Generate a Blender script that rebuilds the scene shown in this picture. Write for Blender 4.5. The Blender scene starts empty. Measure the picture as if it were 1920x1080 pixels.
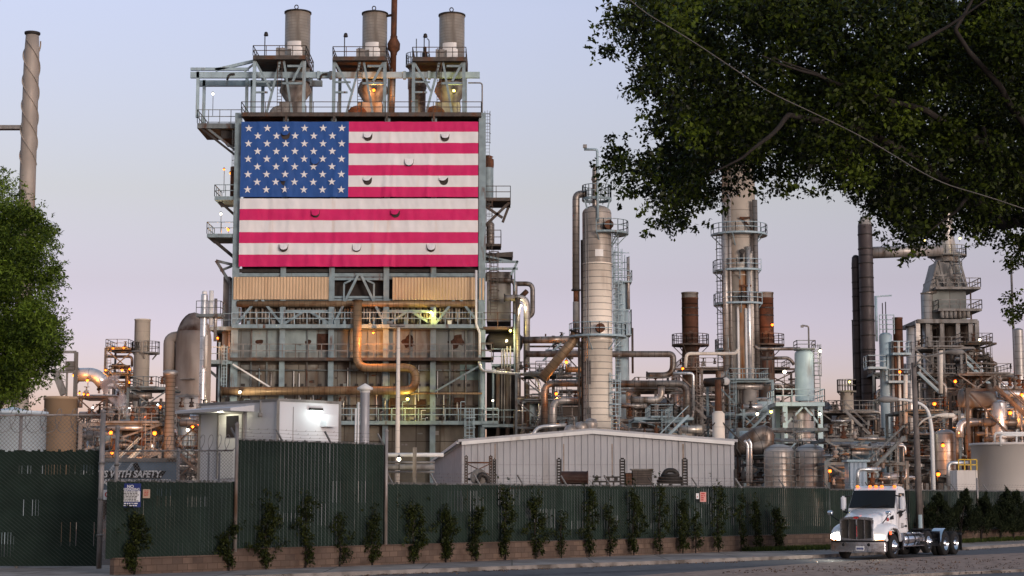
import bpy, math, random
import numpy as np
from math import sin, cos, pi, radians, sqrt, atan2, floor, ceil
from mathutils import Vector as V, Matrix, noise

# ------------------------------------------------------------------ camera, sky, sun, exposure
SC = bpy.context.scene
COL = SC.collection
H = 2.4                                   # camera height, m
F = 3330.0                                # focal length in pixels of the 1920 px wide frame
PITCH = math.atan(398 / F)
CP, SP = cos(PITCH), sin(PITCH)
cam_d = bpy.data.cameras.new("camera"); cam = bpy.data.objects.new("camera", cam_d); COL.objects.link(cam)
cam_d.sensor_width = 36; cam_d.lens = 36 * F / 1920; cam_d.clip_start = .5; cam_d.clip_end = 6000
cam.location = (0, 0, H); cam.rotation_euler = (pi / 2 + PITCH, 0, 0)
SC.camera = cam
SUN_EL, SUN_ROT = 3.0, 148.0
world = bpy.data.worlds.new("World"); SC.world = world; world.use_nodes = True
nt = world.node_tree; bg = nt.nodes['Background']
sky = nt.nodes.new('ShaderNodeTexSky'); sky.sky_type = 'NISHITA'; sky.sun_disc = False
sky.sun_elevation = radians(SUN_EL); sky.sun_rotation = radians(SUN_ROT)
tc = nt.nodes.new('ShaderNodeTexCoord'); sx = nt.nodes.new('ShaderNodeSeparateXYZ')
rp = nt.nodes.new('ShaderNodeValToRGB'); mx = nt.nodes.new('ShaderNodeMix'); mx.data_type = 'RGBA'; mx.blend_type = 'MULTIPLY'
mx.inputs[0].default_value = 1
nt.links.new(tc.outputs['Generated'], sx.inputs[0]); nt.links.new(sx.outputs[2], rp.inputs[0])
el = rp.color_ramp.elements
SKY_TINT = [(0.0, (.25, .215, 1.0)), (.063, (.285, .275, .71)), (.12, (.287, .245, .445)), (.17, (.34, .285, .38)), (.27, (.46, .38, .50)), (.5, (.48, .44, .52)), (1, (.62, .62, .68))]
while len(el) < len(SKY_TINT): el.new(.5)
for e, (p_, c_) in zip(el, SKY_TINT): e.position = p_; e.color = (*c_, 1)
nt.links.new(sky.outputs[0], mx.inputs[6]); nt.links.new(rp.outputs[0], mx.inputs[7]); 
bw_ = nt.nodes.new('ShaderNodeRGBToBW'); nt.links.new(mx.outputs[2], bw_.inputs[0])
gm = nt.nodes.new('ShaderNodeMix'); gm.data_type = 'RGBA'; gm.blend_type = 'MULTIPLY'; gm.inputs[0].default_value = 1; gm.inputs[7].default_value = (1.0, .985, .98, 1); nt.links.new(bw_.outputs[0], gm.inputs[6])
fr = nt.nodes.new('ShaderNodeMapRange'); nt.links.new(sx.outputs[1], fr.inputs[0])
for i_, v_ in enumerate((0, -.9, 0, .6)): fr.inputs[i_ + 1].default_value = v_
dm = nt.nodes.new('ShaderNodeMix'); dm.data_type = 'RGBA'; nt.links.new(fr.outputs[0], dm.inputs[0]); nt.links.new(mx.outputs[2], dm.inputs[6]); nt.links.new(gm.outputs[2], dm.inputs[7])
nt.links.new(dm.outputs[2], bg.inputs[0])   # the afterglow behind the camera is paler than the clear-sky model's
bg.inputs[1].default_value = .15
sun_d = bpy.data.lights.new("sun", 'SUN'); sun_d.energy = .26; sun_d.angle = radians(14); sun_d.color = (1, .92, .85)
sun = bpy.data.objects.new("sun", sun_d); COL.objects.link(sun)
_a = radians(SUN_ROT); _e = radians(6)
sun.rotation_euler = V((-sin(_a) * cos(_e), -cos(_a) * cos(_e), -sin(_e))).to_track_quat('-Z', 'Y').to_euler()
sun.location = (60, -60, 40)
SC.view_settings.view_transform = 'Standard'; SC.view_settings.look = 'None'; SC.view_settings.gamma = 1
SC.view_settings.exposure = 2.6
SC.cycles.max_bounces = 5; SC.cycles.diffuse_bounces = 3; SC.cycles.glossy_bounces = 3; SC.cycles.transparent_max_bounces = 12
SC.cycles.sample_clamp_indirect = 6

def ray(px, py):
    u = px - 960; v = 540 - py
    return u, F * CP - v * SP, F * SP + v * CP
def P(px, py, Y):
    x, y, z = ray(px, py); t = Y / y
    return V((x * t, Y, H + z * t))
def G(px, py):
    x, y, z = ray(px, py); t = -H / z
    return V((x * t, y * t, 0))
def ZA(py, Y): return P(960, py, Y).z
def XA(px, Y, py=600): return P(px, py, Y).x
def SM(Y): return Y / 3306.0              # metres per pixel at depth Y

# ------------------------------------------------------------------ materials
MATS = {}
def surf(name, col, rough=.6, metal=0., var=.25, vs=.8, streak=None, seam=None, panel=None, attr=None, wires=None, bump=0, trans=0, coat=0, spots=None, spec=None):
    if name in MATS: return MATS[name]
    m = bpy.data.materials.new(name); m.use_nodes = True; MATS[name] = m
    n = m.node_tree.nodes; L = m.node_tree.links; b = n['Principled BSDF']
    tc = n.new('ShaderNodeTexCoord')
    def noisef(scale, det=4, vec=None):
        t = n.new('ShaderNodeTexNoise'); t.inputs['Scale'].default_value = scale; t.inputs['Detail'].default_value = det
        L.new(vec or tc.outputs['Object'], t.inputs['Vector']); return t.outputs[0]
    def mp(sc_):
        q = n.new('ShaderNodeMapping'); q.inputs['Scale'].default_value = sc_; L.new(tc.outputs['Object'], q.inputs[0]); return q.outputs[0]
    def rng(v, a, c, d=0., e=1.):
        q = n.new('ShaderNodeMapRange'); L.new(v, q.inputs[0])
        for i, k in enumerate((a, c, d, e)): q.inputs[i + 1].default_value = k
        return q.outputs[0]
    def mix(f, a, c, mode='MIX'):
        q = n.new('ShaderNodeMix'); q.data_type = 'RGBA'; q.blend_type = mode
        for s, v in ((0, f), (6, a), (7, c)):
            if hasattr(v, 'is_linked'): L.new(v, q.inputs[s])
            elif s == 0: q.inputs[0].default_value = v
            else: q.inputs[s].default_value = (*v, 1)
        return q.outputs[2]
    def math_(op, a, c=None):
        q = n.new('ShaderNodeMath'); q.operation = op
        for i, v in enumerate((a, c)):
            if v is None: continue
            if hasattr(v, 'is_linked'): L.new(v, q.inputs[i])
            else: q.inputs[i].default_value = v
        return q.outputs[0]
    f1 = rng(noisef(vs, 6), .3, .7)
    c = mix(f1, tuple(k * (1 - var) for k in col), tuple(min(1, k * (1 + var)) for k in col))
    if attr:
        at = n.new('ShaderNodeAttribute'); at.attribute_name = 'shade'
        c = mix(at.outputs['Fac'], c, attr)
    if streak:
        scol, lo, hi, sc_ = streak
        c = mix(rng(noisef(1., 6, mp(sc_)), lo, hi), c, scol)
    if spots:
        scol, lo, hi, s_ = spots
        c = mix(rng(noisef(s_, 5), lo, hi), c, scol)
    uvs = None
    if seam or panel or wires:
        uvs = n.new('ShaderNodeSeparateXYZ'); L.new(tc.outputs['UV'], uvs.inputs[0])
    if seam:
        per, wid, dk = seam
        fr = math_('FRACT', math_('DIVIDE', uvs.outputs[1], per))
        c = mix(math_('LESS_THAN', fr, wid / per), c, tuple(k * dk for k in col))
    if panel:
        w, h, mo, mcol, off = panel
        q = n.new('ShaderNodeTexBrick'); L.new(tc.outputs['UV'], q.inputs[0]); q.offset = off
        q.inputs['Scale'].default_value = 1; q.inputs['Brick Width'].default_value = w; q.inputs['Row Height'].default_value = h
        q.inputs['Mortar Size'].default_value = mo; q.inputs['Color1'].default_value = (.72, .72, .74, 1); q.inputs['Color2'].default_value = (1.15, 1.13, 1.1, 1)
        q.inputs['Mortar'].default_value = (1, 1, 1, 1)
        c = mix(1., c, q.outputs[0], 'MULTIPLY'); c = mix(q.outputs[1], c, mcol)
    if wires:
        per, wid, wc, s2 = wires
        a_ = math_('ADD', math_('MULTIPLY', uvs.outputs[0], s2), uvs.outputs[1])
        fr = math_('FRACT', math_('DIVIDE', a_, per))
        k = math_('MULTIPLY', math_('LESS_THAN', fr, wid), rng(noisef(.7, 3), .35, .65, .45, 1))
        c = mix(k, c, wc)
    L.new(c, b.inputs['Base Color'])
    b.inputs['Metallic'].default_value = metal
    L.new(rng(noisef(vs * 2.3, 3), .3, .7, max(.05, rough - .1), min(1, rough + .12)), b.inputs['Roughness'])
    b.inputs['Specular IOR Level'].default_value = .3 if spec is None else spec
    if coat: b.inputs['Coat Weight'].default_value = coat
    if bump:
        q = n.new('ShaderNodeBump'); q.inputs['Strength'].default_value = bump; q.inputs['Distance'].default_value = .03
        L.new(noisef(9, 5), q.inputs['Height']); L.new(q.outputs[0], b.inputs['Normal'])
    if trans:
        t = n.new('ShaderNodeBsdfTranslucent'); L.new(c, t.inputs[0]); ms = n.new('ShaderNodeMixShader'); ms.inputs[0].default_value = trans
        L.new(b.outputs[0], ms.inputs[1]); L.new(t.outputs[0], ms.inputs[2]); L.new(ms.outputs[0], n['Material Output'].inputs[0])
    return m
def emit(name, col, st):
    if name in MATS: return MATS[name]
    m = bpy.data.materials.new(name); m.use_nodes = True; MATS[name] = m
    b = m.node_tree.nodes['Principled BSDF']; b.inputs['Base Color'].default_value = (*col, 1)
    b.inputs['Emission Color'].default_value = (*col, 1); b.inputs['Emission Strength'].default_value = st
    return m
RUSTC = (.10, .035, .014)
TEAL = surf('teal_steel_paint', (.20, .265, .29), .55, 0, .22, 1.1, streak=(RUSTC, .60, .74, (1.5, 1.5, .3)))
TEALD = surf('dull_steel_paint', (.13, .15, .155), .6, 0, .3, 1., streak=((.07, .03, .016), .54, .70, (1.2, 1.2, .25)))
TEALB = surf('pale_blue_paint', (.29, .385, .43), .5, 0, .15, .6, streak=((.16, .15, .13), .58, .76, (1.2, 1.2, .2)))
BROWN = surf('brown_steel', (.070, .058, .050), .65, 0, .35, .9, streak=((.10, .042, .018), .5, .7, (1, 1, .3)))
DARK = surf('dark_steel', (.028, .024, .022), .6, 0, .3, .9)
RUST = surf('rusted_steel', (.105, .042, .02), .8, 0, .4, 1.2, streak=((.035, .02, .014), .48, .66, (1, 1, .25)))
GREY = surf('grey_concrete_steel', (.21, .20, .19), .7, 0, .3, .7, streak=((.075, .055, .04), .5, .72, (1, 1, .2)))
CLAD = surf('weathered_cladding', (.40, .37, .345), .42, .55, .22, .5, streak=((.13, .09, .06), .52, .74, (.9, .9, .18)), seam=(.9, .07, .45))
CLADB = surf('brown_cladding', (.20, .178, .16), .42, .5, .25, .5, streak=((.09, .05, .028), .5, .72, (.9, .9, .2)), seam=(.8, .07, .4))
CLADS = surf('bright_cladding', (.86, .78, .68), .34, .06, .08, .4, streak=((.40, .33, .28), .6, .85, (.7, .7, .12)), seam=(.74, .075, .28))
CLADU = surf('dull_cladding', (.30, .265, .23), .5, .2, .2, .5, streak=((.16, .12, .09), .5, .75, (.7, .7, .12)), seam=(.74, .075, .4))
BRONZE = surf('bronze_insulation', (.25, .17, .10), .45, .3, .3, .6, streak=((.11, .05, .02), .5, .7, (.6, .6, .6)), seam=(.7, .06, .45))
SILVER = surf('silver_pipe', (.60, .60, .60), .33, .7, .15, .8, seam=(1.5, .06, .6))
WHITEP = surf('white_paint', (.66, .65, .63), .5, 0, .08, .7, streak=((.42, .38, .33), .6, .8, (1, 1, .2)))
STACKM = surf('stack_steel', (.36, .31, .255), .55, .3, .18, .5, streak=((.13, .095, .065), .5, .75, (.8, .8, .12)), seam=(.42, .045, .68))
CREAM = surf('cream_stack', (.66, .59, .51), .6, 0, .1, .4, streak=((.40, .32, .26), .62, .85, (.7, .7, .1)), seam=(1.3, .06, .8))
BLACKP = surf('black_cladding', (.058, .047, .047), .55, .2, .15, .4, seam=(4.6, .22, .35))
GLASSD = surf('dark_glass', (.012, .014, .016), .08, 0, .1, 1)

# ------------------------------------------------------------------ mesh builder
class MB:
    def __init__(s): s.v = []; s.f = []; s.uv = []; s.sm = []; s.mi = []; s.cur = 0
    def add(s, vs, fs, smooth=False, uvs=None):
        o = len(s.v); s.v += [tuple(p) for p in vs]
        for k, f in enumerate(fs):
            s.f.append(tuple(i + o for i in f)); s.sm.append(smooth); s.mi.append(s.cur)
            s.uv.append(uvs[k] if uvs else None)
        return s
    def box(s, x0, y0, z0, x1, y1, z1):
        s.add([(x0, y0, z0), (x1, y0, z0), (x1, y1, z0), (x0, y1, z0), (x0, y0, z1), (x1, y0, z1), (x1, y1, z1), (x0, y1, z1)],
              [(0, 3, 2, 1), (4, 5, 6, 7), (0, 1, 5, 4), (1, 2, 6, 5), (2, 3, 7, 6), (3, 0, 4, 7)]); return s
    def bar(s, a, b, w=.1, h=None, up=None):
        a = V(a); b = V(b); d = b - a
        if d.length < 1e-6: return s
        d.normalize(); h = h or w
        u = V(up) if up else (V((0, 0, 1)) if abs(d.z) < .95 else V((0, 1, 0)))
        r = d.cross(u).normalized(); u = r.cross(d)
        c = [(-1, -1), (1, -1), (1, 1), (-1, 1)]
        vs = [p + r * (i * w / 2) + u * (j * h / 2) for p in (a, b) for i, j in c]
        s.add(vs, [(3, 2, 1, 0), (4, 5, 6, 7), (0, 1, 5, 4), (1, 2, 6, 5), (2, 3, 7, 6), (3, 0, 4, 7)]); return s
    def tube(s, pts, r, n=10, bend=None, caps=True, r1=None):
        pts = [V(p) for p in pts]
        if len(pts) > 2:
            bd = bend if bend is not None else r * 2.6
            out = [pts[0]]
            for i in range(1, len(pts) - 1):
                p = pts[i]; a = pts[i - 1] - p; b = pts[i + 1] - p
                la, lb = a.length, b.length
                if la < 1e-6 or lb < 1e-6: continue
                a /= la; b /= lb
                k = min(bd, la * .5, lb * .5)
                p0 = p + a * k; p1 = p + b * k
                for q in range(6):
                    t = q / 5; out.append(p0 * (1 - t) ** 2 + p * 2 * t * (1 - t) + p1 * t * t)
            out.append(pts[-1])
            pts = [out[0]] + [q for p_, q in zip(out, out[1:]) if (q - p_).length > 1e-5]
        m = len(pts); tang = []
        for i in range(m):
            t = pts[min(i + 1, m - 1)] - pts[max(i - 1, 0)]
            tang.append(t.normalized())
        u = tang[0].cross(V((0, 0, 1)) if abs(tang[0].z) < .9 else V((0, 1, 0))).normalized()
        vs = []; vl = [0.]
        for i in range(m):
            t = tang[i]; u = (u - t * u.dot(t)).normalized(); w = t.cross(u)
            rr = r if r1 is None else r + (r1 - r) * i / (m - 1)
            if i: vl.append(vl[-1] + (pts[i] - pts[i - 1]).length)
            for k in range(n):
                a = 2 * pi * k / n; vs.append(pts[i] + u * (rr * cos(a)) + w * (rr * sin(a)))
        fs = []; uv = []
        for i in range(m - 1):
            for k in range(n):
                k2 = (k + 1) % n; fs.append((i * n + k, i * n + k2, (i + 1) * n + k2, (i + 1) * n + k))
                uv.append([(k / n, vl[i]), ((k + 1) / n, vl[i]), ((k + 1) / n, vl[i + 1]), (k / n, vl[i + 1])])
        s.add(vs, fs, True, uv)
        if caps:
            o = len(s.v) - len(vs)
            for f in (tuple(range(n - 1, -1, -1)), tuple(range((m - 1) * n, m * n))):
                s.f.append(tuple(i + o for i in f)); s.sm.append(False); s.uv.append(None); s.mi.append(s.cur)
        return s
    def lathe(s, c, prof, n=24, ax='z', a0=0., a1=2 * pi, smooth=True):
        c = V(c); full = abs(a1 - a0 - 2 * pi) < 1e-6; k = n if full else n + 1; vs = []; vl = [0.]
        for i, (r, z) in enumerate(prof):
            if i: vl.append(vl[-1] + sqrt((r - prof[i - 1][0]) ** 2 + (z - prof[i - 1][1]) ** 2))
            for j in range(k):
                a = a0 + (a1 - a0) * j / n; x, y = r * cos(a), r * sin(a)
                vs.append(c + (V((x, y, z)) if ax == 'z' else V((z, x, y)) if ax == 'x' else V((y, z, x))))
        fs = []; uv = []
        for i in range(len(prof) - 1):
            for j in range(n):
                j2 = (j + 1) % k; fs.append((i * k + j, i * k + j2, (i + 1) * k + j2, (i + 1) * k + j))
                va, vb = (prof[i][1], prof[i + 1][1]) if abs(prof[i][1] - prof[i + 1][1]) > 1e-6 else (vl[i], vl[i + 1])
                uv.append([(j / n, va), ((j + 1) / n, va), ((j + 1) / n, vb), (j / n, vb)])
        s.add(vs, fs, smooth, uv); return s
    def cyl(s, c, r, z0, z1, n=20, ax='z'): return s.lathe(c, [(.001, z0), (r, z0), (r, z1), (.001, z1)], n, ax, smooth=False if n < 10 else True)
    def prism(s, poly, d):                 # polygon of 3-D points, extruded by vector d
        poly = [V(p) for p in poly]; d = V(d); n = len(poly)
        vs = poly + [p + d for p in poly]
        s.add(vs, [tuple(range(n)), tuple(range(2 * n - 1, n - 1, -1))] + [(i, i + n, (i + 1) % n + n, (i + 1) % n) for i in range(n)]); return s
    def xf(s, M):
        s.v = [tuple(M @ V(p)) for p in s.v]; return s

ORG = {}
def props(o, label=None, cat=None, group=None, kind=None):
    for k, v in (('label', label), ('category', cat), ('group', group), ('kind', kind)):
        if v: o[k] = v
    return o
def root(name, label, cat, loc, group=None, kind=None):
    o = bpy.data.objects.new(name, None); COL.objects.link(o); o.location = loc; o.empty_display_size = .3
    ORG[o] = V(loc); return props(o, label, cat, group, kind)
def put(name, mb, mat, parent=None, label=None, cat=None, group=None, kind=None, loc=None):
    me = bpy.data.meshes.new(name)
    arr = np.array(mb.v, dtype=np.float64)
    if parent: org = ORG[parent]
    elif loc is not None: org = V(loc)
    else:
        lo, hi = arr.min(0), arr.max(0); org = V(((lo[0] + hi[0]) / 2, (lo[1] + hi[1]) / 2, lo[2]))
    me.from_pydata((arr - np.array(org)).tolist(), [], mb.f)
    uvl = me.uv_layers.new(name='UVMap'); uvs = []
    for f, u in zip(mb.f, mb.uv):
        if u: uvs += u
        else:
            a, b, c = V(mb.v[f[0]]), V(mb.v[f[1]]), V(mb.v[f[2]])
            nn = (b - a).cross(c - a); ax = max(range(3), key=lambda i: abs(nn[i]))
            i, j = ((1, 2), (0, 2), (0, 1))[ax]
            uvs += [(mb.v[k][i], mb.v[k][j]) for k in f]
    uvl.data.foreach_set('uv', np.array(uvs, dtype=np.float32).ravel())
    me.polygons.foreach_set('use_smooth', mb.sm)
    for m in (mat if isinstance(mat, (list, tuple)) else [mat]): me.materials.append(m)
    if any(mb.mi): me.polygons.foreach_set('material_index', mb.mi)
    me.update()
    o = bpy.data.objects.new(name, me); COL.objects.link(o); ORG[o] = org
    if parent: o.parent = parent
    else: o.location = org
    return props(o, label, cat, group, kind)
def clone(o, parent=None, loc=None, label=None):
    c = o.copy(); COL.objects.link(c); c.parent = parent
    if loc is not None: c.location = loc
    if label: c['label'] = label
    for ch in list(o.children): clone(ch, c)
    return c

# ------------------------------------------------------------------ plant hardware
def railing_mb(pts, h=1.1, step=1.7, w=.07, mids=1, mb=None):
    mb = mb or MB(); pts = [V(p) for p in pts]; up = V((0, 0, 1))
    for a, b in zip(pts, pts[1:]):
        L = (b - a).length; k = max(1, round(L / step))
        for i in range(k + 1):
            q = a + (b - a) * (i / k); mb.bar(q, q + up * h, w)
        for j in range(mids + 1):
            z = h * (1 - j / (mids + 1)); mb.bar(a + up * z, b + up * z, w)
    return mb
def platform(par, x0, x1, y0, y1, z, mat=None, sides='flr', h=1.1, th=.35, w=.08, rmat=None, step=1.7):
    mat = mat or TEALD
    m = MB().box(x0, y0, z - th, x1, y1, z)
    put('deck', m, mat, par)
    r = MB()
    if 'f' in sides: railing_mb([(x0, y0, z), (x1, y0, z)], h, step, w, 1, r)
    if 'l' in sides: railing_mb([(x0, y0, z), (x0, y1, z)], h, step, w, 1, r)
    if 'r' in sides: railing_mb([(x1, y0, z), (x1, y1, z)], h, step, w, 1, r)
    if 'b' in sides: railing_mb([(x0, y1, z), (x1, y1, z)], h, step, w, 1, r)
    if r.v: put('railing', r, rmat or mat, par)
def ladder_mb(x, y, z0, z1, w=.5, cage=True, t=.06, mb=None):
    m = mb or MB()
    for sx in (-1, 1): m.bar((x + sx * w / 2, y, z0), (x + sx * w / 2, y, z1), t)
    z = z0 + .3
    while z < z1: m.bar((x - w / 2, y, z), (x + w / 2, y, z), t * .8); z += .45
    if cage:
        z = z0 + 2
        while z <= z1:
            pr = None
            for k in range(7):
                a = pi * k / 6; q = V((x + cos(a) * w * .75, y - sin(a) * w * 1.3, z))
                if pr: m.bar(pr, q, t)
                pr = q
            z += 1.3
        for k in (1, 3, 5):
            a = pi * k / 6; m.bar((x + cos(a) * w * .75, y - sin(a) * w * 1.3, z0 + 2), (x + cos(a) * w * .75, y - sin(a) * w * 1.3, z1), t * .8)
    return m
def ring_platform(par, cx, cy, r0, r1, z, a0=0., a1=2 * pi, mat=None, h=1.1, w=.08, th=.22):
    mat = mat or TEAL
    n = max(8, int(20 * (a1 - a0) / (2 * pi)))
    m = MB().lathe((cx, cy, 0), [(r0, z - th), (r1, z - th), (r1, z), (r0, z)], n, 'z', a0, a1, smooth=False)
    k = max(3, n // 3)
    for i in range(k + 1):
        a = a0 + (a1 - a0) * i / k
        m.bar((cx + cos(a) * r0, cy + sin(a) * r0, z - (r1 - r0) * .9 - th), (cx + cos(a) * (r1 - .15), cy + sin(a) * (r1 - .15), z - th), .1)
    put('platform_deck', m, mat, par)
    pts = [(cx + cos(a0 + (a1 - a0) * i / n) * (r1 - .06), cy + sin(a0 + (a1 - a0) * i / n) * (r1 - .06), z) for i in range(n + 1)]
    put('railing', railing_mb(pts, h, 1.6, w), mat, par)
def dome_prof(r, z0, z1, dh=None, n=5):
    dh = dh or r * .5
    p = [(max(.002, r * sin(pi / 2 * i / n)), z0 - dh * cos(pi / 2 * i / n)) for i in range(n)] + [(r, z0), (r, z1)]
    return p + [(max(.002, r * cos(pi / 2 * i / n)), z1 + dh * sin(pi / 2 * i / n)) for i in range(1, n + 1)]
def big_pipe(label, pts, r, mat, name='overhead_pipe', cat='pipe', bend=None, n=14, flanges=True, group=None):
    p = root(name, label, cat, pts[0], group)
    put('pipe_run', MB().tube(pts, r, n, bend), mat, p)
    if flanges:
        for i, (a, b) in enumerate(((V(pts[0]), V(pts[1])), (V(pts[-1]), V(pts[-2])))):
            d = (b - a).normalized(); put('flange', MB().tube([a - d * .02, a + d * .14], r * 1.28, n), DARK, p)
    return p
LAMPC = {'o': (1, .125, .009), 'y': (1, .82, .18), 'w': (1, .86, .6), 'c': (.8, .95, 1)}
def lamp(px, py, Y, c, label, pw=60, pole=1.6, r=.2, side=0, light=True):
    r *= .62 if c != 'c' else .5
    q = P(px, py, Y); t = root('floodlight', label, 'lamp', (q.x, q.y, q.z - pole), 'lit lamps around the refinery')
    m = MB()
    if pole: m.tube([(q.x + side, q.y + .25, q.z - pole), (q.x + side, q.y + .25, q.z + .35), (q.x, q.y, q.z + .3)], .04, 6, .15)
    m.lathe((q.x, q.y, q.z), [(.04, r * 1.9), (r * .6, r * 1.7), (r * 1.25, r * .85), (r * 1.3, r * .75)], 10)
    put('housing', m, DARK, t)
    put('bulb', MB().lathe((q.x, q.y, q.z), [(r * cos(a), r * sin(a)) for a in [-pi / 2 + .01 + (pi - .02) * i / 8 for i in range(9)]], 12),
        emit('glow_' + {'o': 'orange', 'y': 'yellow', 'w': 'warm', 'c': 'cool'}[c], LAMPC[c], dict(o=.85, y=1., w=1.2, c=1.5)[c]), t)
    if light:
        d = bpy.data.lights.new('lamp_light', 'POINT'); d.energy = pw * dict(o=.75, y=.42, w=.5, c=.5)[c]; d.color = (1, .34, .07) if c == 'o' else LAMPC[c]; d.shadow_soft_size = .15
        o = bpy.data.objects.new('lamp_light', d); COL.objects.link(o); o.parent = t; o.location = V((0, -.7, pole - .35))
    return t
# ------------------------------------------------------------------ ground, road, pavement
ASPH = surf('asphalt', (.105, .10, .103), .85, 0, .25, 2.2, spots=((.13, .12, .115), .52, .66, .35), bump=.25)
CONC = surf('pavement_concrete', (.34, .295, .265), .85, 0, .22, 1.4, panel=(3., 3., .03, (.14, .12, .10), 0), spots=((.23, .19, .165), .5, .66, .8))
DIRT = surf('median_dirt', (.34, .235, .18), .95, 0, .3, 3., spots=((.15, .10, .075), .54, .66, 2.4), bump=.5)
YARD = surf('yard_ground', (.085, .068, .055), .9, 0, .35, .3)
def WY(px): return float(np.interp(px, [-200, 200, 720, 1140, 1450, 1560, 1920, 2300], [1103, 1087, 1065.5, 1049, 1037, 1032, 1014.5, 996]))
def KY(px): return float(np.interp(px, [-200, 200, 850, 1100, 1520, 1806, 1920, 2300], [1113, 1097, 1072, 1063, 1046.7, 1031, 1023.5, 1005]))
def FL(px): return G(px, WY(px))           # foot of the boundary wall under picture column px
def kp(px): return G(px, KY(px))
put('ground', MB().add([(-3000, -200, -.02), (3000, -200, -.02), (3000, 5000, -.02), (-3000, 5000, -.02)], [(0, 1, 2, 3)]), YARD, kind='structure', loc=(0, 0, 0))
xs = [-200, 200, 500, 850, 1100, 1300, 1520, 1660, 1806, 1920, 2300]
ke = [kp(x) for x in xs]; k0 = ke[0] + (ke[0] - ke[1]) * 6; ke = [k0] + ke
far = [(200, 150, 0), (400, 40, 0), (300, -60, 0), (-200, -60, 0)]
n = len(ke)
put('road', MB().add([(p.x, p.y, 0) for p in ke] + far[0:], [tuple(range(n + 4))]), ASPH, kind='structure', loc=(0, 0, 0))
we = [FL(x) + V((0, .6, 0)) for x in xs]; we = [we[0] + (ke[0] - ke[1])] + we
mb = MB()
for a in range(n - 1):
    mb.add([(*ke[a].xy, .13), (*ke[a + 1].xy, .13), (*we[a + 1].xy, .13), (*we[a].xy, .13)], [(0, 1, 2, 3)])
put('pavement', mb, CONC, kind='structure', loc=(0, 0, 0))
mb = MB()
KERB = surf('kerb_concrete', (.24, .21, .19), .85, 0, .2, 2, spots=((.09, .075, .065), .5, .66, 1.2))
for a in range(n - 1):
    d = (ke[a + 1] - ke[a]).normalized(); q = V((d.y, -d.x, 0)) * .16
    mb.prism([(*ke[a].xy, -.01), (*(ke[a] + q * .9).xy, -.01), (*(ke[a] + q * .7).xy, .137), (*ke[a].xy, .137)], ke[a + 1] - ke[a])
put('kerb', mb, KERB, kind='structure', loc=(0, 0, 0))
put('driveway', MB().add([(*G(-260, 1068).xy, .135), (*G(-260, 1120).xy, .135), (*G(222, 1092).xy, .135), (*G(205, 1067).xy, .135)], [(0, 1, 2, 3)]), CONC, kind='structure', loc=(0, 0, 0))
mf = [G(*p) for p in ((1080, 1096), (1180, 1083), (1526, 1058), (1740, 1046), (1920, 1038.5), (2200, 1027))]
mn = [G(*p) for p in ((2200, 1058), (1920, 1071), (1690, 1081), (1450, 1096))]
mb = MB().prism([(p.x, p.y, -.01) for p in mf + mn], (0, 0, .06))
put('median_strip', mb, DIRT, kind='structure', loc=(0, 0, 0))
mb = MB()
for a, b in zip(mn, mn[1:]):
    d = (b - a).normalized(); q = V((-d.y, d.x, 0)) * .35
    mb.prism([(*a.xy, -.01), (*(a + q).xy, -.01), (*(a + q).xy, .10), (*a.xy, .10)], b - a)
put('median_kerb', mb, KERB, kind='structure', loc=(0, 0, 0))
PAINT = surf('road_paint', (.55, .55, .52), .7, 0, .2, 2)
for a, b in (((1536, 1056.5), (1562, 1054)),):
    p, q = G(*a), G(*b); put('road_marking', MB().add([(p.x, p.y, .004), (q.x, q.y, .004), (q.x + .1, q.y + .55, .004), (p.x + .1, p.y + .55, .004)], [(0, 1, 2, 3)]), PAINT, kind='structure', loc=(0, 0, 0))
CRACK = surf('crack_sealer', (.02, .02, .022), .6, 0, .2, 2)
rnd = random.Random(5)
mb = MB()
for i in range(7):
    p = G(700 + i * 130, KY(700 + i * 130) + 8 + rnd.random() * 6); pr = p
    for k in range(8):
        q = pr + V((.8 + rnd.random() * .3, .75 + rnd.uniform(-.25, .25), 0)); d = (q - pr).normalized(); s = V((-d.y, d.x, 0)) * .07
        mb.add([(*(pr - s).xy, .004), (*(q - s).xy, .004), (*(q + s).xy, .004), (*(pr + s).xy, .004)], [(0, 1, 2, 3)]); pr = q
put('road_crack_seal', mb, CRACK, kind='structure', loc=(0, 0, 0))

# ------------------------------------------------------------------ the block under the flag
YB = 237.0
def fx(px, d=0): return P(px, 480, YB).x
def fz(py): return P(960, py, YB).z
BW = surf('grimy_wall_panels', (.155, .145, .125), .75, 0, .3, .35, panel=(2.6, 4.2, .05, (.05, .035, .025), 0), streak=((.095, .065, .045), .5, .72, (.7, .7, .16)), spots=((.26, .27, .25), .60, .68, .25))
BW2 = surf('grey_green_panels', (.205, .225, .215), .7, 0, .22, .4, panel=(2.6, 5., .05, (.09, .075, .06), 0), streak=((.13, .09, .06), .6, .8, (.8, .8, .2)))
BW4 = surf('painted_shade_and_plates', (.05, .042, .036), .85, 0, .4, .6)  # dark tone for the painted shade under decks and some patch plates
BW3 = surf('lower_wall', (.17, .155, .125), .8, 0, .3, .3, panel=(3.2, 3.4, .06, (.05, .04, .03), 0), streak=((.09, .06, .035), .5, .7, (.8, .8, .12)))
TAN = surf('tan_corrugated_sheet', (.52, .385, .25), .55, .1, .1, .3, streak=((.40, .27, .16), .58, .8, (.6, .6, .1)))
bld = root('boiler_block', 'towering steel framed boiler block carrying the giant flag on its front', 'industrial building', (fx(672), YB + 10, 0))
xl, xr = fx(447), fx(902)
put('casing', MB().box(xl + .3, YB + 1.4, 0, xr - .3, YB + 20, fz(222)), surf('dark_interior_fill', (.035, .028, .024), .8, 0, .3, .5), bld)  # dark colour stands in for the unlit interior
colx = [fx(p) for p in (443, 532, 623, 725, 813, 904)]
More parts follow.
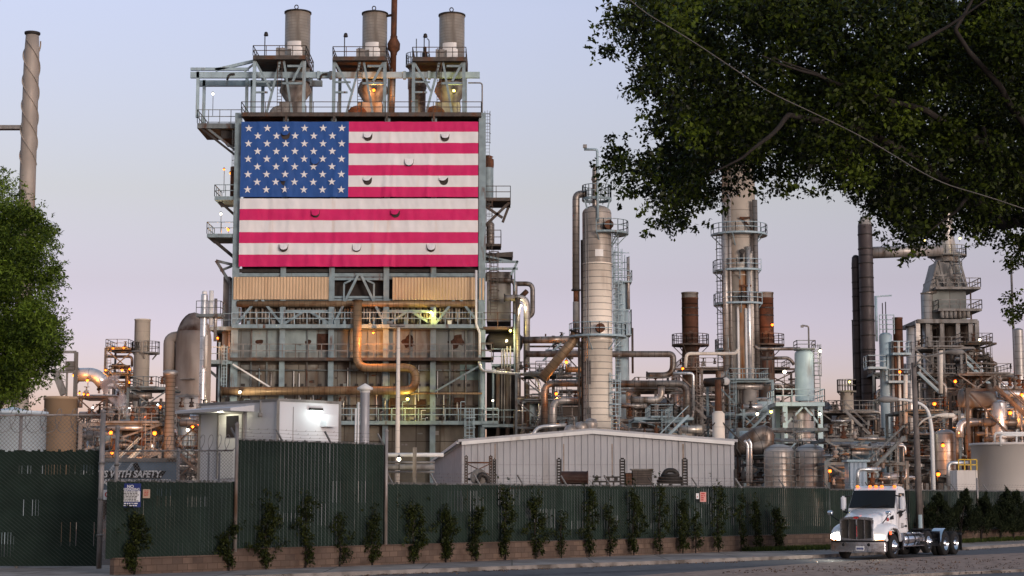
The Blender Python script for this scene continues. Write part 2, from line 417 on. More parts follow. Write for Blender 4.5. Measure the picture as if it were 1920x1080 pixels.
for i, x in enumerate(colx):
    w = .7 if i in (0, 5) else .5
    m = MB().box(x - w / 2, YB - .1, 0, x + w / 2, YB + .5, fz(212)).box(x - w / 2 - .12, YB - .22, 0, x + w / 2 + .12, YB - .1, fz(212))
    put('column', m, TEAL, bld)
for py, hh, mt in ((507, .5, DARK), (515, .45, TEAL), (521, .35, TEALD), (563, .4, TEAL)):
    put('beam', MB().box(xl - .4, YB + .15, fz(py) - hh / 2, xr + .4, YB + .6, fz(py) + hh / 2), mt, bld)
def corr(x0, x1, z0, z1, y, per=.42):
    m = MB(); vs = []; k = int((x1 - x0) / per * 4)
    for i in range(k + 1):
        x = x0 + (x1 - x0) * i / k; d = (0, 0, .11, .11)[i % 4]
        vs += [(x, y + d, z0), (x, y + d, z1)]
    m.add(vs, [(2 * i, 2 * i + 2, 2 * i + 3, 2 * i + 1) for i in range(k)])
    m.box(x0, y + .16, z0, x1, y + .3, z1); return m
put('cladding_panel', corr(fx(440), fx(617), fz(562), fz(520), YB - .45), TAN, bld)
put('cladding_panel', corr(fx(737), fx(894), fz(563), fz(521), YB - .45), TAN, bld)
put('cladding_panel', corr(fx(899), fx(910), fz(563), fz(522), YB - .3), TAN, bld)
for py0, py1, mt in ((612, 676, BW2), (676, 796, BW), (796, 985, BW3)):
    put('wall', MB().box(xl, YB + .7 + (.01 if mt is BW else 0), fz(py1), xr, YB + 1.2, fz(py0)), mt, bld)
# decks with railings
def fdeck(pa, pb, py, mat, rail=22, th=.45, y0=-1.5):
    platform(bld, fx(pa), fx(pb), YB + y0, YB + .65, fz(py), mat, 'f', rail * SM(YB), th, .1, GREY if mat is BROWN else TEALB)
fdeck(440, 906, 610, TEAL, 22, .5); fdeck(438, 922, 672, BROWN, 25, .4); fdeck(640, 935, 790, TEAL, 23, .5)
# V bracing under the cladding
def brace(a, b, w=.32, mat=TEAL, y=-.15):
    put('brace', MB().bar((fx(a[0]), YB + y, fz(a[1])), (fx(b[0]), YB + y, fz(b[1])), w), mat, bld)
for a, b in (((484, 562), (447, 607)), ((493, 562), (530, 607)), ((569, 586), (534, 608)), ((585, 586), (622, 608)), ((672, 516), (628, 608)), ((678, 516), (722, 608)),
             ((762, 586), (728, 609)), ((775, 586), (811, 609)), ((852, 563), (816, 609)), ((864, 563), (900, 608))): brace(a, b)
for a, b, w in (((535, 583), (620, 583), .3), ((727, 583), (810, 583), .3), ((624, 523), (724, 523), .3), ((624, 557), (724, 557), .3)): brace(a, b, w, TEAL, .25)
brace((443, 684), (513, 727), .2, WHITEP, -1.2); brace((818, 735), (898, 688), .22, TEAL, -1.2)
for a in (646, 702): brace((a, 532), (a, 575), .22, TEAL); brace((a, 532), (674 + (a - 674) * .55, 526), .22, TEAL)
# header and boiler tubes
put('header_pipe', MB().tube([(fx(446), YB - .0, fz(570)), (fx(892), YB - .0, fz(570))], .47, 12), BRONZE, bld)
rnd = random.Random(3)
TUBEM = surf('boiler_tube_steel', (.30, .26, .22), .5, .3, .35, 1.5, streak=((.12, .09, .07), .5, .7, (2, 2, .4)))
tub = None
for i in range(74):
    px = 450 + i * 5.95 + rnd.uniform(-1, 1)
    if abs(px - 532) < 4 or abs(px - 673) < 9 or (448 < px < 530 and rnd.random() < .35): continue
    zt, zb = fz(576), fz(606 + rnd.uniform(-4, 1))
    o = put('boiler_tube', MB().tube([(fx(px), YB + .75, zt), (fx(px), YB + .75, zb)], .15 + rnd.random() * .04, 7), TUBEM, bld)
put('tube_backing', MB().box(xl + .4, YB + 1.15, fz(612), xr - .4, YB + 1.3, fz(563)), surf('furnace_lining', (.10, .075, .055), .8, 0, .4, .6), bld)
# burner ports and doors
SOOT = surf('sooty_burner', (.045, .02, .012), .85, 0, .5, 2.5)
for px in (488, 578, 768, 858):
    x, z = fx(px), fz(640); rr = random.Random(px)
    m = MB().lathe((x, YB + .66, z), [(.002, -.1), (.35, -.16), (.55, -.03), (.6 + .2 * rr.random(), .0), (1.05, .02)], 16, 'y')
    if px == 578: m.box(x - 1.6, YB + .6, z - .9, x - 1.3, YB + .72, z - .5)
    for k in range(len(m.v)):
        p = V(m.v[k]); d = p - V((x, YB + .66, z)); f = .82 + .75 * noise.noise(V((d.x * 1.5 + px, d.z * 1.5, 0))); m.v[k] = (x + d.x * f * 1.05, p.y, z + d.z * f * .8)
    put('burner_port', m, SOOT, bld)
for px, py, w, h_ in ((607, 640, 22, 30), (742, 757, 20, 22), (791, 758, 17, 20), (862, 757, 19, 24), (606, 770, 14, 40)):
    put('access_door', MB().box(fx(px - w / 2), YB + .55, fz(py + h_ / 2), fx(px + w / 2), YB + .75, fz(py - h_ / 2)), RUST if px == 606 else SOOT, bld)
for px in list(range(455, 620, 16)) + list(range(640, 720, 14)) + list(range(740, 900, 15)):
    if rnd.random() < .7: put('peep_hatch', MB().box(fx(px), YB + .5, fz(724), fx(px + 4 + rnd.random() * 4), YB + .72, fz(719)), DARK, bld)
    if rnd.random() < .8: put('burner_box', MB().box(fx(px), YB - .2, fz(787), fx(px + 9), YB + .72, fz(781)), GREY if rnd.random() < .6 else DARK, bld)
for px in (456, 470, 500, 540, 556, 566, 590, 650, 708, 780, 833, 848, 876):
    put('wall_pipe', MB().tube([(fx(px), YB + .45, fz(790)), (fx(px), YB + .45, fz(735 + rnd.random() * 12))], .09, 6), WHITEP if rnd.random() < .4 else BROWN, bld)
for i in range(5):
    for px_ in (colx[i] + (colx[i + 1] - colx[i]) * q for q in ((.5,) if i % 2 else (.34, .67))):
        put('stiffener', MB().box(px_ - .1, YB + .45, fz(790), px_ + .1, YB + .75, fz(676)), TEALD, bld)
        put('stiffener', MB().box(px_ - .09, YB + .45, fz(672), px_ + .09, YB + .75, fz(614)), TEALD, bld)
put('conduit', MB().tube([(fx(447), YB + .3, fz(694)), (fx(900), YB + .3, fz(694))], .1, 6), TEALD, bld)
put('conduit', MB().tube([(fx(640), YB + .2, fz(760)), (fx(900), YB + .2, fz(760))], .08, 6), BROWN, bld)
put('painted_deck_shade', MB().box(xl + .5, YB + .5, fz(797) , xr - .5, YB + .69, fz(788)), BW4, bld)  # dark strip painted in as shade under the lower deck
put('painted_deck_shade', MB().box(xl + .5, YB + .52, fz(683), xr - .5, YB + .69, fz(677)), BW4, bld)  # same painted shade strip below the middle deck
put('clean_panel', MB().box(fx(443), YB + .6, fz(727), fx(471), YB + .69, fz(700)), BW2, bld)
put('clean_panel', MB().box(fx(863), YB + .6, fz(712), fx(897), YB + .69, fz(680)), surf('teal_wall_plate', (.13, .19, .19), .7, 0, .2, .8), bld)
put('clean_panel', MB().box(fx(471), YB + .62, fz(668), fx(530), YB + .69, fz(618)), surf('pale_wall_plate', (.23, .285, .285), .7, 0, .2, .8, streak=((.16, .12, .09), .6, .75, (.9, .9, .2))), bld)
put('clean_panel', MB().box(fx(536), YB + .62, fz(660), fx(594), YB + .69, fz(618)), MATS['pale_wall_plate'], bld)
rq = random.Random(44)
for k in range(46):
    px = rq.uniform(450, 890); py = rq.choice((rq.uniform(690, 720), rq.uniform(745, 785), rq.uniform(805, 850))); w_ = rq.uniform(3, 11); h_ = rq.uniform(2, 8)
    put('patch_plate', MB().box(fx(px), YB + .58 + k * .002, fz(py + h_), fx(px + w_), YB + .69, fz(py)), rq.choice((GREY, BW4, BW2, RUST, BROWN)), bld)
for k in range(16):
    px = rq.uniform(455, 885); py = rq.uniform(745, 760); put('burner_pipe', MB().tube([(fx(px), YB - .6, fz(788)), (fx(px), YB - .6, fz(py)), (fx(px), YB + .7, fz(py))], .12, 6, .3), rq.choice((CLAD, RUST, DARK)), bld)
for k in range(22):
    px = rq.uniform(450, 880); py = rq.uniform(745, 786); put('instrument_pipe', MB().tube([(fx(px), YB - .3, fz(789)), (fx(px), YB - .3, fz(py)), (fx(px + rq.uniform(4, 14)), YB - .3, fz(py))], .06, 6, .15), rq.choice((WHITEP, CLAD, TEALB)), bld)
for k in range(14):
    px = rq.uniform(452, 880); put('instrument_pipe', MB().tube([(fx(px), YB + .4, fz(rq.uniform(735, 760))), (fx(px), YB + .4, fz(rq.uniform(684, 700)))], .07, 6), rq.choice((WHITEP, CLAD, TEAL)), bld)
for k in range(12):
    px = rq.uniform(452, 880); put('instrument_box', MB().box(fx(px), YB - .9, fz(609), fx(px + rq.uniform(3, 8)), YB - .3, fz(rq.uniform(594, 604))), rq.choice((GREY, WHITEP, DARK, TEAL)), bld)
# roof deck
platform(bld, fx(450), fx(902), YB - 1.2, YB + 19, fz(214), BROWN, 'flrb', 20 * SM(YB), .55, .09, None, 3.2)
for px in (535, 625, 724, 813): put('bracket', MB().box(fx(px - 2), YB - 1.3, fz(230), fx(px + 2), YB - .9, fz(216)), BROWN, bld)
# side walkways on the left
def side(pa, pb, py, rail, mat=TEAL, sides='fl', d0=0., d1=6., th=.5): platform(bld, fx(pa), fx(pb), YB + d0, YB + d1, fz(py), mat, sides, rail * SM(YB), th, .09)
side(362, 447, 228, 26, TEALD, 'flb', 1, 9, .7); side(400, 441, 368, 22); side(387, 441, 438, 22, TEAL); side(395, 441, 612, 24); side(379, 441, 676, 24, TEAL, 'fl', -1, 5)
put('machine_box', MB().box(fx(405), YB + 2, fz(254), fx(447), YB + 8, fz(238)), DARK, bld)
for a, b, w in (((368, 236), (441, 292), .3), ((376, 233), (444, 285), .3), ((404, 372), (441, 405), .35), ((392, 444), (436, 480), .45), ((402, 486), (434, 536), .4), ((402, 486), (447, 497), .35), ((410, 505), (447, 490), .3), ((385, 686), (432, 726), .35), ((404, 372), (412, 384), .4)):
    brace(a, b, w, DARK if b[1] > 290 and a[1] < 470 else TEALD, 1.5)
put('duct', MB().box(fx(415), YB + 2, fz(900), fx(428), YB + 6, fz(515)), GREY, bld)
for px, r, y0, y1, mt in ((431, .22, 525, 800, CLAD), (437, .16, 300, 780, BROWN), (412, .14, 640, 800, TEALB), (421, .13, 645, 745, TEALB), (432, .2, 650, 745, TEALB), (434, .55, 310, 368, RUST)):
    put('riser_pipe', MB().tube([(fx(px), YB + 1.2, fz(y0)), (fx(px), YB + 1.2, fz(y1))], r, 8), mt, bld)
put('ladder', ladder_mb(fx(436), YB + .8, fz(345), fz(242), .6), TEALD, bld)
put('ladder', ladder_mb(fx(427), YB - 1.2, fz(745), fz(650), .7, False, .1), TEALB, bld)
put('dark_bay', MB().box(fx(398), YB + 5, fz(905), fx(441), YB + 5.4, fz(618)), DARK, bld)
# right-hand equipment tower
put('ladder', ladder_mb(fx(913), YB + 2, fz(290), fz(203), .6), TEALD, bld)
put('vessel', MB().lathe((fx(914), YB + 3.5, 0), dome_prof(.75, fz(372), fz(296), .5), 16), TEAL, bld)
put('vessel_cap', MB().lathe((fx(914), YB + 3.5, 0), [(.78, fz(306)), (.82, fz(300)), (.8, fz(290)), (.5, fz(287)), (.75, fz(285)), (.3, fz(282)), (.01, fz(282))], 16), RUST, bld)
platform(bld, fx(903), fx(957), YB + 1, YB + 7, fz(368), BROWN, 'fr', 22 * SM(YB), .45, .09)
for a_, b_ in (((955, 2, 375), (908, 2, 420)), ((953, 6, 375), (942, 6, 404)), ((942, 2, 404), (906, 2, 380))): put('brace', MB().bar((fx(a_[0]), YB + a_[1], fz(a_[2])), (fx(b_[0]), YB + b_[1], fz(b_[2])), .35), BROWN, bld)
put('vessel', MB().lathe((fx(919), YB + 2.5, 0), dome_prof(.55, fz(456), fz(416), .4), 14), CLADB, bld)
platform(bld, fx(908), fx(939), YB + 1, YB + 5, fz(455), BROWN, 'flr', 26 * SM(YB), .3, .09)
put('ladder', ladder_mb(fx(917), YB + .8, fz(520), fz(375), .7), BROWN, bld)
put('ladder', ladder_mb(fx(926), YB + .6, fz(590), fz(470), .9, True, .09), BROWN, bld)
put('roof_sheet', MB().prism([(fx(904), YB + 1, fz(474)), (fx(962), YB + 1, fz(470)), (fx(960), YB + 1, fz(480)), (fx(904), YB + 1, fz(478))], (0, 6, 0)), BROWN, bld)
m = MB()
for py in (490, 503): m.bar((fx(904), YB + .5, fz(py)), (fx(971), YB + .5, fz(py)), .3)
m.bar((fx(904), YB + .5, fz(478)), (fx(962), YB + .5, fz(490)), .25).bar((fx(971), YB + .5, fz(488)), (fx(958), YB + .5, fz(515)), .3).bar((fx(965), YB + .5, fz(503)), (fx(965), YB + .5, fz(545)), .2)
put('bracket_frame', m, TEAL, bld)
put('equipment_house', MB().box(fx(912), YB + 2, fz(600), fx(958), YB + 9, fz(506)).box(fx(908), YB + 1.9, fz(512), fx(961), YB + 9.2, fz(508)), GREY, bld)
put('equipment_house', MB().box(fx(912), YB + 4, fz(900), fx(968), YB + 10, fz(690)), DARK, bld)
platform(bld, fx(905), fx(962), YB - .5, YB + 6, fz(613), BROWN, 'fr', 26 * SM(YB), .4, .1)
platform(bld, fx(922), fx(966), YB - .5, YB + 5, fz(683), TEAL, 'fr', 28 * SM(YB), .3, .1)
platform(bld, fx(903), fx(925), YB - 1.5, YB + 3, fz(671), BROWN, 'fr', 26 * SM(YB), .4, .1)
put('boiler_drum', MB().lathe((fx(935), YB + 2, fz(640)), dome_prof(1.3, -1., 2.5, .8), 18, 'x'), DARK, bld)
for px, r, y0, y1, mt in ((965, .16, 590, 700, TEALB), (941, .1, 655, 790, GREY), (946, .1, 655, 790, GREY), (951, .1, 650, 800, GREY), (957, .1, 650, 790, GREY), (934, .28, 690, 905, BROWN), (952, .3, 690, 905, BROWN), (972, .32, 700, 905, BROWN), (925, .15, 690, 790, TEAL), (905, .4, 680, 900, TEAL)):
    put('riser_pipe', MB().tube([(fx(px), YB - .8, fz(y0)), (fx(px), YB - .8, fz(y1))], r, 8), mt, bld)
platform(bld, fx(905), fx(965), YB - 1.5, YB + 6, fz(796), TEAL, 'fr', 26 * SM(YB), .4, .1)
put('ladder', ladder_mb(fx(882), YB - 2, fz(905), fz(768), 1., True, .1), TEALB, bld)

# downpipe, bronze duct, flare pipes: each a thing of its own
def bp(l): return [(fx(a), YB + c, fz(b)) for a, b, c in l]
big_pipe('long bronze insulated duct looping down the front of the boiler block', bp([(674, 566, -2.0), (674, 692, -2.4), (783, 692, -2.4), (783, 734, -2.6), (425, 736, -2.6)]), .57, BRONZE, 'insulated_duct', bend=1.55, n=18)
big_pipe('white downpipe with a jog at the right edge of the flag block', bp([(893.5, 510, -1.8), (893.5, 612, -1.8), (900, 625, -1.8), (900, 668, -1.8)]), .16, WHITEP, 'downpipe', flanges=False)
big_pipe('yellow lit level pipe above the middle walkway of the flag block', bp([(770, 742, -1.6), (782, 739, -1.6), (905, 739, -1.6)]), .14, BRONZE, 'service_pipe', flanges=False)
big_pipe('grey pipe arching out at the top right of the flag block side', bp([(925, 523, 1.5), (966, 523, 1.5), (966, 640, 1.5)]), .33, CLADB)
big_pipe('outermost grey pipe loop against the sky right of the flag block', bp([(962, 527, 3), (999, 527, 3), (999, 585, 3), (988, 592, 3)]), .33, CLADB)
big_pipe('thick banded pipe bending down beside the flag block', bp([(945, 559, -.2), (988, 559, -.2), (987, 690, -.2)]), .44, CLAD)
big_pipe('dark stub pipe slanting up beside the banded pipe', bp([(976, 556, 1), (988, 545, .5)]), .35, RUST, flanges=False)
big_pipe('thin banded riser standing left of the thick banded pipe', bp([(971, 560, -1.), (971, 905, -1.)]), .3, CLADB)
big_pipe('white bent pipe dropping from the block towards the warehouse roof', bp([(899, 680, -2.2), (904, 697, -2.2), (1000, 706, -2.2), (1011, 720, -2.2), (1011, 780, -2.2), (1002, 808, -2.2)]), .2, SILVER, flanges=False)
big_pipe('pale curved pipe rising just behind the warehouse ridge', [P(a, b, 200) for a, b in ((996, 830), (1004, 806), (1015, 800), (1062, 797))], .22, SILVER, flanges=False)

# ------------------------------------------------------------------ the flag
FR = surf('red_flag_cloth', (.53, .016, .115), .75, 0, .07, .5)
FW = surf('white_flag_cloth', (.66, .66, .67), .75, 0, .05, .5, streak=((.60, .50, .42), .6, .85, (.8, .8, .1)))
FB = surf('blue_flag_cloth', (.020, .075, .26), .75, 0, .08, .5)
fl = root('flag', 'giant stars and stripes flag hung in two sheets across the boiler block', 'flag', (fx(672), YB - 1., fz(502)))
def wrinkle(x, z, zt, zb):
    t = (zt - z) / (zt - zb)
    w = .16 * noise.noise(V((x * .35, z * .3, 1))) + .10 * noise.noise(V((x * 1.1, z * .25, 7))) + .035 * noise.noise(V((x * 2.6 + z * .5, z * .6, 3))) + .10 * max(0, t - .55) * noise.noise(V((x * 2.2, z * .2, 5)))
    for c in (fx(535), fx(540), fx(625), fx(720), fx(735), fx(800)):
        dx = x - c - .9 * (1 - t) * sin(c); w += .42 * t ** 2.2 * math.exp(-(dx / .28) ** 2) * (.5 + .5 * noise.noise(V((c, z * .6, 2))))
    return YB - 1. - w
FLAPS = [(534, 256, 'b'), (534, 342, 'b'), (590, 304, 'b'), (689, 259, 'w'), (834, 260, 'w'), (767, 306, 'w'), (689, 341, 'w'), (832, 341, 'w'), (592, 402, 'r'), (742, 402, 'r'), (534, 466, 'w'), (670, 466, 'w'), (809, 466, 'w')]
def sheet(name, bounds, cols, canton=None):
    xa, xb = fx(450), fx(896.5); zt, zb = fz(bounds[0]), fz(bounds[-1])
    xs = list(np.linspace(xa, xb, 150))
    if canton: i = int(np.argmin([abs(x - canton) for x in xs])); xs[i] = canton
    zs = []; own = []
    for a, b, c in zip(bounds, bounds[1:], cols):
        for k in range(8): zs.append(fz(a + (b - a) * k / 8)); own.append(c)
    zs.append(zb); m = MB(); vs = [(x, wrinkle(x, z, zt, zb), z) for z in zs for x in xs]; nx = len(xs)
    m.add(vs, [])
    for j in range(len(zs) - 1):
        for i in range(nx - 1):
            m.f.append((j * nx + i, (j + 1) * nx + i, (j + 1) * nx + i + 1, j * nx + i + 1)); m.sm.append(True); m.uv.append(None)
            m.mi.append(2 if canton and xs[i] < canton - 1e-4 else own[j])
    return put(name, m, [FR, FW, FB], fl)
B1 = [231, 250, 270.7, 290.7, 312, 331.7, 352.7, 371.8]; B2 = [374.5, 394, 415.3, 437.3, 458, 479.3, 501.7]
sheet('upper_sheet', B1, [0, 1, 0, 1, 0, 1, 0], fx(653)); sheet('lower_sheet', B2, [1, 0, 1, 0, 1, 0])
m = MB()
for row in range(9):
    for c in range(6 if row % 2 == 0 else 5):
        px = 464.3 + c * 35.1 + (17.5 if row % 2 else 0); py = 243.5 + row * 14.35
        x, z, R = fx(px), fz(py), .55
        y = min(wrinkle(x + dx, z + dz, fz(231), fz(372)) for dx in (-.5, 0, .5) for dz in (-.5, 0, .5)) - .03
        ring = [(x + (R if k % 2 == 0 else R * .382) * sin(pi * k / 5), y, z + (R if k % 2 == 0 else R * .382) * cos(pi * k / 5)) for k in range(10)]
        m.add([(x, y, z)] + ring, [(0, (k + 1) % 10 + 1, k + 1) for k in range(10)])
put('stars', m, FW, fl)
OPEN = [.8, .8, .1, .55, .6, .08, .8, .85, .3, .5, .35, .15, .3]
for (px, py, c), opn in zip(FLAPS, OPEN):
    x, z = fx(px), fz(py); R = .60; y = min(wrinkle(x + dx, z + dz, fz(231), fz(502)) for dx in (-.5, 0, .5) for dz in (-.5, 0, .5)) - .04; rr_ = random.Random(px * 3 + py)
    n1 = 12; arc = [(R * cos(pi + pi * k / n1) * (1.0 if abs(sin(pi * k / n1)) > .3 else 1.), .42 - (.42 + .62) * sin(pi * k / n1) ** .55) for k in range(n1 + 1)]
    vent = MB(); vent.add([(x + u, y, z + w_) for u, w_ in arc], [tuple(range(n1, -1, -1))])
    put('wind_hole', vent, surf('wind_hole_dark', (.045, .036, .032), .8, 0, .3, 1), fl)
    fp = MB(); vs = []; sk = rr_.uniform(-.35, .1) * opn; rows_ = 6
    for j in range(rows_):
        t = j / (rows_ - 1); 
        for k, (u, w_) in enumerate(arc):
            v = (w_ - .42) * t * (1 - .62 * opn) ; vs.append((x + u * (1 - .25 * opn * t) + sk * t, y - .03 - t * (.16 + .42 * (1 - abs(opn - .4))) * sin(pi * k / n1) - .03 * sin(k * 2.1 + px), z + .42 + v))
    kk = n1 + 1; fp.add(vs, [(j * kk + i, j * kk + i + 1, (j + 1) * kk + i + 1, (j + 1) * kk + i) for j in range(rows_ - 1) for i in range(n1)], True)
    put('vent_flap', fp, {'b': FB, 'w': FW, 'r': FR}[c], fl)

# ------------------------------------------------------------------ roof stacks
def roof_stack(label, pa, pb, ptop, fa, fb, pd, dark):
    def fx(px): return P(px, 130, YB + 6).x
    def fz(py): return P(960, py, YB + 5).z
    xc = (fx(pa) + fx(pb)) / 2; r = (fx(pb) - fx(pa)) / 2 * 1.02; yc = YB + 7
    t = root('exhaust_stack', label, 'chimney stack', (xc, yc, fz(214)), 'exhaust stacks on the flag block roof')
    z1, zd, zr = fz(ptop - 3), fz(pd), P(960, 214, YB).z
    sh = put('shell', MB().lathe((xc, yc, 0), [(r * .9, z1 - .6), (r * .92, z1), (r, z1), (r, fz(150)), (r * 1.02, fz(149))], 28), STACKM, t)
    put('top_ring', MB().lathe((xc, yc, 0), [(r, z1 - .12), (r * 1.07, z1 - .12), (r * 1.07, z1 + .08), (r * .9, z1 + .08)], 28), DARK, t)
    lug = MB(); c = V((xc + .0, yc - r, z1 + .35)); pr = None
    for k in range(9):
        q = c + V((cos(2 * pi * k / 8) * .26, 0, sin(2 * pi * k / 8) * .3))
        if pr: lug.bar(pr, q, .12)
        pr = q
    put('lifting_lug', lug, DARK, t)
    plate = MB().lathe((xc, yc, 0), [(r + .06, zd + .4), (r + .06, zd + 2.1)], 6, 'z', -pi / 2 - .35, -pi / 2 + .5).lathe((xc, yc, 0), [(r + .05, zd + 1.9), (r + .05, zd + 3.)], 6, 'z', -pi / 2 - .75, -pi / 2 + .4)
    put('access_plate', plate, WHITEP, t)
    put('cone', MB().lathe((xc - .2, yc, 0), [(r * 1.02, fz(149)), (r * 1.2, fz(160)), (r * 1.25, fz(166)), (r * .72, fz(186)), (r * .72, fz(192))], 24), GREY, t)
    m = MB().lathe((xc - 2.2, yc - .6, zr + .9), dome_prof(1.5, -1.1, 1.2, .5), 18, 'y')
    put('fan_casing', m, RUST if dark else GREY, t)
    put('fan_outlet', MB().box(xc - 2.2, yc - 1.8, zr + .4, xc + r * .7, yc + 1.2, fz(190)), GREY, t)
    A, B = fx(fa), fx(fb); y0, y1 = YB + 2.6, YB + 11
    for x in (A, B):
        for y in (y0, y1): put('post', MB().box(x - .22, y - .22, zr, x + .22, y + .22, zd), TEALB if not dark else TEAL, t)
    m = (A + B) / 2 + .3
    for a, b in (((A, zd - .4), ((A + m) / 2 + .5, fz(178))), (((A + m) / 2 - .3, zr), (m - .2, zd - .5)), ((m + .3, zd - .5), (B - 1.5, zr)), ((B - .2, zd - .6), ((m + B) / 2, fz(160)))):
        put('brace', MB().bar((a[0], y0, a[1]), (b[0], y0, b[1]), .3), TEAL, t)
    for q_ in ((A, 163, (A + m) / 2 + .4, 160), (A, 182, (A + m) / 2, 179), (m, 166, B, 162), (m + .8, 134, B, 130)): put('cross_beam', MB().box(q_[0], y0 - .15, fz(q_[1]), q_[2], y0 + .15, fz(q_[3])), TEAL, t)
    platform(t, A - .1, B + .3, y0 - 1, y1, zd, BROWN, 'flrb', 19 * SM(YB), .55, .09)
    put('ladder', ladder_mb(m - .2, y0 - .3, zr, zd + 1.4, .6, False, .08), BROWN, t)
    put('control_box', MB().box(m - .7, y0 - .9, zd, m + .5, y0 - .2, zd + 1.1), GREY, t)
    put('lamp_post', MB().tube([(fx(fa + 20), y0 - .9, zd), (fx(fa + 20), y0 - .9, zd + 3.2)], .07, 6).lathe((fx(fa + 22), y0 - .9, zd + 2.9), [(.03, .45), (.22, .35), (.32, -.1), (.28, -.15)], 10), DARK, t)
    return t
roof_stack('tallest looking roof stack, over the star field end of the flag', 532, 579, 20, 484, 576, 115, False)
roof_stack('middle roof stack, with an orange lamp lighting its base cone', 678, 724, 22, 631, 725, 117, True)
roof_stack('rightmost roof stack, beside the caged teal vessel', 823, 870, 25, 778, 871, 118, True)
fx0_, fz0_ = fx, fz
def fx(px, d=0): return P(px, 130, YB + 6).x
def fz(py): return P(960, py, YB + 6).z
vp = root('vent_pipe', 'slender dark brown vent pipe with a bulge, rising out of frame from the roof', 'pipe', (fx(737), YB + 6, fz(214)))
put('lower_pipe', MB().tube([(fx(735), YB + 6, fz(214)), (fx(737), YB + 6, fz(130))], .42, 12), CLADB, vp)
put('upper_pipe', MB().tube([(fx(737), YB + 6, fz(140)), (fx(739), YB + 6, fz(-60))], .42, 12), RUST, vp)
put('silencer', MB().lathe((fx(738), YB + 6, 0), [(.45, fz(103)), (.5, fz(98)), (.85, fz(93)), (.9, fz(82)), (.5, fz(72)), (.5, fz(68))], 16), RUST, vp)
put('stay', MB().bar((fx(724), YB + 6.5, fz(28)), (fx(737), YB + 6, fz(28)), .3), DARK, vp)
tv = root('roof_vessel', 'teal railed vessel half hidden behind the rightmost roof stack', 'vessel', (fx(778), YB + 12, fz(214)))
put('shell', MB().lathe((fx(778), YB + 12, 0), [(1.2, fz(214)), (1.25, fz(150)), (1.35, fz(148)), (1.35, fz(126)), (1.2, fz(120)), (1.2, fz(108)), (.01, fz(106))], 22), CLADB, tv)
ring_platform(tv, fx(779), YB + 12, .9, 1.75, fz(103), mat=TEAL, h=1.6)
put('antenna', MB().tube([(fx(776), YB + 12, fz(106)), (fx(776), YB + 12, fz(52))], .07, 6).tube([(fx(801), YB + 11, fz(110)), (fx(801), YB + 11, fz(58)), (fx(797), YB + 11, fz(55))], .07, 6, .2), TEALD, tv)
put('valve_cluster', MB().lathe((fx(793), YB + 11, fz(95)), dome_prof(.4, -1., .9), 10).lathe((fx(793), YB + 11, fz(76)), dome_prof(.25, -.3, .3), 10), DARK, tv)
cr = root('roof_crane_runway', 'pale blue crane runway jutting from the roof to the upper left', 'crane beam', (fx(420), YB + 6, fz(228)))
m = MB().box(fx(362), YB + 4, fz(152), fx(900), YB + 4.5, fz(141)).box(fx(362), YB + 9, fz(152), fx(600), YB + 9.5, fz(141))
put('runway_beam', m, TEALB, cr)
put('upper_beam', MB().box(fx(362), YB + 4, fz(138), fx(470), YB + 4.4, fz(133)).bar((fx(408), YB + 4.2, fz(137)), (fx(486), YB + 4.2, fz(119)), .4).bar((fx(462), YB + 4.2, fz(140)), (fx(482), YB + 4.2, fz(124)), .25), TEALB, cr)
for px, d in ((376, 4), (376, 9), (459, 8), (467, 9)): put('post', MB().box(fx(px) - .2, YB + d, fz(226), fx(px) + .2, YB + d + .4, fz(140)), TEALB, cr)
for px in (445, 617): put('hook_arm', MB().tube([(fx(px), YB + 3.8, fz(146)), (fx(px - 10), YB + 3.8, fz(146)), (fx(px - 14), YB + 3.8, fz(157))], .16, 8, .7), DARK, cr)
for px in (600, 623, 760, 806): put('stiffener', MB().box(fx(px) - .2, YB + 3.8, fz(154), fx(px) + .2, YB + 4.6, fz(140)), TEALB, cr)
fx, fz = fx0_, fz0_
goose = root('roof_gooseneck_pipe', 'thin gooseneck pipe bent over the right end of the roof railing', 'pipe', (fx(903), YB + 2, fz(214)))
put('bent_pipe', MB().tube([(fx(903), YB + 2, fz(214)), (fx(903), YB + 2, fz(149)), (fx(876), YB + 2, fz(149))], .1, 8, .4), GREY, goose)
# ------------------------------------------------------------------ columns, stacks and vessels
def tower(name, label, cat, px, hw, Y, bands, top='flat', pref=None, group=None, taper=1.0):
    """bands: [(py_top, py_bottom, material)], from the top down"""
    s = SM(Y); r = hw * s; x = XA(px, Y, pref or bands[0][0] + 80)
    t = root(name, label, cat, (x, Y, 0), group)
    for i, (a, b, mt) in enumerate(bands):
        za, zb = ZA(a, Y), max(0, ZA(b, Y)) if b < 905 else 0
        rr = r * (1 if i == 0 else taper)
        prof = [(rr, zb), (rr, za)] + ([(rr * 1.03, za), (rr * 1.03, za + .15)] if i else [])
        if i == 0 and top == 'dome': prof = [(rr, zb)] + dome_prof(rr, zb, za, rr * .55)[6:]
        elif i == 0: prof += [(rr * 1.05, za), (rr * 1.05, za + .18), (rr * .92, za + .18), (rr * .92, za - 1)]
        put('shell', MB().lathe((x, Y, 0), prof, 32), mt, t)
    t['_x'] = x; t['_r'] = r
    return t, x, r
def vpipe(t, px, py0, py1, Y, r, mt, name='riser_pipe', n=8, pref=None):
    x = XA(px, Y, pref or (py0 + py1) / 2)
    put(name, MB().tube([(x, Y, ZA(py0, Y)), (x, Y, ZA(py1, Y) if py1 < 905 else 0)], r, n), mt, t)
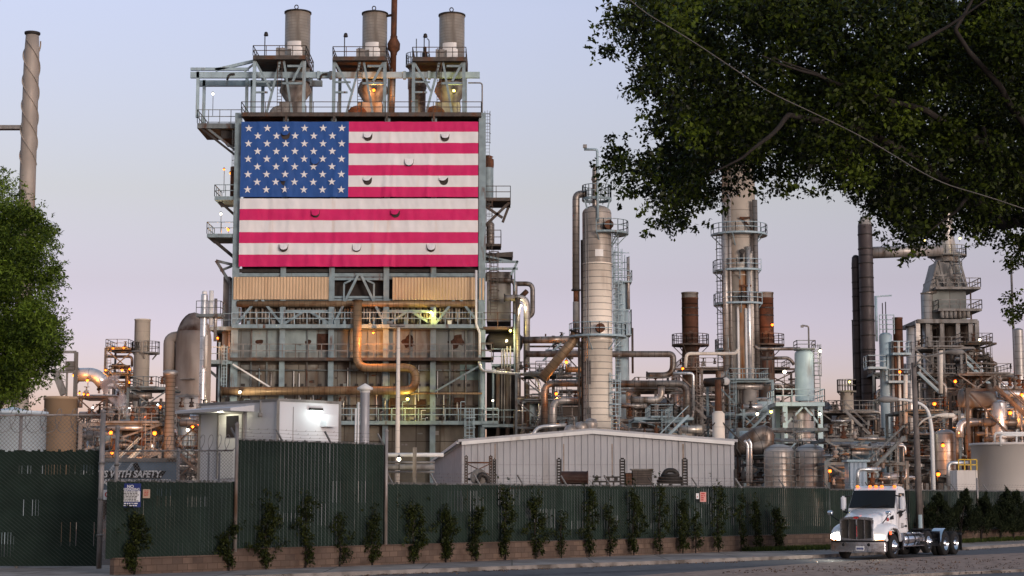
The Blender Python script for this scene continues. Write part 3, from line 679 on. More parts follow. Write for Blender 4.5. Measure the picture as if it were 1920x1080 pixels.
# bright banded column in the middle
Y1 = 200.; s1 = SM(Y1)
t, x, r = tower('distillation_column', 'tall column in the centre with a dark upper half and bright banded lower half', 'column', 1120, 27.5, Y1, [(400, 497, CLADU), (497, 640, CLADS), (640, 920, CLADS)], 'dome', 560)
zt = ZA(400, Y1)
put('access_plate', MB().lathe((x, Y1, 0), [(r + .05, ZA(484, Y1)), (r + .05, ZA(471, Y1))], 5, 'z', -1.75, -1.2), WHITEP, t)
for a, b in ((678, 722), (765, 800)): put('brown_plate', MB().lathe((x, Y1, 0), [(r + .03, ZA(b, Y1)), (r + .03, ZA(a, Y1))], 6, 'z', -2.6, -2.1), CLADB, t)  # two brown cladding plates on the column's left flank
ring_platform(t, x, Y1, r * .9, r * 1.02, ZA(372, Y1), mat=TEAL, h=1.45, th=.3)
for a in (-2.6, -.5): put('bracket', MB().bar((x + r * 1.0 * cos(a), Y1 + r * sin(a), ZA(375, Y1)), (x + r * .75 * cos(a), Y1 + r * .9 * sin(a), ZA(398, Y1)), .18), TEAL, t)
ring_platform(t, x + .9, Y1, r * .8, r * 1.62, ZA(437, Y1), -2.0, .9, TEAL, 1.3)
ring_platform(t, x, Y1, r, r * 1.95, ZA(630, Y1), -pi, 0.35, TEALB, 1.35)
for px, py, q in ((1139, 427, 1.2), (1122, 618, .7)):
    put('manway', MB().tube([(XA(px, Y1, 540), Y1 - r * .6, ZA(py, Y1)), (XA(px, Y1, 540) + .1, Y1 - r - .8, ZA(py, Y1))], .52, 14), RUST, t)
for px in (1099, 1103): vpipe(t, px, 400, 920, Y1 - r * .75, .07, GREY, pref=560)
for px, a in ((1085, 470), (1091, 450)): vpipe(t, px, a, 920, Y1, .12, BROWN, pref=560)
put('ladder', ladder_mb(XA(1154, Y1, 540), Y1 - .2, ZA(640, Y1), ZA(437, Y1), .55, True, .06), TEAL, t)
put('ladder', ladder_mb(XA(1152, Y1, 700), Y1 - .8, ZA(815, Y1), ZA(700, Y1), .9, True, .1), TEALB, t)
put('relief_valve', MB().lathe((XA(1115, Y1, 360), Y1 - .5, 0), [(.3, ZA(400, Y1)), (.3, ZA(342, Y1)), (.42, ZA(338, Y1)), (.28, ZA(330, Y1)), (.28, ZA(320, Y1)), (.2, ZA(314, Y1))], 12), CLADB, t)
dl = root('davit_post', 'tall grey lamp post with a long arm on top of the banded column', 'lamp', (XA(1119, Y1, 360), Y1 - r, ZA(425, Y1)))
put('post', MB().tube([(XA(1119, Y1, 360), Y1 - r - .1, ZA(420, Y1)), (XA(1119, Y1, 360), Y1 - r - .1, ZA(286, Y1)), P(1095, 280, Y1 - r)], .15, 8, .3), TEALB, dl)
put('lamp_head', MB().box(XA(1092, Y1, 280), Y1 - r - .3, ZA(283, Y1), XA(1099, Y1, 280), Y1 - r + .1, ZA(277, Y1)), GREY, dl)
big_pipe('fat overhead line hooking over the left of the banded column and running down', [P(1100, 364, Y1), P(1080, 364, Y1), P(1080, 545, Y1)], .42, CLADB, bend=1.5)
ex = root('expansion_joint', 'rusty sleeve and grey box under the hooked overhead line', 'pipe', P(1080, 620, Y1))
put('rust_sleeve', MB().tube([P(1080, 546, Y1), P(1080, 566, Y1)], .3, 12), RUST, ex); put('collar', MB().tube([P(1080, 566, Y1), P(1080, 620, Y1)], .36, 8), GREY, ex)
big_pipe('short brown line slanting down from the column ring platform', [P(1080, 622, Y1), P(1074, 640, Y1), P(1015, 712, Y1)], .55, BRONZE, bend=.6)
# teal caged tower behind it
Y = 222.
t, x, r = tower('caged_tower', 'slim teal tower with ladders and rails just right of the banded column', 'column', 1166, 13, Y, [(535, 920, TEALB)], 'dome', 600)
put('ladder', ladder_mb(XA(1158, Y, 560), Y - r - .4, ZA(700, Y), ZA(470, Y), .8, True, .09), TEALB, t)
m = MB()
for px in (1150, 1160, 1172, 1180): m.bar((XA(px, Y, 560), Y, ZA(540, Y)), (XA(px, Y, 560), Y, ZA(472 + (px % 7) * 2, Y)), .12)
for py in (474, 492, 504, 520, 528): m.bar((XA(1148, Y, 560), Y, ZA(py, Y)), (XA(1181, Y, 560), Y, ZA(py, Y)), .1)
put('cage_frame', m, TEALB, t); vpipe(t, 1178, 482, 580, Y - 1, .2, CLAD); vpipe(t, 1186, 615, 700, Y - 1, .14, BROWN)
platform(t, XA(1150, Y), XA(1184, Y), Y - 1.5, Y + 1.5, ZA(529, Y), TEALB, 'fr', 1.3, .2); platform(t, XA(1150, Y), XA(1182, Y), Y - 1.8, Y + 1.5, ZA(628, Y), TEALB, 'fr', 3., .2, .1)
# pair of rust streaked tower right of it
Y2 = 215.; s2 = SM(Y2)
RSTK = surf('cream_tower_shell', (.44, .40, .35), .6, .1, .18, .4, streak=((.22, .10, .04), .60, .76, (.55, .55, .06)), seam=(3.4, .1, .6))
t, x, r = tower('fractionating_tower', 'tallest cream tower with three ring platforms and a rust streak, its top hidden by leaves', 'column', 1387, 31, Y2, [(300, 520, RSTK), (520, 720, RSTK)], 'flat', 540, taper=1.04)
put('skirt', MB().lathe((x, Y2, 0), [(r * 1.04, 0), (r * 1.04, ZA(720, Y2))], 28), CLADB, t)
put('rust_streak', MB().lathe((x, Y2, 0), [(r * 1.05, ZA(715, Y2)), (r * 1.05, ZA(508, Y2))], 8, 'z', -1.72, -1.25), surf('rust_streak', (.20, .085, .03), .8, 0, .4, 1., streak=((.30, .23, .17), .5, .66, (1.6, 1.6, .08))), t)
for py, a0, a1, k in ((440, -pi, .5, 1.72), (508, -pi - .4, -.75, 1.62), (570, -pi - .4, -.7, 1.6), (655, -pi - .5, -2.2, 1.55)):
    ring_platform(t, x, Y2, r * .98, r * k, ZA(py, Y2), a0, a1, TEALB, 1.15)
for px, a, b, rr, mt in ((1361, 380, 730, .36, CLAD), (1370, 365, 735, .2, CLAD), (1404, 462, 780, .3, SILVER), (1411, 470, 730, .2, CLAD), (1418, 375, 730, .32, CLADB), (1383, 575, 770, .15, WHITEP), (1398, 578, 770, .16, WHITEP), (1410, 475, 735, .2, CREAM)): vpipe(t, px, a, b, Y2 - r * 1.08, rr, mt, pref=560)
for py in (414, 540): put('davit_arm', MB().bar((x - .2, Y2 - r - .3, ZA(py, Y2)), (x + 1.1, Y2 - r - .3, ZA(py, Y2)), .22).bar((x + .1, Y2 - r - .3, ZA(py, Y2)), (x + 1.3 if py < 500 else x, Y2 - r - .2, ZA(py + 22, Y2)), .2), RUST, t)
put('manway', MB().tube([(x + .05, Y2 - r * .7, ZA(476, Y2)), (x + .05, Y2 - r - .5, ZA(476, Y2))], .3, 12).tube([(x + .05, Y2 - r - .3, ZA(478, Y2)), (x, Y2 - r - .3, ZA(495, Y2))], .2, 8), DARK, t)
put('manway', MB().tube([(x, Y2 - r * .7, ZA(560, Y2)), (x, Y2 - r - .5, ZA(560, Y2))], .5, 12), DARK, t)
put('ladder', ladder_mb(XA(1348, Y2, 560), Y2 - 1, ZA(700, Y2), ZA(440, Y2), .6, True, .07), TEALD, t)
# two rusty stacks
Y = 232.
for px, lab, l2 in ((1294, 'rusty brown stack with a ring platform, standing alone left of the cream tower', 1), (1435, 'rusty brown stack half behind the right side of the cream tower', 0)):
    RS = surf('rust_stack', (.10, .048, .032), .75, .1, .4, .6, streak=((.04, .024, .018), .46, .6, (.7, .7, .3)), spots=((.20, .16, .13), .62, .74, .5), seam=(3.1, .14, .3))
    t, x, r = tower('furnace_stack', lab, 'chimney stack', px, 15.5, Y, [(551, 561, GREY), (561, 700, RS)], 'flat', 600, 'rusty furnace stacks')
    put('base_casing', MB().lathe((x, Y, 0), [(r * 1.04, 0), (r * 1.04, ZA(662, Y))], 8), BROWN, t)
    ring_platform(t, x, Y, r, r * 2.25, ZA(646, Y), mat=BROWN, h=1.3)
    for q in (578, 592): put('band', MB().lathe((x, Y, 0), [(r * 1.03, ZA(q + 1, Y)), (r * 1.03, ZA(q - 1, Y))], 28), DARK, t)
# pale blue vessel on a teal table
Y = 190.
t, x, r = tower('blue_vessel', 'pale blue upright vessel on a teal steel table over a silver drum', 'vessel', 1508, 17.5, Y, [(664, 752, TEALB)], 'dome', 700)
platform(t, XA(1490, Y), XA(1524, Y), Y - 1.2, Y + 1, ZA(654, Y), TEALD, 'flr', .8, .15)
put('ladder', ladder_mb(XA(1532, Y, 700), Y, ZA(740, Y), ZA(646, Y), .6, True, .08), TEALD, t)
platform(t, XA(1444, Y), XA(1534, Y), Y - 3, Y + 3, ZA(757, Y), TEALB, 'flr', 24 * SM(Y), .4, .08)
m = MB()
for px in (1465, 1530):
    for d in (-2.6, 2.6): m.box(XA(px, Y, 790) - .25, Y + d - .2, 0, XA(px, Y, 790) + .25, Y + d + .2, ZA(757, Y))
m.bar((XA(1468, Y, 790), Y - 2.6, ZA(796, Y)), (XA(1498, Y, 790), Y - 2.6, ZA(766, Y)), .2).bar((XA(1527, Y, 790), Y - 2.6, ZA(796, Y)), (XA(1502, Y, 790), Y - 2.6, ZA(766, Y)), .2)
put('table_frame', m, TEALB, t)
ds = root('davit_post', 'slim lamp post with a short arm above the pale blue vessel', 'lamp', (XA(1517, Y, 640), Y + .5, ZA(654, Y)))
put('post', MB().tube([(XA(1518, Y, 640), Y + .5, ZA(654, Y)), (XA(1518, Y, 640), Y + .5, ZA(611, Y)), P(1504, 610, Y + .5)], .09, 6, .2), GREY, ds)
put('lamp_head', MB().box(XA(1503, Y, 610), Y + .3, ZA(613, Y), XA(1508, Y, 610), Y + .7, ZA(609, Y)), GREY, ds)
for lab, px, hw, a, b, YY in (('fat silver drum under the teal table of the pale blue vessel', 1497, 29, 778, 920, 191), ('left one of the two silver tanks at the fence behind the warehouse end', 1460, 28, 848, 920, 165), ('right one of the two silver tanks at the fence, below the pale blue vessel', 1518, 28, 848, 920, 165)):
    tt, xx, rr = tower('storage_vessel', lab, 'tank', px, hw, YY, [(a, b, CLAD)], 'dome', 830)
    if YY == 165:
        put('cage_rail', railing_mb([(xx - rr - .2, YY - rr - .4, ZA(915, YY)), (xx + rr + .2, YY - rr - .4, ZA(915, YY))], 3.3, .9, .06, 5), TEALD, tt)
# black twin stacks and their duct
Y = 250.
ts = root('twin_stack', 'pair of black clad stacks joined side by side with a silver crossover duct', 'chimney stack', (XA(1627, Y), Y, 0))
xa, xb = XA(1626, Y, 600), XA(1611, Y, 600)
put('front_stack', MB().lathe((xa, Y, 0), [(1.02, 0), (1.02, ZA(424, Y)), (.95, ZA(420, Y)), (.5, ZA(408, Y)), (.01, ZA(406, Y))], 24), BLACKP, ts)
put('rear_stack', MB().lathe((xb, Y + 1.5, 0), [(.62, 0), (.62, ZA(492, Y)), (.55, ZA(480, Y)), (.3, ZA(476, Y)), (.01, ZA(475, Y))], 20), BLACKP, ts)
for q_, r_, ys in ((xa, 1.02, range(440, 800, 27)), (xb, .62, range(500, 800, 27))):
    for py in ys: put('flange', MB().lathe((q_, Y + (0 if q_ == xa else 1.5), 0), [(r_, ZA(py + 1, Y)), (r_ * 1.07, ZA(py + 1, Y)), (r_ * 1.07, ZA(py - 1, Y)), (r_, ZA(py - 1, Y))], 20), DARK, ts)
put('cap', MB().lathe((xa, Y, 0), [(1.0, ZA(424, Y)), (.97, ZA(419, Y)), (.6, ZA(407, Y)), (.01, ZA(405, Y))], 20), GREY, ts)
put('crossover_duct', MB().tube([(xa + .8, Y + .5, ZA(473, Y)), (XA(1770, Y, 470), Y + 1.5, ZA(466, Y))], .85, 16), CLAD, ts)
# heater with truss cone
Y = 265.
ht = root('process_heater', 'tall grey heater with a truss cone and railed galleries under the overhanging leaves', 'furnace', (XA(1775, Y), Y, 0))
hx = lambda p: XA(p, Y, 560)
xc = hx(1778)
put('stack', MB().lathe((xc, Y, 0), [(1.9, ZA(492, Y)), (1.5, ZA(476, Y)), (1.05, ZA(440, Y)), (1.0, ZA(350, Y))], 24), CLAD, ht)
ring_platform(ht, xc, Y, 1.3, 2.9, ZA(479, Y), mat=GREY, h=1.3)
put('hood', MB().prism([(hx(1733), Y - 3, ZA(552, Y)), (hx(1802), Y - 3, ZA(545, Y)), (hx(1792), Y - 2, ZA(497, Y)), (hx(1752), Y - 2, ZA(494, Y))], (0, 5, 0)), surf('heater_hood', (.24, .225, .21), .6, .1, .25, .5), ht)
m = MB()
for a, b in (((1733, 552), (1752, 494)), ((1752, 494), (1764, 548)), ((1764, 548), (1775, 496)), ((1775, 496), (1790, 548)), ((1803, 546), (1792, 497)), ((1742, 522), (1797, 522))): m.bar((hx(a[0]), Y - 3.4, ZA(a[1], Y)), (hx(b[0]), Y - 3.2, ZA(b[1], Y)), .3)
put('truss', m, GREY, ht)
put('casing', MB().box(hx(1738), Y - 3, ZA(612, Y), hx(1802), Y + 4, ZA(548, Y)), BW2, ht)
platform(ht, hx(1741), hx(1823), Y - 5, Y + 3, ZA(545, Y), GREY, 'flr', 1.3, .35, .1); platform(ht, hx(1744), hx(1824), Y - 5, Y + 3, ZA(585, Y), GREY, 'flr', 1.3, .35, .1)
put('exhaust_spout', MB().tube([(hx(1745), Y - 3.4, ZA(551, Y)), (hx(1716), Y - 3.6, ZA(556, Y))], .35, 8, r1=.15), CLADB, ht)
vpipe(ht, 1742, 552, 900, Y - 4, .75, CLAD); vpipe(ht, 1822, 548, 700, Y - 3, .12, BROWN); vpipe(ht, 1764, 615, 800, Y - 4, .4, CLADB)
put('ladder', ladder_mb(hx(1783), Y - 4.2, ZA(545, Y), ZA(480, Y), .9, True, .1), TEALD, ht)
for i in range(7): put('burner_tube', MB().tube([(hx(1752 + i * 8), Y - 4.4, ZA(602, Y)), (hx(1752 + i * 8), Y - 4.4, ZA(588, Y))], .32, 8), GREY, ht)
put('roof_slab', MB().box(hx(1702), Y - 6, ZA(613, Y), hx(1812), Y + 5, ZA(606, Y)), GREY, ht)
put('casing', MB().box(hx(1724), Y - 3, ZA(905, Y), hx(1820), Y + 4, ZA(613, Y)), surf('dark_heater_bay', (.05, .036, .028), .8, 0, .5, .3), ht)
for px in (1704, 1722, 1748, 1777, 1800, 1812): put('post', MB().box(hx(px) - .3, Y - 5.6, 0, hx(px) + .3, Y - 5, ZA(608, Y)), GREY if px != 1704 else CLAD, ht)
# pale blue slim column in front of the twin stacks
Y = 205.
t, x, r = tower('slim_column', 'slim pale blue column with stacked balconies in front of the black twin stacks', 'column', 1662, 12, Y, [(630, 920, TEALB)], 'dome', 700)
for px, py, l in ((1636, 690, 34), (1682, 664, 34), (1676, 716, 40)): platform(t, XA(px - l / 2, Y), XA(px + l / 2, Y), Y - 2.2, Y + .5, ZA(py, Y), TEALB, 'flr', 1.3, .25, .08)
put('head_cage', railing_mb([(XA(1645, Y), Y - 1.2, ZA(628, Y)), (XA(1672, Y), Y - 1.2, ZA(628, Y))], 2.2, .8, .1, 3), TEALB, t)
vpipe(t, 1643, 555, 640, Y, .16, TEALB); vpipe(t, 1655, 568, 625, Y, .06, DARK); vpipe(t, 1661, 566, 625, Y, .06, DARK)
for px, mt in ((1676, CLAD), (1681, RUST), (1688, CREAM)): vpipe(t, px, 640, 905, Y - 1, .17, mt)
put('davit_arm', MB().bar((XA(1643, Y, 556), Y, ZA(556, Y)), (XA(1672, Y, 556), Y, ZA(554, Y)), .16), TEALB, t)
t, x, r = tower('small_stack', 'short rust brown stack beside the slim pale blue column', 'chimney stack', 1684, 9, 235., [(598, 905, surf('rust_stack', (.1, .1, .1)))], 'flat', 640)
t, x, r = tower('small_stack', 'stubby brown stack peeping left of the black twin stacks', 'chimney stack', 1606, 8, 258., [(602, 905, BROWN)], 'flat', 640)
t, x, r = tower('railed_drum', 'small pale drum with a railed top in the gap left of the twin stacks', 'vessel', 1588, 12, 240., [(735, 905, CREAM)], 'flat', 760)
ring_platform(t, x, 240., r * .9, r * 1.5, ZA(733, 240.), mat=GREY, h=1.5)
t, x, r = tower('corner_column', 'cream column at the right picture edge behind hanging leaves', 'column', 1912, 9, 220., [(620, 905, CLAD)], 'dome', 700)
mp_ = root('thin_mast', 'thin brown mast rising at the right picture edge', 'mast', (XA(1901, 225, 600), 225, 0))
put('pole', MB().tube([(XA(1901, 225, 600), 225, 0), (XA(1899, 225, 600), 225, ZA(480, 225))], .22, 8, r1=.14), CLADB, mp_); put('arm', MB().bar(P(1892, 552, 225), P(1902, 552, 225), .12), GREY, mp_)
t, x, r = tower('process_drum', 'fat brown drum with an orange lamp on its side, behind the curved street lamp', 'vessel', 1772, 19, 180., [(815, 890, CLAD)], 'dome', 840)
# white tanks by the right fence
Y = 128.
WT = surf('white_tank_paint', (.74, .69, .64), .6, 0, .08, .3, panel=(3., 8., .03, (.36, .33, .30), 0), streak=((.36, .31, .27), .6, .8, (.6, .6, .08)))
t, x, r = tower('white_tank', 'large cream white tank behind the right hand fence', 'tank', 1893, 69, Y, [(836, 920, WT)], 'flat', 870)
put('rail_hoop', MB().tube([P(1865, 836, Y - 2), P(1865, 812, Y - 2), P(1930, 812, Y - 2)], .09, 8, .2).tube([P(1876, 836, Y - 2.4), P(1876, 816, Y - 2.4), P(1930, 816, Y - 2.4)], .09, 8, .2).tube([P(1906, 816, Y - 2.4), P(1906, 836, Y - 2.4)], .07, 6), WHITEP, t)
put('access_plate', MB().box(XA(1788, Y, 890), Y - 1, 0, XA(1826, Y, 890), Y + 1, ZA(882, Y)), WT, t)
YEL = surf('yellow_rail_paint', (.62, .40, .04), .55, 0, .15, 1)
put('yellow_rail', railing_mb([(XA(1790, Y, 870), Y - 1.1, ZA(882, Y)), (XA(1824, Y, 870), Y - 1.1, ZA(882, Y))], .75, .42, .07, 1), YEL, t)
# left distance: domed reactor, elbow, white stack, vent
Y = 226.
rx = lambda p: XA(p, Y, 700)
dr = root('domed_reactor', 'huge pale reactor with a rusty rounded top left of the flag block', 'vessel', (rx(357), Y, 0))
RCT = surf('reactor_concrete', (.29, .245, .215), .75, 0, .2, .3, streak=((.17, .12, .09), .45, .7, (.5, .5, .08)))
R = 33 * SM(Y)
put('body', MB().lathe((rx(362), Y, 0), [(R, 0), (R, ZA(645, Y))] + [(R * sqrt(1 - (k / 8) ** 2) + .01, ZA(645, Y) + 58 * SM(Y) * k / 8) for k in range(1, 9)], 28), RCT, dr)
put('dome_crust', MB().lathe((rx(362), Y, 0), [(R * 1.01 * sqrt(1 - (k / 8) ** 2) + .01, ZA(645, Y) + 58 * SM(Y) * k / 8 + .1) for k in (3, 4, 5, 6, 7, 7.6, 8)], 28), surf('rusty_dome_crust', (.26, .215, .185), .8, 0, .25, .5, streak=((.085, .04, .024), .40, .56, (.45, .45, .3))), dr)
put('elbow_duct', MB().tube([P(340, 632, Y), P(318, 634, Y), P(317, 720, Y)], .78, 16, 1.6), RCT, dr)
for py in (712, 742): put('ledge', MB().box(rx(346), Y - R - .6, ZA(py + 2, Y), rx(372), Y - R + .6, ZA(py, Y)), GREY, dr)
put('lower_drum', MB().lathe((rx(358), Y - 1.5, 0), dome_prof(R * 1.05, 0, ZA(752, Y), .8), 26), CLAD, dr)
t, x, r = tower('silver_column', 'narrow shiny silver column against the left edge of the flag block', 'column', 382, 6.5, 219., [(554, 800, SILVER)], 'dome', 620)
put('cap_lamp', MB().lathe((x, 219., 0), dome_prof(.3, ZA(552, 219), ZA(548, 219), .2), 10), WHITEP, t); vpipe(t, 396, 545, 610, 219., .28, WHITEP); vpipe(t, 404, 560, 640, 219., .2, CLAD); vpipe(t, 386, 628, 690, 218., .2, CREAM)
platform(t, x - .8, x + 2.2, 218, 221, ZA(590, 219), TEALD, 'fr', 1.6)
Y = 250.
t, x, r = tower('white_stack', 'pale concrete stack with one side gallery in the left distance', 'chimney stack', 266, 14.5, Y, [(601, 905, CREAM)], 'flat', 660)
ring_platform(t, x + .6, Y, r, r * 1.75, ZA(661, Y), -pi / 2, pi / 2 + .4, GREY, 1.5)
ring_platform(t, x, Y, r, r * 1.35, ZA(658, Y), -pi, -pi / 2, GREY, 1.2)
Y = 150.
t, x, r = tower('vent_stack', 'ribbed metal vent pipe with a wide collar in front of the pale reactor', 'pipe', 318.5, 9, Y, [(702, 905, surf('ribbed_vent', (.42, .36, .31), .4, .5, .1, .6, seam=(.35, .07, .5)))], 'flat', 760)
put('collar', MB().lathe((x, Y, 0), [(r, ZA(706, Y)), (r * 1.5, ZA(704, Y)), (r * 1.6, ZA(700, Y)), (r * 1.5, ZA(696, Y)), (r * .9, ZA(694, Y))], 20), CLAD, t)
# spiral stack on the far left
Y = 120.
SPM = surf('spiral_stack_steel', (.30, .26, .225), .6, .1, .16, .5, streak=((.24, .10, .04), .56, .72, (1.2, 1.2, .12)))
sx_ = XA(53, Y, 300); s = SM(Y); sp = root('spiral_stack', 'slender chimney wrapped in a spiral fin behind the left tree', 'chimney stack', (sx_, Y, 0))
R0 = 14.5 * s; z0, z1 = 0, ZA(64, Y)
put('shell', MB().lathe((sx_, Y, 0), [(R0 * 1.06, 0), (R0 * 1.04, ZA(350, Y)), (R0, ZA(130, Y)), (R0 * .96, ZA(100, Y)), (R0 * .84, z1), (R0 * .7, z1), (R0 * .7, z1 - 1)], 26), SPM, sp)
for ph in (0, 2 * pi / 3, 4 * pi / 3):
    m = MB(); zz0, zz1 = ZA(310, Y), ZA(78, Y); k = 60; vs = []
    for i in range(k + 1):
        a = ph - 2 * pi * 1.65 * i / k; z = zz0 + (zz1 - zz0) * i / k
        for rr in (R0 * .98, R0 * 1.17): vs.append((sx_ + rr * cos(a), Y + rr * sin(a), z)); vs.append((sx_ + rr * cos(a), Y + rr * sin(a), z + .05))
    m.add(vs, [(4 * i + q0, 4 * i + q1, 4 * i + 4 + q1, 4 * i + 4 + q0) for i in range(k) for q0, q1 in ((0, 2), (2, 3), (3, 1), (1, 0))])
    put('spiral_fin', m, SPM, sp)
put('rim', MB().lathe((sx_, Y, 0), [(R0 * .85, z1 - .1), (R0 * 1.02, z1), (R0 * 1.02, z1 + .12), (R0 * .7, z1 + .12)], 24), DARK, sp)
put('side_arm', MB().box(XA(-20, Y, 300), Y - .3, ZA(243, Y), XA(40, Y, 300), Y + .3, ZA(236, Y)).box(XA(40, Y, 300), Y - .4, ZA(241, Y), XA(52, Y, 300), Y + .4, ZA(233, Y)), GREY, sp)
# tanks and frame behind the gate
Y = 100.
for lab, px, hw, top, mt, YY in (('squat pale blue tank behind the gate under the left tree', 22, 62, 778, surf('ice_blue_tank', (.62, .72, .78), .5, 0, .08, .3, panel=(2.2, 9, .03, (.45, .53, .58), 0)), 100.), ('tan wooden looking tank right behind the gate', 112, 30, 750, surf('tan_tank', (.50, .34, .21), .6, 0, .12, .4, panel=(.5, 9, .03, (.36, .23, .13), 0)), 104.)):
    t, x, r = tower('storage_tank', lab, 'tank', px, hw, YY, [(top, 920, mt)], 'flat', 820)
    put('roof', MB().lathe((x, YY, 0), [(r, ZA(top, YY)), (.01, ZA(top, YY) + r * .25)], 28), mt, t)
Y = 140.
fr_ = root('pipe_gantry', 'thin grey gantry frame standing behind the left tree', 'steel frame', (XA(128, Y, 700), Y, 0))
put('frame', MB().bar(P(143, 660, Y), (XA(143, Y, 700), Y, 0), .28).bar(P(143, 660, Y), P(95, 660, Y), .2).bar(P(126, 690, Y), (XA(126, Y, 700), Y, 0), .14).box(XA(95, Y, 700), Y - .2, ZA(699, Y), XA(143, Y, 700), Y + .2, ZA(694, Y)).bar(P(108, 745, Y), P(143, 748, Y), .2).bar(P(105, 700, Y), P(120, 740, Y), .5), GREY, fr_)
put('box', MB().box(XA(125, Y, 690), Y - .5, ZA(694, Y), XA(142, Y, 690), Y + .5, ZA(678, Y)), CLADB, fr_)
big_pipe('silver elbow duct curving down into the left distance units', [P(143, 703, 200), P(180, 702, 200), P(196, 722, 200)], .78, SILVER, bend=1.6)

# ------------------------------------------------------------------ generic process units, built in depth
def unit(label, pa, pb, pt, pq, Y, seed, dep=7., pn=12, vn=2, nb=None, mat=TEALD, lvl=3.4, decks=.8, pm=(CLAD, CLADB, SILVER, CLADB, BROWN, CLAD), name='process_unit', big=1., skirt=True):
    rd = random.Random(seed); pmid = (pt + min(pq, 900)) / 2
    x0, x1 = XA(pa, Y, pmid), XA(pb, Y, pmid); z1 = ZA(pt, Y); zb = max(0, ZA(pq, Y))
    t = root(name, label, 'process unit', ((x0 + x1) / 2, Y, 0)); W = x1 - x0
    nb = nb or max(1, round(W / 4.5)); xs = [x0 + W * i / nb for i in range(nb + 1)]
    nl = max(1, round((z1 - zb) / lvl)); zs = [zb + (z1 - zb) * (i + 1) / nl for i in range(nl)]
    m = MB()
    for x in xs:
        for y in (Y, Y + dep): m.box(x - .15, y - .15, 0, x + .15, y + .15, z1 - rd.choice((0, 0, lvl)) * (z1 - zb > lvl * 1.5))
    for z in zs:
        m.box(x0, Y - .12, z - .3, x1, Y + .12, z - .02).box(x0, Y + dep - .12, z - .3, x1, Y + dep + .12, z - .02)
        for x in xs: m.box(x - .1, Y + .15, z - .28, x + .1, Y + dep - .15, z - .05)
        i = rd.randrange(nb); m.bar((xs[i], Y, z - .2), (xs[i + 1], Y, z - (z1 - zb) / nl), .16)
        if rd.random() < .5: m.bar((xs[i + 1], Y, z - .2), (xs[i], Y, z - (z1 - zb) / nl), .16)
    put('frame', m, mat, t)
    for z in zs:
        if rd.random() < decks:
            a = rd.uniform(0, .3); b = rd.uniform(.65, 1.)
            platform(t, x0 + W * a, x0 + W * b, Y - .8, Y + dep, z + .1, mat, 'flr', 1.15, .18, .075)
    for i in range(int(pn * 1.9)):
        r = rd.choice((.06, .08, .1, .13, .18, .22, .3, .42)) * big; y = Y + rd.uniform(-.6, dep * .6); mt = rd.choice(pm); k = rd.random()
        a, b = sorted((rd.uniform(x0 - .5, x1), rd.uniform(x0, x1 + .5))); z = rd.uniform(zb, z1)
        if b - a < 2: b = a + 2.5
        if k < .35: pts = [(a, y, z), (b, y, z)]
        elif k < .6: z2 = rd.uniform(zb - 1, z1); pts = [(a, y, z), (b, y, z), (b, y, z2)]
        elif k < .8: z2 = rd.uniform(zb - 1, z); z3 = rd.uniform(zb - 1, z); pts = [(a, y, z2), (a, y, z), (b, y, z), (b, y, z3)]
        else: pts = [(a, y, zb - 1), (a, y, z)]
        if any((V(p) - V(q)).length < r * 3 for p, q in zip(pts, pts[1:])): pts = [(a, y, z), (b, y, z)]
        put('pipe', MB().tube(pts, r, 8), mt, t)
    for i in range(vn):
        mt = rd.choice((CLAD, CLADB, SILVER, TEALB, GREY)); y = Y + rd.uniform(.8, dep * .7); r = rd.uniform(.55, 1.1)
        if rd.random() < .5:
            z = rd.choice(zs) + r + .1 if rd.random() < .6 else zb + r; x = rd.uniform(x0 + 1, x1 - 1); l = rd.uniform(1, 2.4)
            put('drum', MB().lathe((x, y, min(z, z1 - r)), dome_prof(r, -l, l, r * .4), 16, 'x'), mt, t)
        else:
            x = rd.uniform(x0 + .5, x1 - .5); h = rd.uniform(2, 5); z = rd.uniform(zb, max(zb + .1, z1 - h))
            put('vessel', MB().lathe((x, y, 0), dome_prof(r, z, z + h, r * .5), 16), mt, t)
    for i in range(pn):
        x = rd.uniform(x0, x1); z = rd.choice(zs + [zb]) + rd.uniform(.2, .8); y = Y - rd.uniform(0, .6); q = rd.uniform(.15, .4)
        v = MB().lathe((x, y, 0), [(.01, z - q), (q, z - q * .8), (q * .5, z), (q * .9, z + q * .7), (.1, z + q), (.1, z + q * 2), (q, z + q * 2), (q, z + q * 2.2), (.01, z + q * 2.2)], 8)
        put('valve', v, rd.choice((DARK, RUST, GREY)), t)
    if W > 4:
        xa = rd.uniform(x0, x1 - 3.5); z = rd.choice(zs); sg = rd.choice((-1, 1)); st = MB()
        for d in (-.9, -.1): st.bar((xa + (3.2 if sg < 0 else 0), Y - 1 + d, z - 3.), (xa + (0 if sg < 0 else 3.2), Y - 1 + d, z + .1), .12, .25); st.bar((xa + (3.2 if sg < 0 else 0), Y - 1 + d, z - 2.), (xa + (0 if sg < 0 else 3.2), Y - 1 + d, z + 1.1), .07)
        put('stair', st, rd.choice((mat, TEALB)), t)
    if rd.random() < .6: put('ladder', ladder_mb(rd.uniform(x0 + .5, x1 - .5), Y - .5, zb, z1 + .8, .6, True, .06), mat, t)
    return t
DBAY = surf('shadowed_equipment', (.052, .040, .033), .85, 0, .5, .45)  # shadow among the far equipment, put into a dark base colour
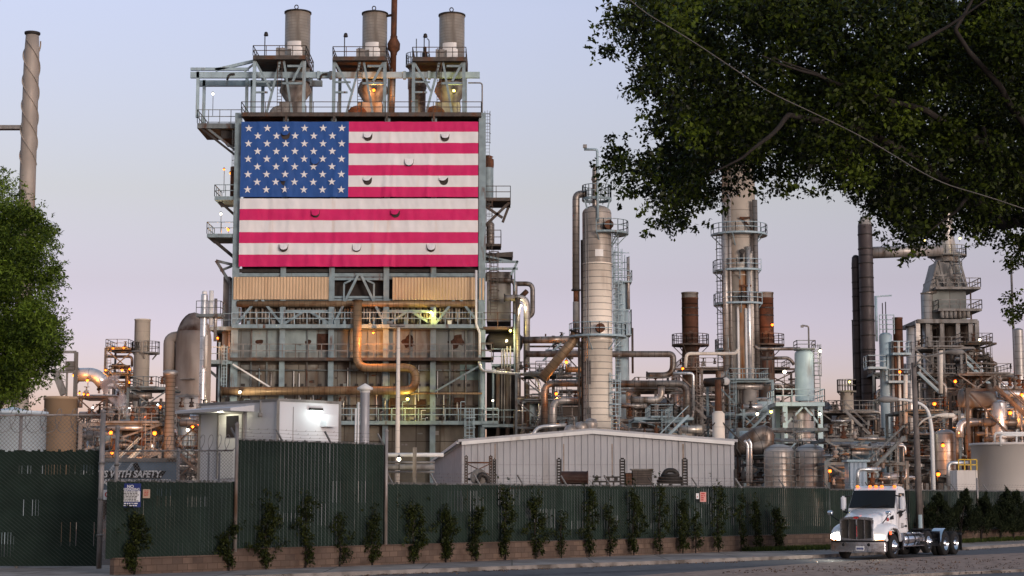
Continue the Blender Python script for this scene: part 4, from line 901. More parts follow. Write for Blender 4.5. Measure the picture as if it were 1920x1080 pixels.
# (label, x range, top, bottom, depth, seed, kwargs)
U = [
 ('low brown unit with lamps between the left tree and the reactor', 142, 255, 742, 900, 232, 11, dict(pn=16, vn=3, mat=BROWN)),
 ('railed unit holding a bronze drum beside the pale left stack', 196, 252, 652, 800, 275, 12, dict(pn=10, vn=2, mat=TEALD, lvl=4)),
 ('open truss bridge unit left of the vent pipe with the wide collar', 238, 316, 726, 900, 215, 13, dict(pn=14, vn=2, mat=TEALD)),
 ('dark pipework unit at the foot of the pale reactor', 322, 400, 770, 905, 205, 14, dict(pn=14, vn=2, mat=BROWN)),
 ('low pipe unit just behind the chain link by the safety banner', 150, 300, 792, 900, 150, 15, dict(pn=18, vn=3, mat=GREY, lvl=2.2)),
 ('pipe unit between the flag block and the banded column', 968, 1092, 700, 900, 232, 21, dict(pn=18, vn=2, mat=TEALD)),
 ('far pipe unit glimpsed above the one beside the flag block', 985, 1092, 640, 760, 262, 22, dict(pn=8, vn=1, mat=BROWN, lvl=4.5)),
 ('brown framed unit right of the banded column behind the warehouse roof', 1160, 1300, 728, 900, 210, 23, dict(pn=18, vn=3, mat=GREY)),
 ('teal railed walkway unit in front of the brown framed one', 1190, 1300, 782, 900, 186, 24, dict(pn=10, vn=2, mat=TEAL, lvl=2.4)),
 ('unit of drums and pipes under the left rusty stack', 1262, 1372, 690, 900, 228, 25, dict(pn=16, vn=3, mat=GREY)),
 ('unit of thick lines at the foot of the cream tower', 1340, 1450, 712, 900, 205, 26, dict(pn=18, vn=2, mat=TEAL, big=1.2)),
 ('far unit linking the cream tower to the pale blue vessel', 1420, 1500, 690, 900, 245, 27, dict(pn=10, vn=1, mat=BROWN)),
 ('railed unit in front of the silver tanks near the fence', 1384, 1552, 802, 905, 172, 28, dict(pn=18, vn=2, mat=TEALD, lvl=2.6)),
 ('low dark unit beneath the black twin stacks', 1540, 1650, 770, 905, 225, 29, dict(pn=16, vn=2, mat=GREY)),
 ('low scaffold unit directly behind the white truck', 1548, 1700, 822, 910, 160, 30, dict(pn=20, vn=2, mat=TEALD, lvl=2.)),
 ('tall open unit behind the slim pale blue column', 1640, 1722, 700, 900, 245, 31, dict(pn=14, vn=1, mat=TEALD)),
 ('stair and landing unit under the truss cone heater', 1716, 1830, 650, 905, 240, 32, dict(pn=18, vn=2, mat=GREY)),
 ('upper gallery unit projecting right of the truss cone heater', 1800, 1870, 642, 760, 252, 33, dict(pn=8, vn=1, mat=BROWN)),
 ('brown portal framed unit above the large white tank', 1815, 1935, 728, 860, 175, 34, dict(pn=16, vn=4, mat=BROWN, lvl=5, decks=.4)),
 ('far right unit of lines and drums beyond the portal frame', 1800, 1935, 700, 905, 235, 35, dict(pn=18, vn=3, mat=GREY)),
 ('teal stair unit between the wooden pole and the brown drum', 1690, 1800, 770, 905, 190, 36, dict(pn=16, vn=2, mat=TEALD, lvl=2.8)),
 ('background unit filling the gap right of the pale reactor', 150, 440, 800, 905, 290, 37, dict(pn=22, vn=5, mat=BROWN, lvl=4)),
]
for lab, a, b, pt, pq, Y, sd, kw in U: unit(lab, a, b, pt, pq, Y, sd, **kw)
# long rows of low equipment houses far behind, closing the view between the units
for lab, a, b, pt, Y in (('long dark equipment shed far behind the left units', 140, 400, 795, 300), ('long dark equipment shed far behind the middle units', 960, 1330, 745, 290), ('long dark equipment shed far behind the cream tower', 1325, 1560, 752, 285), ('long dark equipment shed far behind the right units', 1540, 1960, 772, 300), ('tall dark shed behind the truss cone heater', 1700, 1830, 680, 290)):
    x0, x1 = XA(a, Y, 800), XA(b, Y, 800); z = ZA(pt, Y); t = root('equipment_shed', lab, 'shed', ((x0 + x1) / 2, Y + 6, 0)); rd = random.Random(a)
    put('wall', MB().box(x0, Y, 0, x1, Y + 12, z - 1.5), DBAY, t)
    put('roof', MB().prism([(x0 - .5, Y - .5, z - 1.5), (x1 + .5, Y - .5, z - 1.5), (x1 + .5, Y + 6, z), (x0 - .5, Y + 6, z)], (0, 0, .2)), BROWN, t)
    x = x0 + 1
    while x < x1 - 4:
        w = rd.uniform(1.5, 4); put('louvre', MB().box(x, Y - .08, rd.uniform(1, 3), x + w, Y + .05, z - rd.uniform(2, 5)), rd.choice((GREY, BROWN, TEALD, DARK)), t); x += w + rd.uniform(.8, 4)
# named lines between them
def pl(lab, pts, r, mt, Y, **k): big_pipe(lab, [P(a, b, Y + (c[0] if c else 0)) for a, b, *c in pts], r, mt, **k)
pl('thick brown header running left from the column ring platform', [(978, 638), (1078, 636)], .42, CLADB, 215)
pl('second header below it, passing behind the banded column', [(985, 664), (1245, 664), (1262, 664), (1262, 704), (1212, 704)], .40, CLADB, 220, bend=1.5)
pl('level grey line bending down left of the banded column', [(1092, 719), (1021, 719), (1021, 835)], .40, CLADB, 205)
pl('lower level line bending down nearest the column foot', [(1092, 751), (1037, 751), (1037, 835)], .42, CLAD, 202)
pl('orange lit line with a collar behind the banded column', [(1060, 693), (1120, 693)], .36, BRONZE, 218)
pl('wide grey line leaving the banded column to the right', [(1150, 720), (1288, 720), (1288, 800)], .43, CLADB, 206)
pl('silver looking line with an upturned elbow right of the column', [(1183, 750), (1240, 750), (1240, 722)], .4, CLAD, 203)
pl('slim cream line near the rusty stack with a hooked left end', [(1285, 690), (1287, 663), (1380, 663), (1384, 655)], .2, CREAM, 210, flanges=False)
pl('white portal line crossing in front of the rusty stack foot', [(1262, 700), (1300, 700), (1300, 770)], .17, SILVER, 200, flanges=False)
pl('grey line from the cream tower to the top of the pale blue vessel', [(1414, 648), (1420, 654), (1500, 654)], .2, CLADB, 205, flanges=False)
pl('second grey line dropping onto the pale blue vessel shoulder', [(1425, 672), (1480, 671), (1489, 684)], .2, CLADB, 205, flanges=False)
pl('big brown duct with a wide elbow near the fence right of the warehouse', [(1378, 842), (1425, 812), (1437, 812), (1437, 838), (1378, 838)], .75, CLADB, 168, bend=1.3)
pl('slanting white stay pipe behind the warehouse gable end', [(1402, 905), (1402, 833), (1396, 826)], .13, SILVER, 160, flanges=False)
pl('second slanting white stay pipe behind the warehouse gable end', [(1408, 905), (1408, 831), (1403, 824)], .13, SILVER, 160, flanges=False)
pl('far level line across the right units under the brown portal', [(1780, 806), (1930, 802)], .3, CLADB, 185)
pl('cream arched pipe at the white tank', [(1778, 912), (1778, 868), (1815, 868)], .16, SILVER, 150, flanges=False)
pl('cream arched pipe directly behind the truck roof', [(1608, 915), (1608, 880), (1652, 880)], .16, SILVER, 150, flanges=False)
pl('heavy cream riser left of the wooden pole', [(1707, 912), (1707, 612)], .5, CLAD, 212)
pl('thin tan riser between the slim column and the wooden pole', [(1698, 830), (1698, 700)], .22, CREAM, 190)
pl('cream riser right of the far column gallery', [(1764, 740), (1764, 655)], .28, CREAM, 225)
tp_ = root('covered_equipment', 'pale blue tarpaulin draped over equipment behind the fence left of the truck', 'tarpaulin', P(1610, 905, 150)); qx = XA(1594, 150, 890), XA(1624, 150, 890)
m = MB(); vs = []
for j in range(9):
    z = ZA(864, 150) * (1 - j / 8)
    for i in range(15): x = qx[0] + (qx[1] - qx[0]) * i / 14; vs.append((x, 150 - .12 * sin(i * 1.7 + j * .3) * (.3 + j / 8), z + .05 * sin(i * .9)))
m.add(vs, [(j * 15 + i, j * 15 + i + 1, (j + 1) * 15 + i + 1, (j + 1) * 15 + i) for j in range(8) for i in range(14)], True)
put('sheet', m, surf('tarp_blue', (.27, .33, .40), .6, 0, .12, 1.), tp_); put('frame', MB().box(qx[0] - .1, 150.1, 0, qx[1] + .1, 152, ZA(866, 150)).box(qx[0] - .3, 149.7, ZA(866, 150), qx[1] + .3, 152.1, ZA(862, 150)), TEALB, tp_)
# small upright stack by the warehouse end
Y = 165.
st = root('stub_stack', 'short cream stack with a rusty neck and guy legs above the warehouse right slope', 'chimney stack', (XA(1347, Y, 780), Y, 0))
x = XA(1347, Y, 780); put('base', MB().lathe((x, Y, 0), [(.58, 0), (.58, ZA(775, Y)), (.35, ZA(771, Y))], 18), CREAM, st); put('neck', MB().lathe((x, Y, 0), [(.35, ZA(774, Y)), (.3, ZA(740, Y)), (.3, ZA(712, Y))], 14), RUST, st)
put('guy_leg', MB().bar((x + .3, Y - .4, ZA(792, Y)), P(1402, 842, Y), .12).bar((x - .3, Y - .4, ZA(792, Y)), P(1310, 822, Y), .1), DARK, st)
fl_ = root('exchanger_end', 'round white exchanger end facing the street above the stub stack', 'vessel', P(1361, 715, 200)); q = P(1361, 715, 200)
put('end_plate', MB().lathe(q, [(.002, -.1), (.42, -.1), (.45, 0), (.45, .3)], 18, 'y'), WHITEP, fl_); put('body', MB().tube([q + V((0, .2, 0)), q + V((-2.2, 1.5, -.05))], .5, 14), DARK, fl_)
for i, (px, py) in enumerate(((1090, 800), (1108, 794), (1070, 806))):
    q = P(px, py, 172); tb = root('turbine_vent', ('round vent cap on the warehouse ridge, middle one below the banded column', 'ribbed turbine vent nearest the banded column on the warehouse ridge', 'round vent cap on the warehouse ridge, farthest left')[i], 'vent', (q.x, q.y, q.z - .8), 'vents on the warehouse ridge')
    put('dome', MB().lathe((q.x, q.y, 0), [(.45, q.z - .8), (.62, q.z - .3), (.66, q.z), (.5, q.z + .4), (.01, q.z + .52)], 16), CLAD, tb); put('throat', MB().lathe((q.x, q.y, 0), [(.4, q.z - 2), (.4, q.z - .7)], 14), GREY, tb)
# ------------------------------------------------------------------ warehouse
Y = 150.
WH = surf('warehouse_sheet', (.345, .345, .36), .5, .05, .07, .5, streak=((.25, .23, .22), .58, .8, (.8, .8, .1)))
wl, wa, wr = P(866, 829, Y), P(1110, 808, Y), P(1376, 829, Y); zr = wl.z
bk = P(812, 868, 186)
wh = root('warehouse', 'pale ribbed metal warehouse with a shallow gable behind the green fence', 'warehouse', ((wl.x + wr.x) / 2, Y + 10, 0))
put('gable_wall', MB().prism([(wl.x, Y, 0), (wr.x, Y, 0), (wr.x, Y, wr.z), (wa.x, Y, wa.z), (wl.x, Y, wl.z)], (0, .2, 0)), WH, wh)
put('side_wall', MB().prism([(wl.x, Y + .2, 0), (bk.x, 186, 0), (bk.x, 186, bk.z), (wl.x, Y + .2, wl.z - .1)], (.25, 0, 0)), WH, wh)
put('side_wall', MB().box(wr.x - .2, Y + .2, 0, wr.x, 185, wr.z - .1), WH, wh)
m = MB(); x = wl.x + .3; i = 0
while x < wr.x:
    zt = wl.z + (wa.z - wl.z) * (1 - abs(x - wa.x) / (wa.x - wl.x if x < wa.x else wr.x - wa.x))
    m.prism([(x - .05, Y, 0), (x + .05, Y, 0), (x + .03, Y - .07, 0), (x - .03, Y - .07, 0)], (0, 0, zt - .12)); x += .545
put('wall_ribs', m, WH, wh)
m = MB()
for a, b in ((wl, wa), (wa, wr)):
    m.prism([(a.x - (.3 if a is wl else 0), Y - .3, a.z), (b.x + (.3 if b is wr else 0), Y - .3, b.z), (b.x + (.3 if b is wr else 0), Y - .3, b.z + .22), (a.x - (.3 if a is wl else 0), Y - .3, a.z + .22)], (0, 36, 0))
put('roof', m, WH, wh)
m = MB()
for a, b in ((wl, wa), (wa, wr)): m.bar((a.x, Y - .36, a.z - .1), (b.x, Y - .36, b.z - .1), .1, .3)
for k, f_ in enumerate((.12, .37, .55, .81)):
    xq = wl.x + (wr.x - wl.x) * f_; put('rust_run', MB().box(xq, Y - .012, 3.2 + k * .5, xq + .10 + .05 * (k % 2), Y - .004, wl.z - .15), surf('shed_rust_run', (.24, .19, .155), .7, 0, .3, 2), wh)
put('lap_line', MB().box(wl.x + .02, Y - .03, 5.35, wr.x - .02, Y - .006, 5.38), surf('shed_lap', (.22, .215, .215), .6, 0, .1, 1), wh)
put('verge_trim', m, WHITEP, wh)
put('gutter', MB().bar((wl.x - .3, Y, wl.z), (bk.x - .2, 186, bk.z + .1), .25), WHITEP, wh)
put('downpipe', MB().box(wr.x + .02, Y - .15, 3, wr.x + .2, Y + .05, 5), DARK, wh)
# pallet rack in front of it, and what lies on it
Y = 128.
rk = root('storage_rack', 'rusty perforated rack uprights lined up before the warehouse', 'rack', (XA(1080, Y, 890), Y, 0))
for px, w, top in ((874, .26, 855), (920, .26, 855), (927, .24, 861), (1048, .36, 861), (1167, .42, 861), (1284, .42, 861)):
    x = XA(px, Y, 880); m = MB().box(x - w / 2, Y - .08, 0, x - w / 2 + .09, Y + .1, ZA(top, Y)).box(x + w / 2 - .09, Y - .08, 0, x + w / 2, Y + .1, ZA(top, Y))
    z = .3
    while z < ZA(top, Y): m.box(x - w / 2 + .09, Y - .03, z, x + w / 2 - .09, Y + .03, z + .13); z += .2
    put('upright', m, DARK if px > 925 else BROWN, rk)
zs_ = ZA(913.5, Y); m = MB()
for d in (-.5, .9): m.box(XA(868, Y, 900), Y + d, zs_ - .15, XA(1300, Y, 900), Y + d + .1, zs_)
m.box(XA(874, Y, 880), Y - .05, ZA(869, Y), XA(920, Y, 880), Y + .05, ZA(866, Y)).bar((XA(876, Y, 880), Y, ZA(870, Y)), (XA(918, Y, 880), Y, ZA(890, Y)), .07).bar((XA(918, Y, 880), Y, ZA(870, Y)), (XA(876, Y, 880), Y, ZA(890, Y)), .07)
put('shelf_beam', m, RUST, rk)
put('shelf', MB().box(XA(868, Y, 900), Y - .5, zs_, XA(1300, Y, 900), Y + 1, zs_ + .04), DARK, rk)
zt = zs_ + .05
q = (XA(898, Y, 895), Y + .2, zt + .65)
pmp = root('pump', 'grey pump with a black hose looped over it in the leftmost rack bay', 'pump', (q[0], q[1], zt))
put('body', MB().lathe((q[0], Y + .25, q[2]), dome_prof(.62, -.35, .5, .2), 18, 'y'), GREY, pmp)
put('hose', MB().tube([(q[0] - .1, Y - .35, zt + .25), (q[0] + .1, Y - .4, zt + .95), (q[0] + .65, Y - .3, zt + .7), (q[0] + .7, Y - .2, zt + .1)], .16, 10, .4).tube([(q[0] - .6, Y + .2, zt + .5), (q[0] - .9, Y + .2, zt + .55)], .08, 8), DARK, pmp)
put('base', MB().box(q[0] - .75, Y - .3, zt, q[0] + .75, Y + .8, zt + .18), DARK, pmp)
a, b = XA(1050, Y, 890), XA(1103, Y, 890)
dm = root('steel_drum', 'long rusty red cylinder lying in the second rack bay', 'drum', ((a + b) / 2, Y + .3, zt))
put('shell', MB().lathe((0, Y + .3, zt + .62), [(.01, a), (.45, a), (.47, a + .1), (.47, b - .1), (.50, b - .08), (.50, b), (.01, b)], 20, 'x'), surf('oxide_red_drum', (.055, .027, .02), .65, 0, .3, 1.5), dm)
put('cradle', MB().box(a + .3, Y, zt, a + .5, Y + .6, zt + .2).box(b - .5, Y, zt, b - .3, Y + .6, zt + .2), DARK, dm)
for i, (px, l) in enumerate(((1119, 'leftmost of three black pipe shoes on the low trestle'), (1140, 'middle one of three black pipe shoes on the low trestle'), (1155, 'rightmost of three black pipe shoes on the low trestle'))):
    x = XA(px, Y, 895); s_ = root('pipe_shoe', l, 'pipe support', (x, Y, zt + .42), 'black pipe shoes on the trestle')
    put('body', MB().box(x - .12, Y - .15, zt + .42, x + .12, Y + .2, zt + .62), DARK, s_); put('saddle', MB().box(x - .28, Y - .2, zt + .62, x + .28, Y + .25, zt + .72).box(x - .3, Y - .2, zt + .72, x - .2, Y + .25, zt + .8), DARK, s_)
x0, x1 = XA(1111, Y, 895), XA(1163, Y, 895); tr = root('trestle', 'low black trestle under three pipe shoes in the rack', 'trestle', ((x0 + x1) / 2, Y, zt))
m = MB().box(x0, Y - .3, zt + .3, x1, Y + .4, zt + .41)
for k in range(5): xx = x0 + (x1 - x0) * k / 4; m.box(xx - .06, Y - .25, zt, xx + .06, Y - .13, zt + .3)
put('frame', m, DARK, tr)
WOOD = surf('weathered_crate_wood', (.075, .06, .052), .85, 0, .3, 2, panel=(3, .16, .02, (.03, .025, .02), 0))
x0, x1, x2 = XA(1170, Y, 895), XA(1186, Y, 895), XA(1222, Y, 895); ct = root('crate', 'big weathered wooden crate beside the fourth rack upright', 'crate', (x1, Y, zt))
put('box', MB().box(x1, Y - .3, zt + .1, x2, Y + .9, ZA(882, Y)), WOOD, ct); put('lid', MB().box(x1 - .12, Y - .36, ZA(882, Y), x2 + .1, Y + .95, ZA(879, Y)), GREY, ct)
c2 = root('crate', 'smaller brown box squeezed between the crate and the rack upright', 'crate', ((x0 + x1) / 2, Y, zt)); put('box', MB().box(x0 + .12, Y - .2, zt, x1 - .03, Y + .7, ZA(888, Y)), RUST, c2); put('lid', MB().box(x0 + .08, Y - .23, ZA(888, Y), x1 - .01, Y + .73, ZA(886.5, Y)), DARK, c2)
x = XA(1257, Y, 890); hz = root('hose_coil', 'black coiled hose heaped on a pallet in the last rack bay', 'hose', (x, Y, zt + .3))
for k, (rx_, zz) in enumerate(((.85, .4), (.75, .6), (.55, .8))):
    pts = [(x + rx_ * cos(2 * pi * j / 16), Y + .3 + .5 * sin(2 * pi * j / 16), zt + zz) for j in range(17)]
    put('hose_loop', MB().tube(pts, .13, 8, .05), DARK, hz)
put('arched_loop', MB().tube([(x - .5, Y + .2, zt + .75), (x - .3, Y + .1, zt + 1.15), (x + .35, Y + .1, zt + 1.15), (x + .55, Y + .2, zt + .75)], .17, 10, .35), DARK, hz)
plt = root('pallet', 'dark pallet under the coiled hose', 'pallet', (x, Y, zt)); m = MB().box(x - .95, Y - .3, zt + .2, x + .95, Y + .9, zt + .28).box(x - .95, Y - .3, zt, x + .95, Y + .9, zt + .05)
for k in (-.9, -.05, .8): m.box(x + k, Y - .3, zt + .05, x + k + .12, Y + .9, zt + .2)
put('deck', m, DARK, plt)
# ------------------------------------------------------------------ white site office
C = V((-10.52, 80, 0)); dr_ = V((.70, .714, 0)).normalized(); dl_ = V((-.714, .70, 0)); LR, LL = 3.62, 5.95
zt_ = ZA(747, 80); OFF = surf('office_white', (.56, .56, .585), .45, 0, .05, .6, streak=((.48, .47, .47), .6, .85, (1, 1, .1)))
to = root('site_office', 'raised white cabin with an awning, behind the tall green fence', 'cabin', C)
def op(s, o=0, z=0, d=dl_, nrm=-dr_): return C + d * s + nrm * o + V((0, 0, z))
pl4 = [C, C + dr_ * LR, C + dr_ * LR + dl_ * LL, C + dl_ * LL]
put('walls', MB().prism([(p.x, p.y, 0) for p in pl4], (0, 0, zt_ - .12)), OFF, to)
put('roof', MB().prism([(p.x + (p.x - (C + dr_ * LR / 2 + dl_ * LL / 2).x) * .02, p.y + (p.y - (C + dr_ * LR / 2 + dl_ * LL / 2).y) * .02, zt_ - .12) for p in pl4], (0, 0, .12)), GREY, to)
for p in pl4: put('corner_trim', MB().box(p.x - .06, p.y - .06, 0, p.x + .06, p.y + .06, zt_ - .1), GREY, to)
AX = dict(d=dl_, nrm=-dr_)
def qbox(s0, s1, z0, z1, o0, o1, d=dl_, nrm=-dr_):
    return MB().prism([op(s0, o0, z0, d, nrm), op(s1, o0, z0, d, nrm), op(s1, o0, z1, d, nrm), op(s0, o0, z1, d, nrm)], nrm * (o1 - o0))
put('awning', MB().prism([op(1.75, 0, 6.72), op(1.75, 1.35, 6.55), op(1.75, 1.35, 6.42), op(1.75, 0, 6.42)], dl_ * 4.3), OFF, to)
d_ = put('door', qbox(2.55, 4.35, 3.4, 6.35, .01, .06), WHITEP, to)
wnd = put('window', qbox(2.85, 3.75, 5.28, 6.28, .06, .09), GLASSD, to); wnd.parent = d_; ORG[wnd] = ORG[d_]
m = MB()
for a in ((2.45, 2.55, 3.4, 6.45), (4.35, 4.45, 3.4, 6.45), (2.55, 4.35, 6.35, 6.45)): m.v and None; q = qbox(*a, .01, .1); m.add(q.v, q.f)
put('door_frame', m, GREY, to)
ac = qbox(2.45, 3.1, 5.75, 6.3, .0, .45, dr_, -dl_); put('wall_unit', ac, OFF, to)
put('light_bar', qbox(1.75, 2.45, 6.48, 6.6, .02, .2, dr_, -dl_), DARK, to)
put('bulb', qbox(1.8, 2.4, 6.42, 6.475, .04, .18, dr_, -dl_), emit('glow_cool_tube', (.9, 1, .96), 2.), to)
put('rivet_row', qbox(.85, .87, 4., 6.6, 0, .02, dr_, -dl_), GREY, to)
for nm, s, o, zz, d, nn, e, c in (('cabin_light', 2.1, .8, 6.3, dr_, -dl_, 4.5, (.85, 1, .95)), ('door_light', 3.4, .7, 6.36, dl_, -dr_, 6, (1, .95, .7))):
    L_ = bpy.data.lights.new(nm, 'POINT'); L_.energy = e; L_.color = c; L_.shadow_soft_size = .12; o_ = bpy.data.objects.new(nm, L_); COL.objects.link(o_); o_.location = op(s, o, zz, d, nn)
put('junction_box', MB().tube([op(1.2, .08, 6.9), op(1.2, .08, 6.2)], .04, 6).tube([op(1.2, .1, 6.35), op(1.2, .1, 6.15)], .1, 8), GREY, to)
cp_ = root('capped_post', 'thick grey post with a white pyramid cap beside the white cabin', 'post', (XA(684, 76, 800), 76, 0)); x = XA(684, 76, 780)
put('shaft', MB().lathe((x, 76, 0), [(.2, 0), (.2, ZA(734, 76))], 18), surf('grey_galvanised', (.30, .30, .32), .5, .2, .12, 1), cp_)
put('cap', MB().lathe((x, 76, 0), [(.22, ZA(736, 76)), (.22, ZA(732, 76)), (.34, ZA(731, 76)), (.34, ZA(727, 76)), (.02, ZA(719, 76))], 8), WHITEP, cp_)
for i, (px, l) in enumerate(((667, 'leftmost of three thin white rods beside the capped post'), (672, 'middle of three thin white rods beside the capped post'), (677, 'third thin white rod, nearest to the capped post'))):
    x = XA(px, 90, 780); put('marker_rod', MB().tube([(x, 90, 0), (x, 90, ZA(766 - (i == 1) * 15 + i * 3, 90))], .05, 6), WHITEP, None, l, 'rod', 'thin white rods')
wp = root('white_mast', 'tall white mast rising before the flag block, left of the warehouse', 'lamp post', (XA(745, 140, 760), 140, 0)); x = XA(746, 140, 760)
put('pole', MB().tube([(x, 140, 0), (x, 140, ZA(612, 140))], .22, 10, r1=.13), CREAM, wp)
put('lamp_head', MB().box(x - .7, 139.6, ZA(613, 140), x + .5, 140.2, ZA(609, 140)).box(x - .9, 139.5, ZA(608, 140), x - .45, 140.1, ZA(603, 140)), GREY, wp)
yr = root('yard_pipe_rail', 'white and grey level pipes on posts left of the warehouse', 'pipe rack', (XA(770, 135, 880), 135, 0))
m = MB().tube([P(722, 853, 135), P(832, 853, 135)], .16, 8); put('white_pipe', m, WHITEP, yr)
put('grey_pipe', MB().tube([P(722, 876, 135), P(815, 876, 135)], .22, 8).tube([P(722, 867, 136), P(815, 867, 136)], .08, 8).tube([P(722, 885, 136), P(815, 885, 136)], .08, 8), GREY, yr)
put('post', MB().box(XA(774, 134, 870), 133.8, 0, XA(781, 134, 870), 134.2, ZA(839, 134)), GREY, yr)
# ------------------------------------------------------------------ street lamps
def street_lamp(label, px, base, top, arm, Y, r, mt, r1=None):
    x = XA(px, Y, (min(base, 920) + top) / 2); t = root('street_lamp', label, 'street lamp', (x, Y, 0))
    put('pole', MB().tube([(x, Y, 0)] + [P(a, b, Y) for a, b in arm[:-1]] + [P(*arm[-1], Y)], r, 10, 1.6, r1=r1 or r * .6), mt, t)
    q = P(*arm[-1], Y); p = P(*arm[-2], Y); s = 1 if q.x > p.x else -1
    put('lamp_head', MB().lathe((q.x + s * .45, Y, q.z), [(.01, -.75), (.12, -.6), (.2, -.2), (.2, .25), (.1, .55), (.01, .6)] if s > 0 else [(.01, -.6), (.1, -.55), (.2, -.25), (.2, .2), (.12, .6), (.01, .75)], 12, 'x'), GREY, t)
    return t
street_lamp('white curved street lamp behind the truck, its arm bending left', 1749, 930, 790, [(1747, 800), (1738, 760), (1700, 750), (1678, 749)], 108, .13, WHITEP)
WDP = surf('weathered_pole_wood', (.14, .12, .11), .85, 0, .3, 2, streak=((.05, .04, .035), .5, .7, (3, 3, .15)))
Yp = 93.; xp = XA(1719, Yp, 840)
up = root('utility_pole', 'leaning dark wooden pole rising from the grass behind the truck', 'utility pole', (XA(1726, Yp, 985), Yp, 0))
put('pole', MB().tube([(XA(1726, Yp, 1000), Yp, .1), P(1713, 680, Yp)], .19, 12, r1=.13), WDP, up)
put('paint_patch', MB().lathe((XA(1725, Yp, 976), Yp, 0), [(.205, ZA(990, Yp)), (.2, ZA(965, Yp))], 8, 'z', -2.2, -1.2), TEALB, up)
put('lamp_arm', MB().tube([P(1714, 688, Yp - .1), P(1728, 670, Yp - .3), P(1775, 661, Yp - .5), P(1795, 660, Yp - .5)], .05, 8, .7), GREY, up)
put('lamp_head', MB().lathe(P(1793, 660, Yp - .5), [(.01, -.7), (.1, -.5), (.17, -.1), (.15, .3), (.01, .45)], 10, 'x'), GREY, up)
put('second_arm', MB().tube([P(1720, 800, Yp - .1), P(1733, 785, Yp - .3), P(1765, 779, Yp - .5), P(1780, 779, Yp - .5)], .05, 8, .6), CREAM, up)
put('second_lamp_head', MB().lathe(P(1777, 779, Yp - .5), [(.01, -.7), (.08, -.5), (.14, -.1), (.12, .3), (.01, .4)], 10, 'x'), CREAM, up)
# ------------------------------------------------------------------ fences
SLAT = surf('green_fence_slats', (.0125, .0235, .0178), .7, 0, .22, 1.3, wires=(.13, .17, (.052, .062, .056), .8), spec=.12)
WIRE = surf('galvanised_wire', (.20, .19, .18), .5, .4, .2, 2)
POSTM = surf('galvanised_post', (.32, .295, .28), .55, .3, .25, 1.5, streak=((.12, .07, .045), .5, .7, (3, 3, .4)))
BLOCK = surf('tan_block_wall', (.125, .088, .068), .9, 0, .18, 1.2, panel=(.41, .2, .012, (.065, .042, .032), .5), spots=((.075, .05, .038), .5, .7, .9), bump=.35)
rnd = random.Random(21)
def along(pa, pb, k): return [FL(pa + (pb - pa) * i / k) for i in range(k + 1)]
def wall_run(t, pa, pb, z0, z1, th=.2):
    a, b = FL(pa), FL(pb); d = (b - a).normalized(); q = V((-d.y, d.x, 0)) * th; L = (b - a).length
    m = MB().prism([(*a.xy, z0), (*b.xy, z0), (*b.xy, z1), (*a.xy, z1)], q)
    for i, f in enumerate(m.f):
        if i < 2: m.uv[i] = [((V(m.v[k]) - V((a.x, a.y, 0))).dot(d), m.v[k][2]) for k in f]
    cap = MB().prism([(*(a - q * .15).xy, z1), (*(b - q * .15).xy, z1), (*(b + q * 1.15).xy, z1), (*(a + q * 1.15).xy, z1)], (0, 0, .05))
    put('wall', m, BLOCK, t); put('coping', cap, BLOCK, t)
bw = root('block_wall', 'lower stretch of the tan block wall under the warning sign', 'wall', FL(320)); wall_run(bw, 213, 436, .1, .60)
bw2 = root('block_wall', 'long tan block wall carrying the green fence along the street', 'wall', FL(1000)); wall_run(bw2, 437, 1000, .1, .78); wall_run(bw2, 1000, 1560, .1, .76)
bw3 = root('block_wall', 'tan block wall in shade behind the dark conifers', 'wall', FL(1750)); wall_run(bw3, 1561, 2200, .1, .70)
def slats(t, a, b, z0, z1, back=.1, sp=.088, miss=.0015, name='slat_panel', gaps=1.):
    d = (b - a); L = d.length; d.normalize(); q = V((-d.y, d.x, 0)); m = MB(); s = 0.
    dense = 1.6
    gapz = [(rnd.uniform(0, L), rnd.uniform(.8, 3), rnd.uniform(z0, z1 - .4), rnd.uniform(.15, .9)) for _ in range(int(L / 1.6 * gaps))]
    while s < L:
        w = sp * 1.02; p = a + d * s + q * (back + (.006 if int(s / sp + .5) % 2 else 0)); zt = z1 + rnd.uniform(-.05, .05)
        if rnd.random() > miss:
            segs = [(z0, zt, w)]
            for gs, gw, gz, gh in gapz:
                if gs < s < gs + gw and rnd.random() < .8 and gz + gh < zt: segs = [(z0, gz, w), (gz, gz + gh, w * rnd.uniform(.80, .95) if z1 < 4.2 or gaps > 4 else w * rnd.uniform(.90, .97)), (gz + gh, zt, w)]
            for za, zb, w in segs: m.add([(*(p).xy, za), (*(p + d * w).xy, za), (*(p + d * w).xy, zb), (*p.xy, zb)], [(0, 1, 2, 3)], False, [[(s, za), (s + w, za), (s + w, zb), (s, zb)]])
        s += sp
    return put(name, m, SLAT, t)
def mesh_panel(t, a, b, z0, z1, sp=.11, w=.012, name='wire_mesh', back=0.):
    a, b = V(a), V(b); L = (b - a).length; d = (b - a).normalized(); q = V((-d.y, d.x, 0)) * back; a = a + q; h = z1 - z0; m = MB(); s = -h
    while s < L:
        for sg in (0, 1):
            s0, s1 = max(s, 0), min(s + h, L)
            if s1 - s0 > .02:
                za, zb = (z0 + s0 - s, z0 + s1 - s) if sg == 0 else (z1 - (s0 - s), z1 - (s1 - s))
                p, r = a + d * s0, a + d * s1; dz = w * .7
                m.add([(p.x, p.y, za - dz), (r.x, r.y, zb - dz), (r.x, r.y, zb + dz), (p.x, p.y, za + dz)], [(0, 1, 2, 3)])
        s += sp
    put(name, m, WIRE, t)
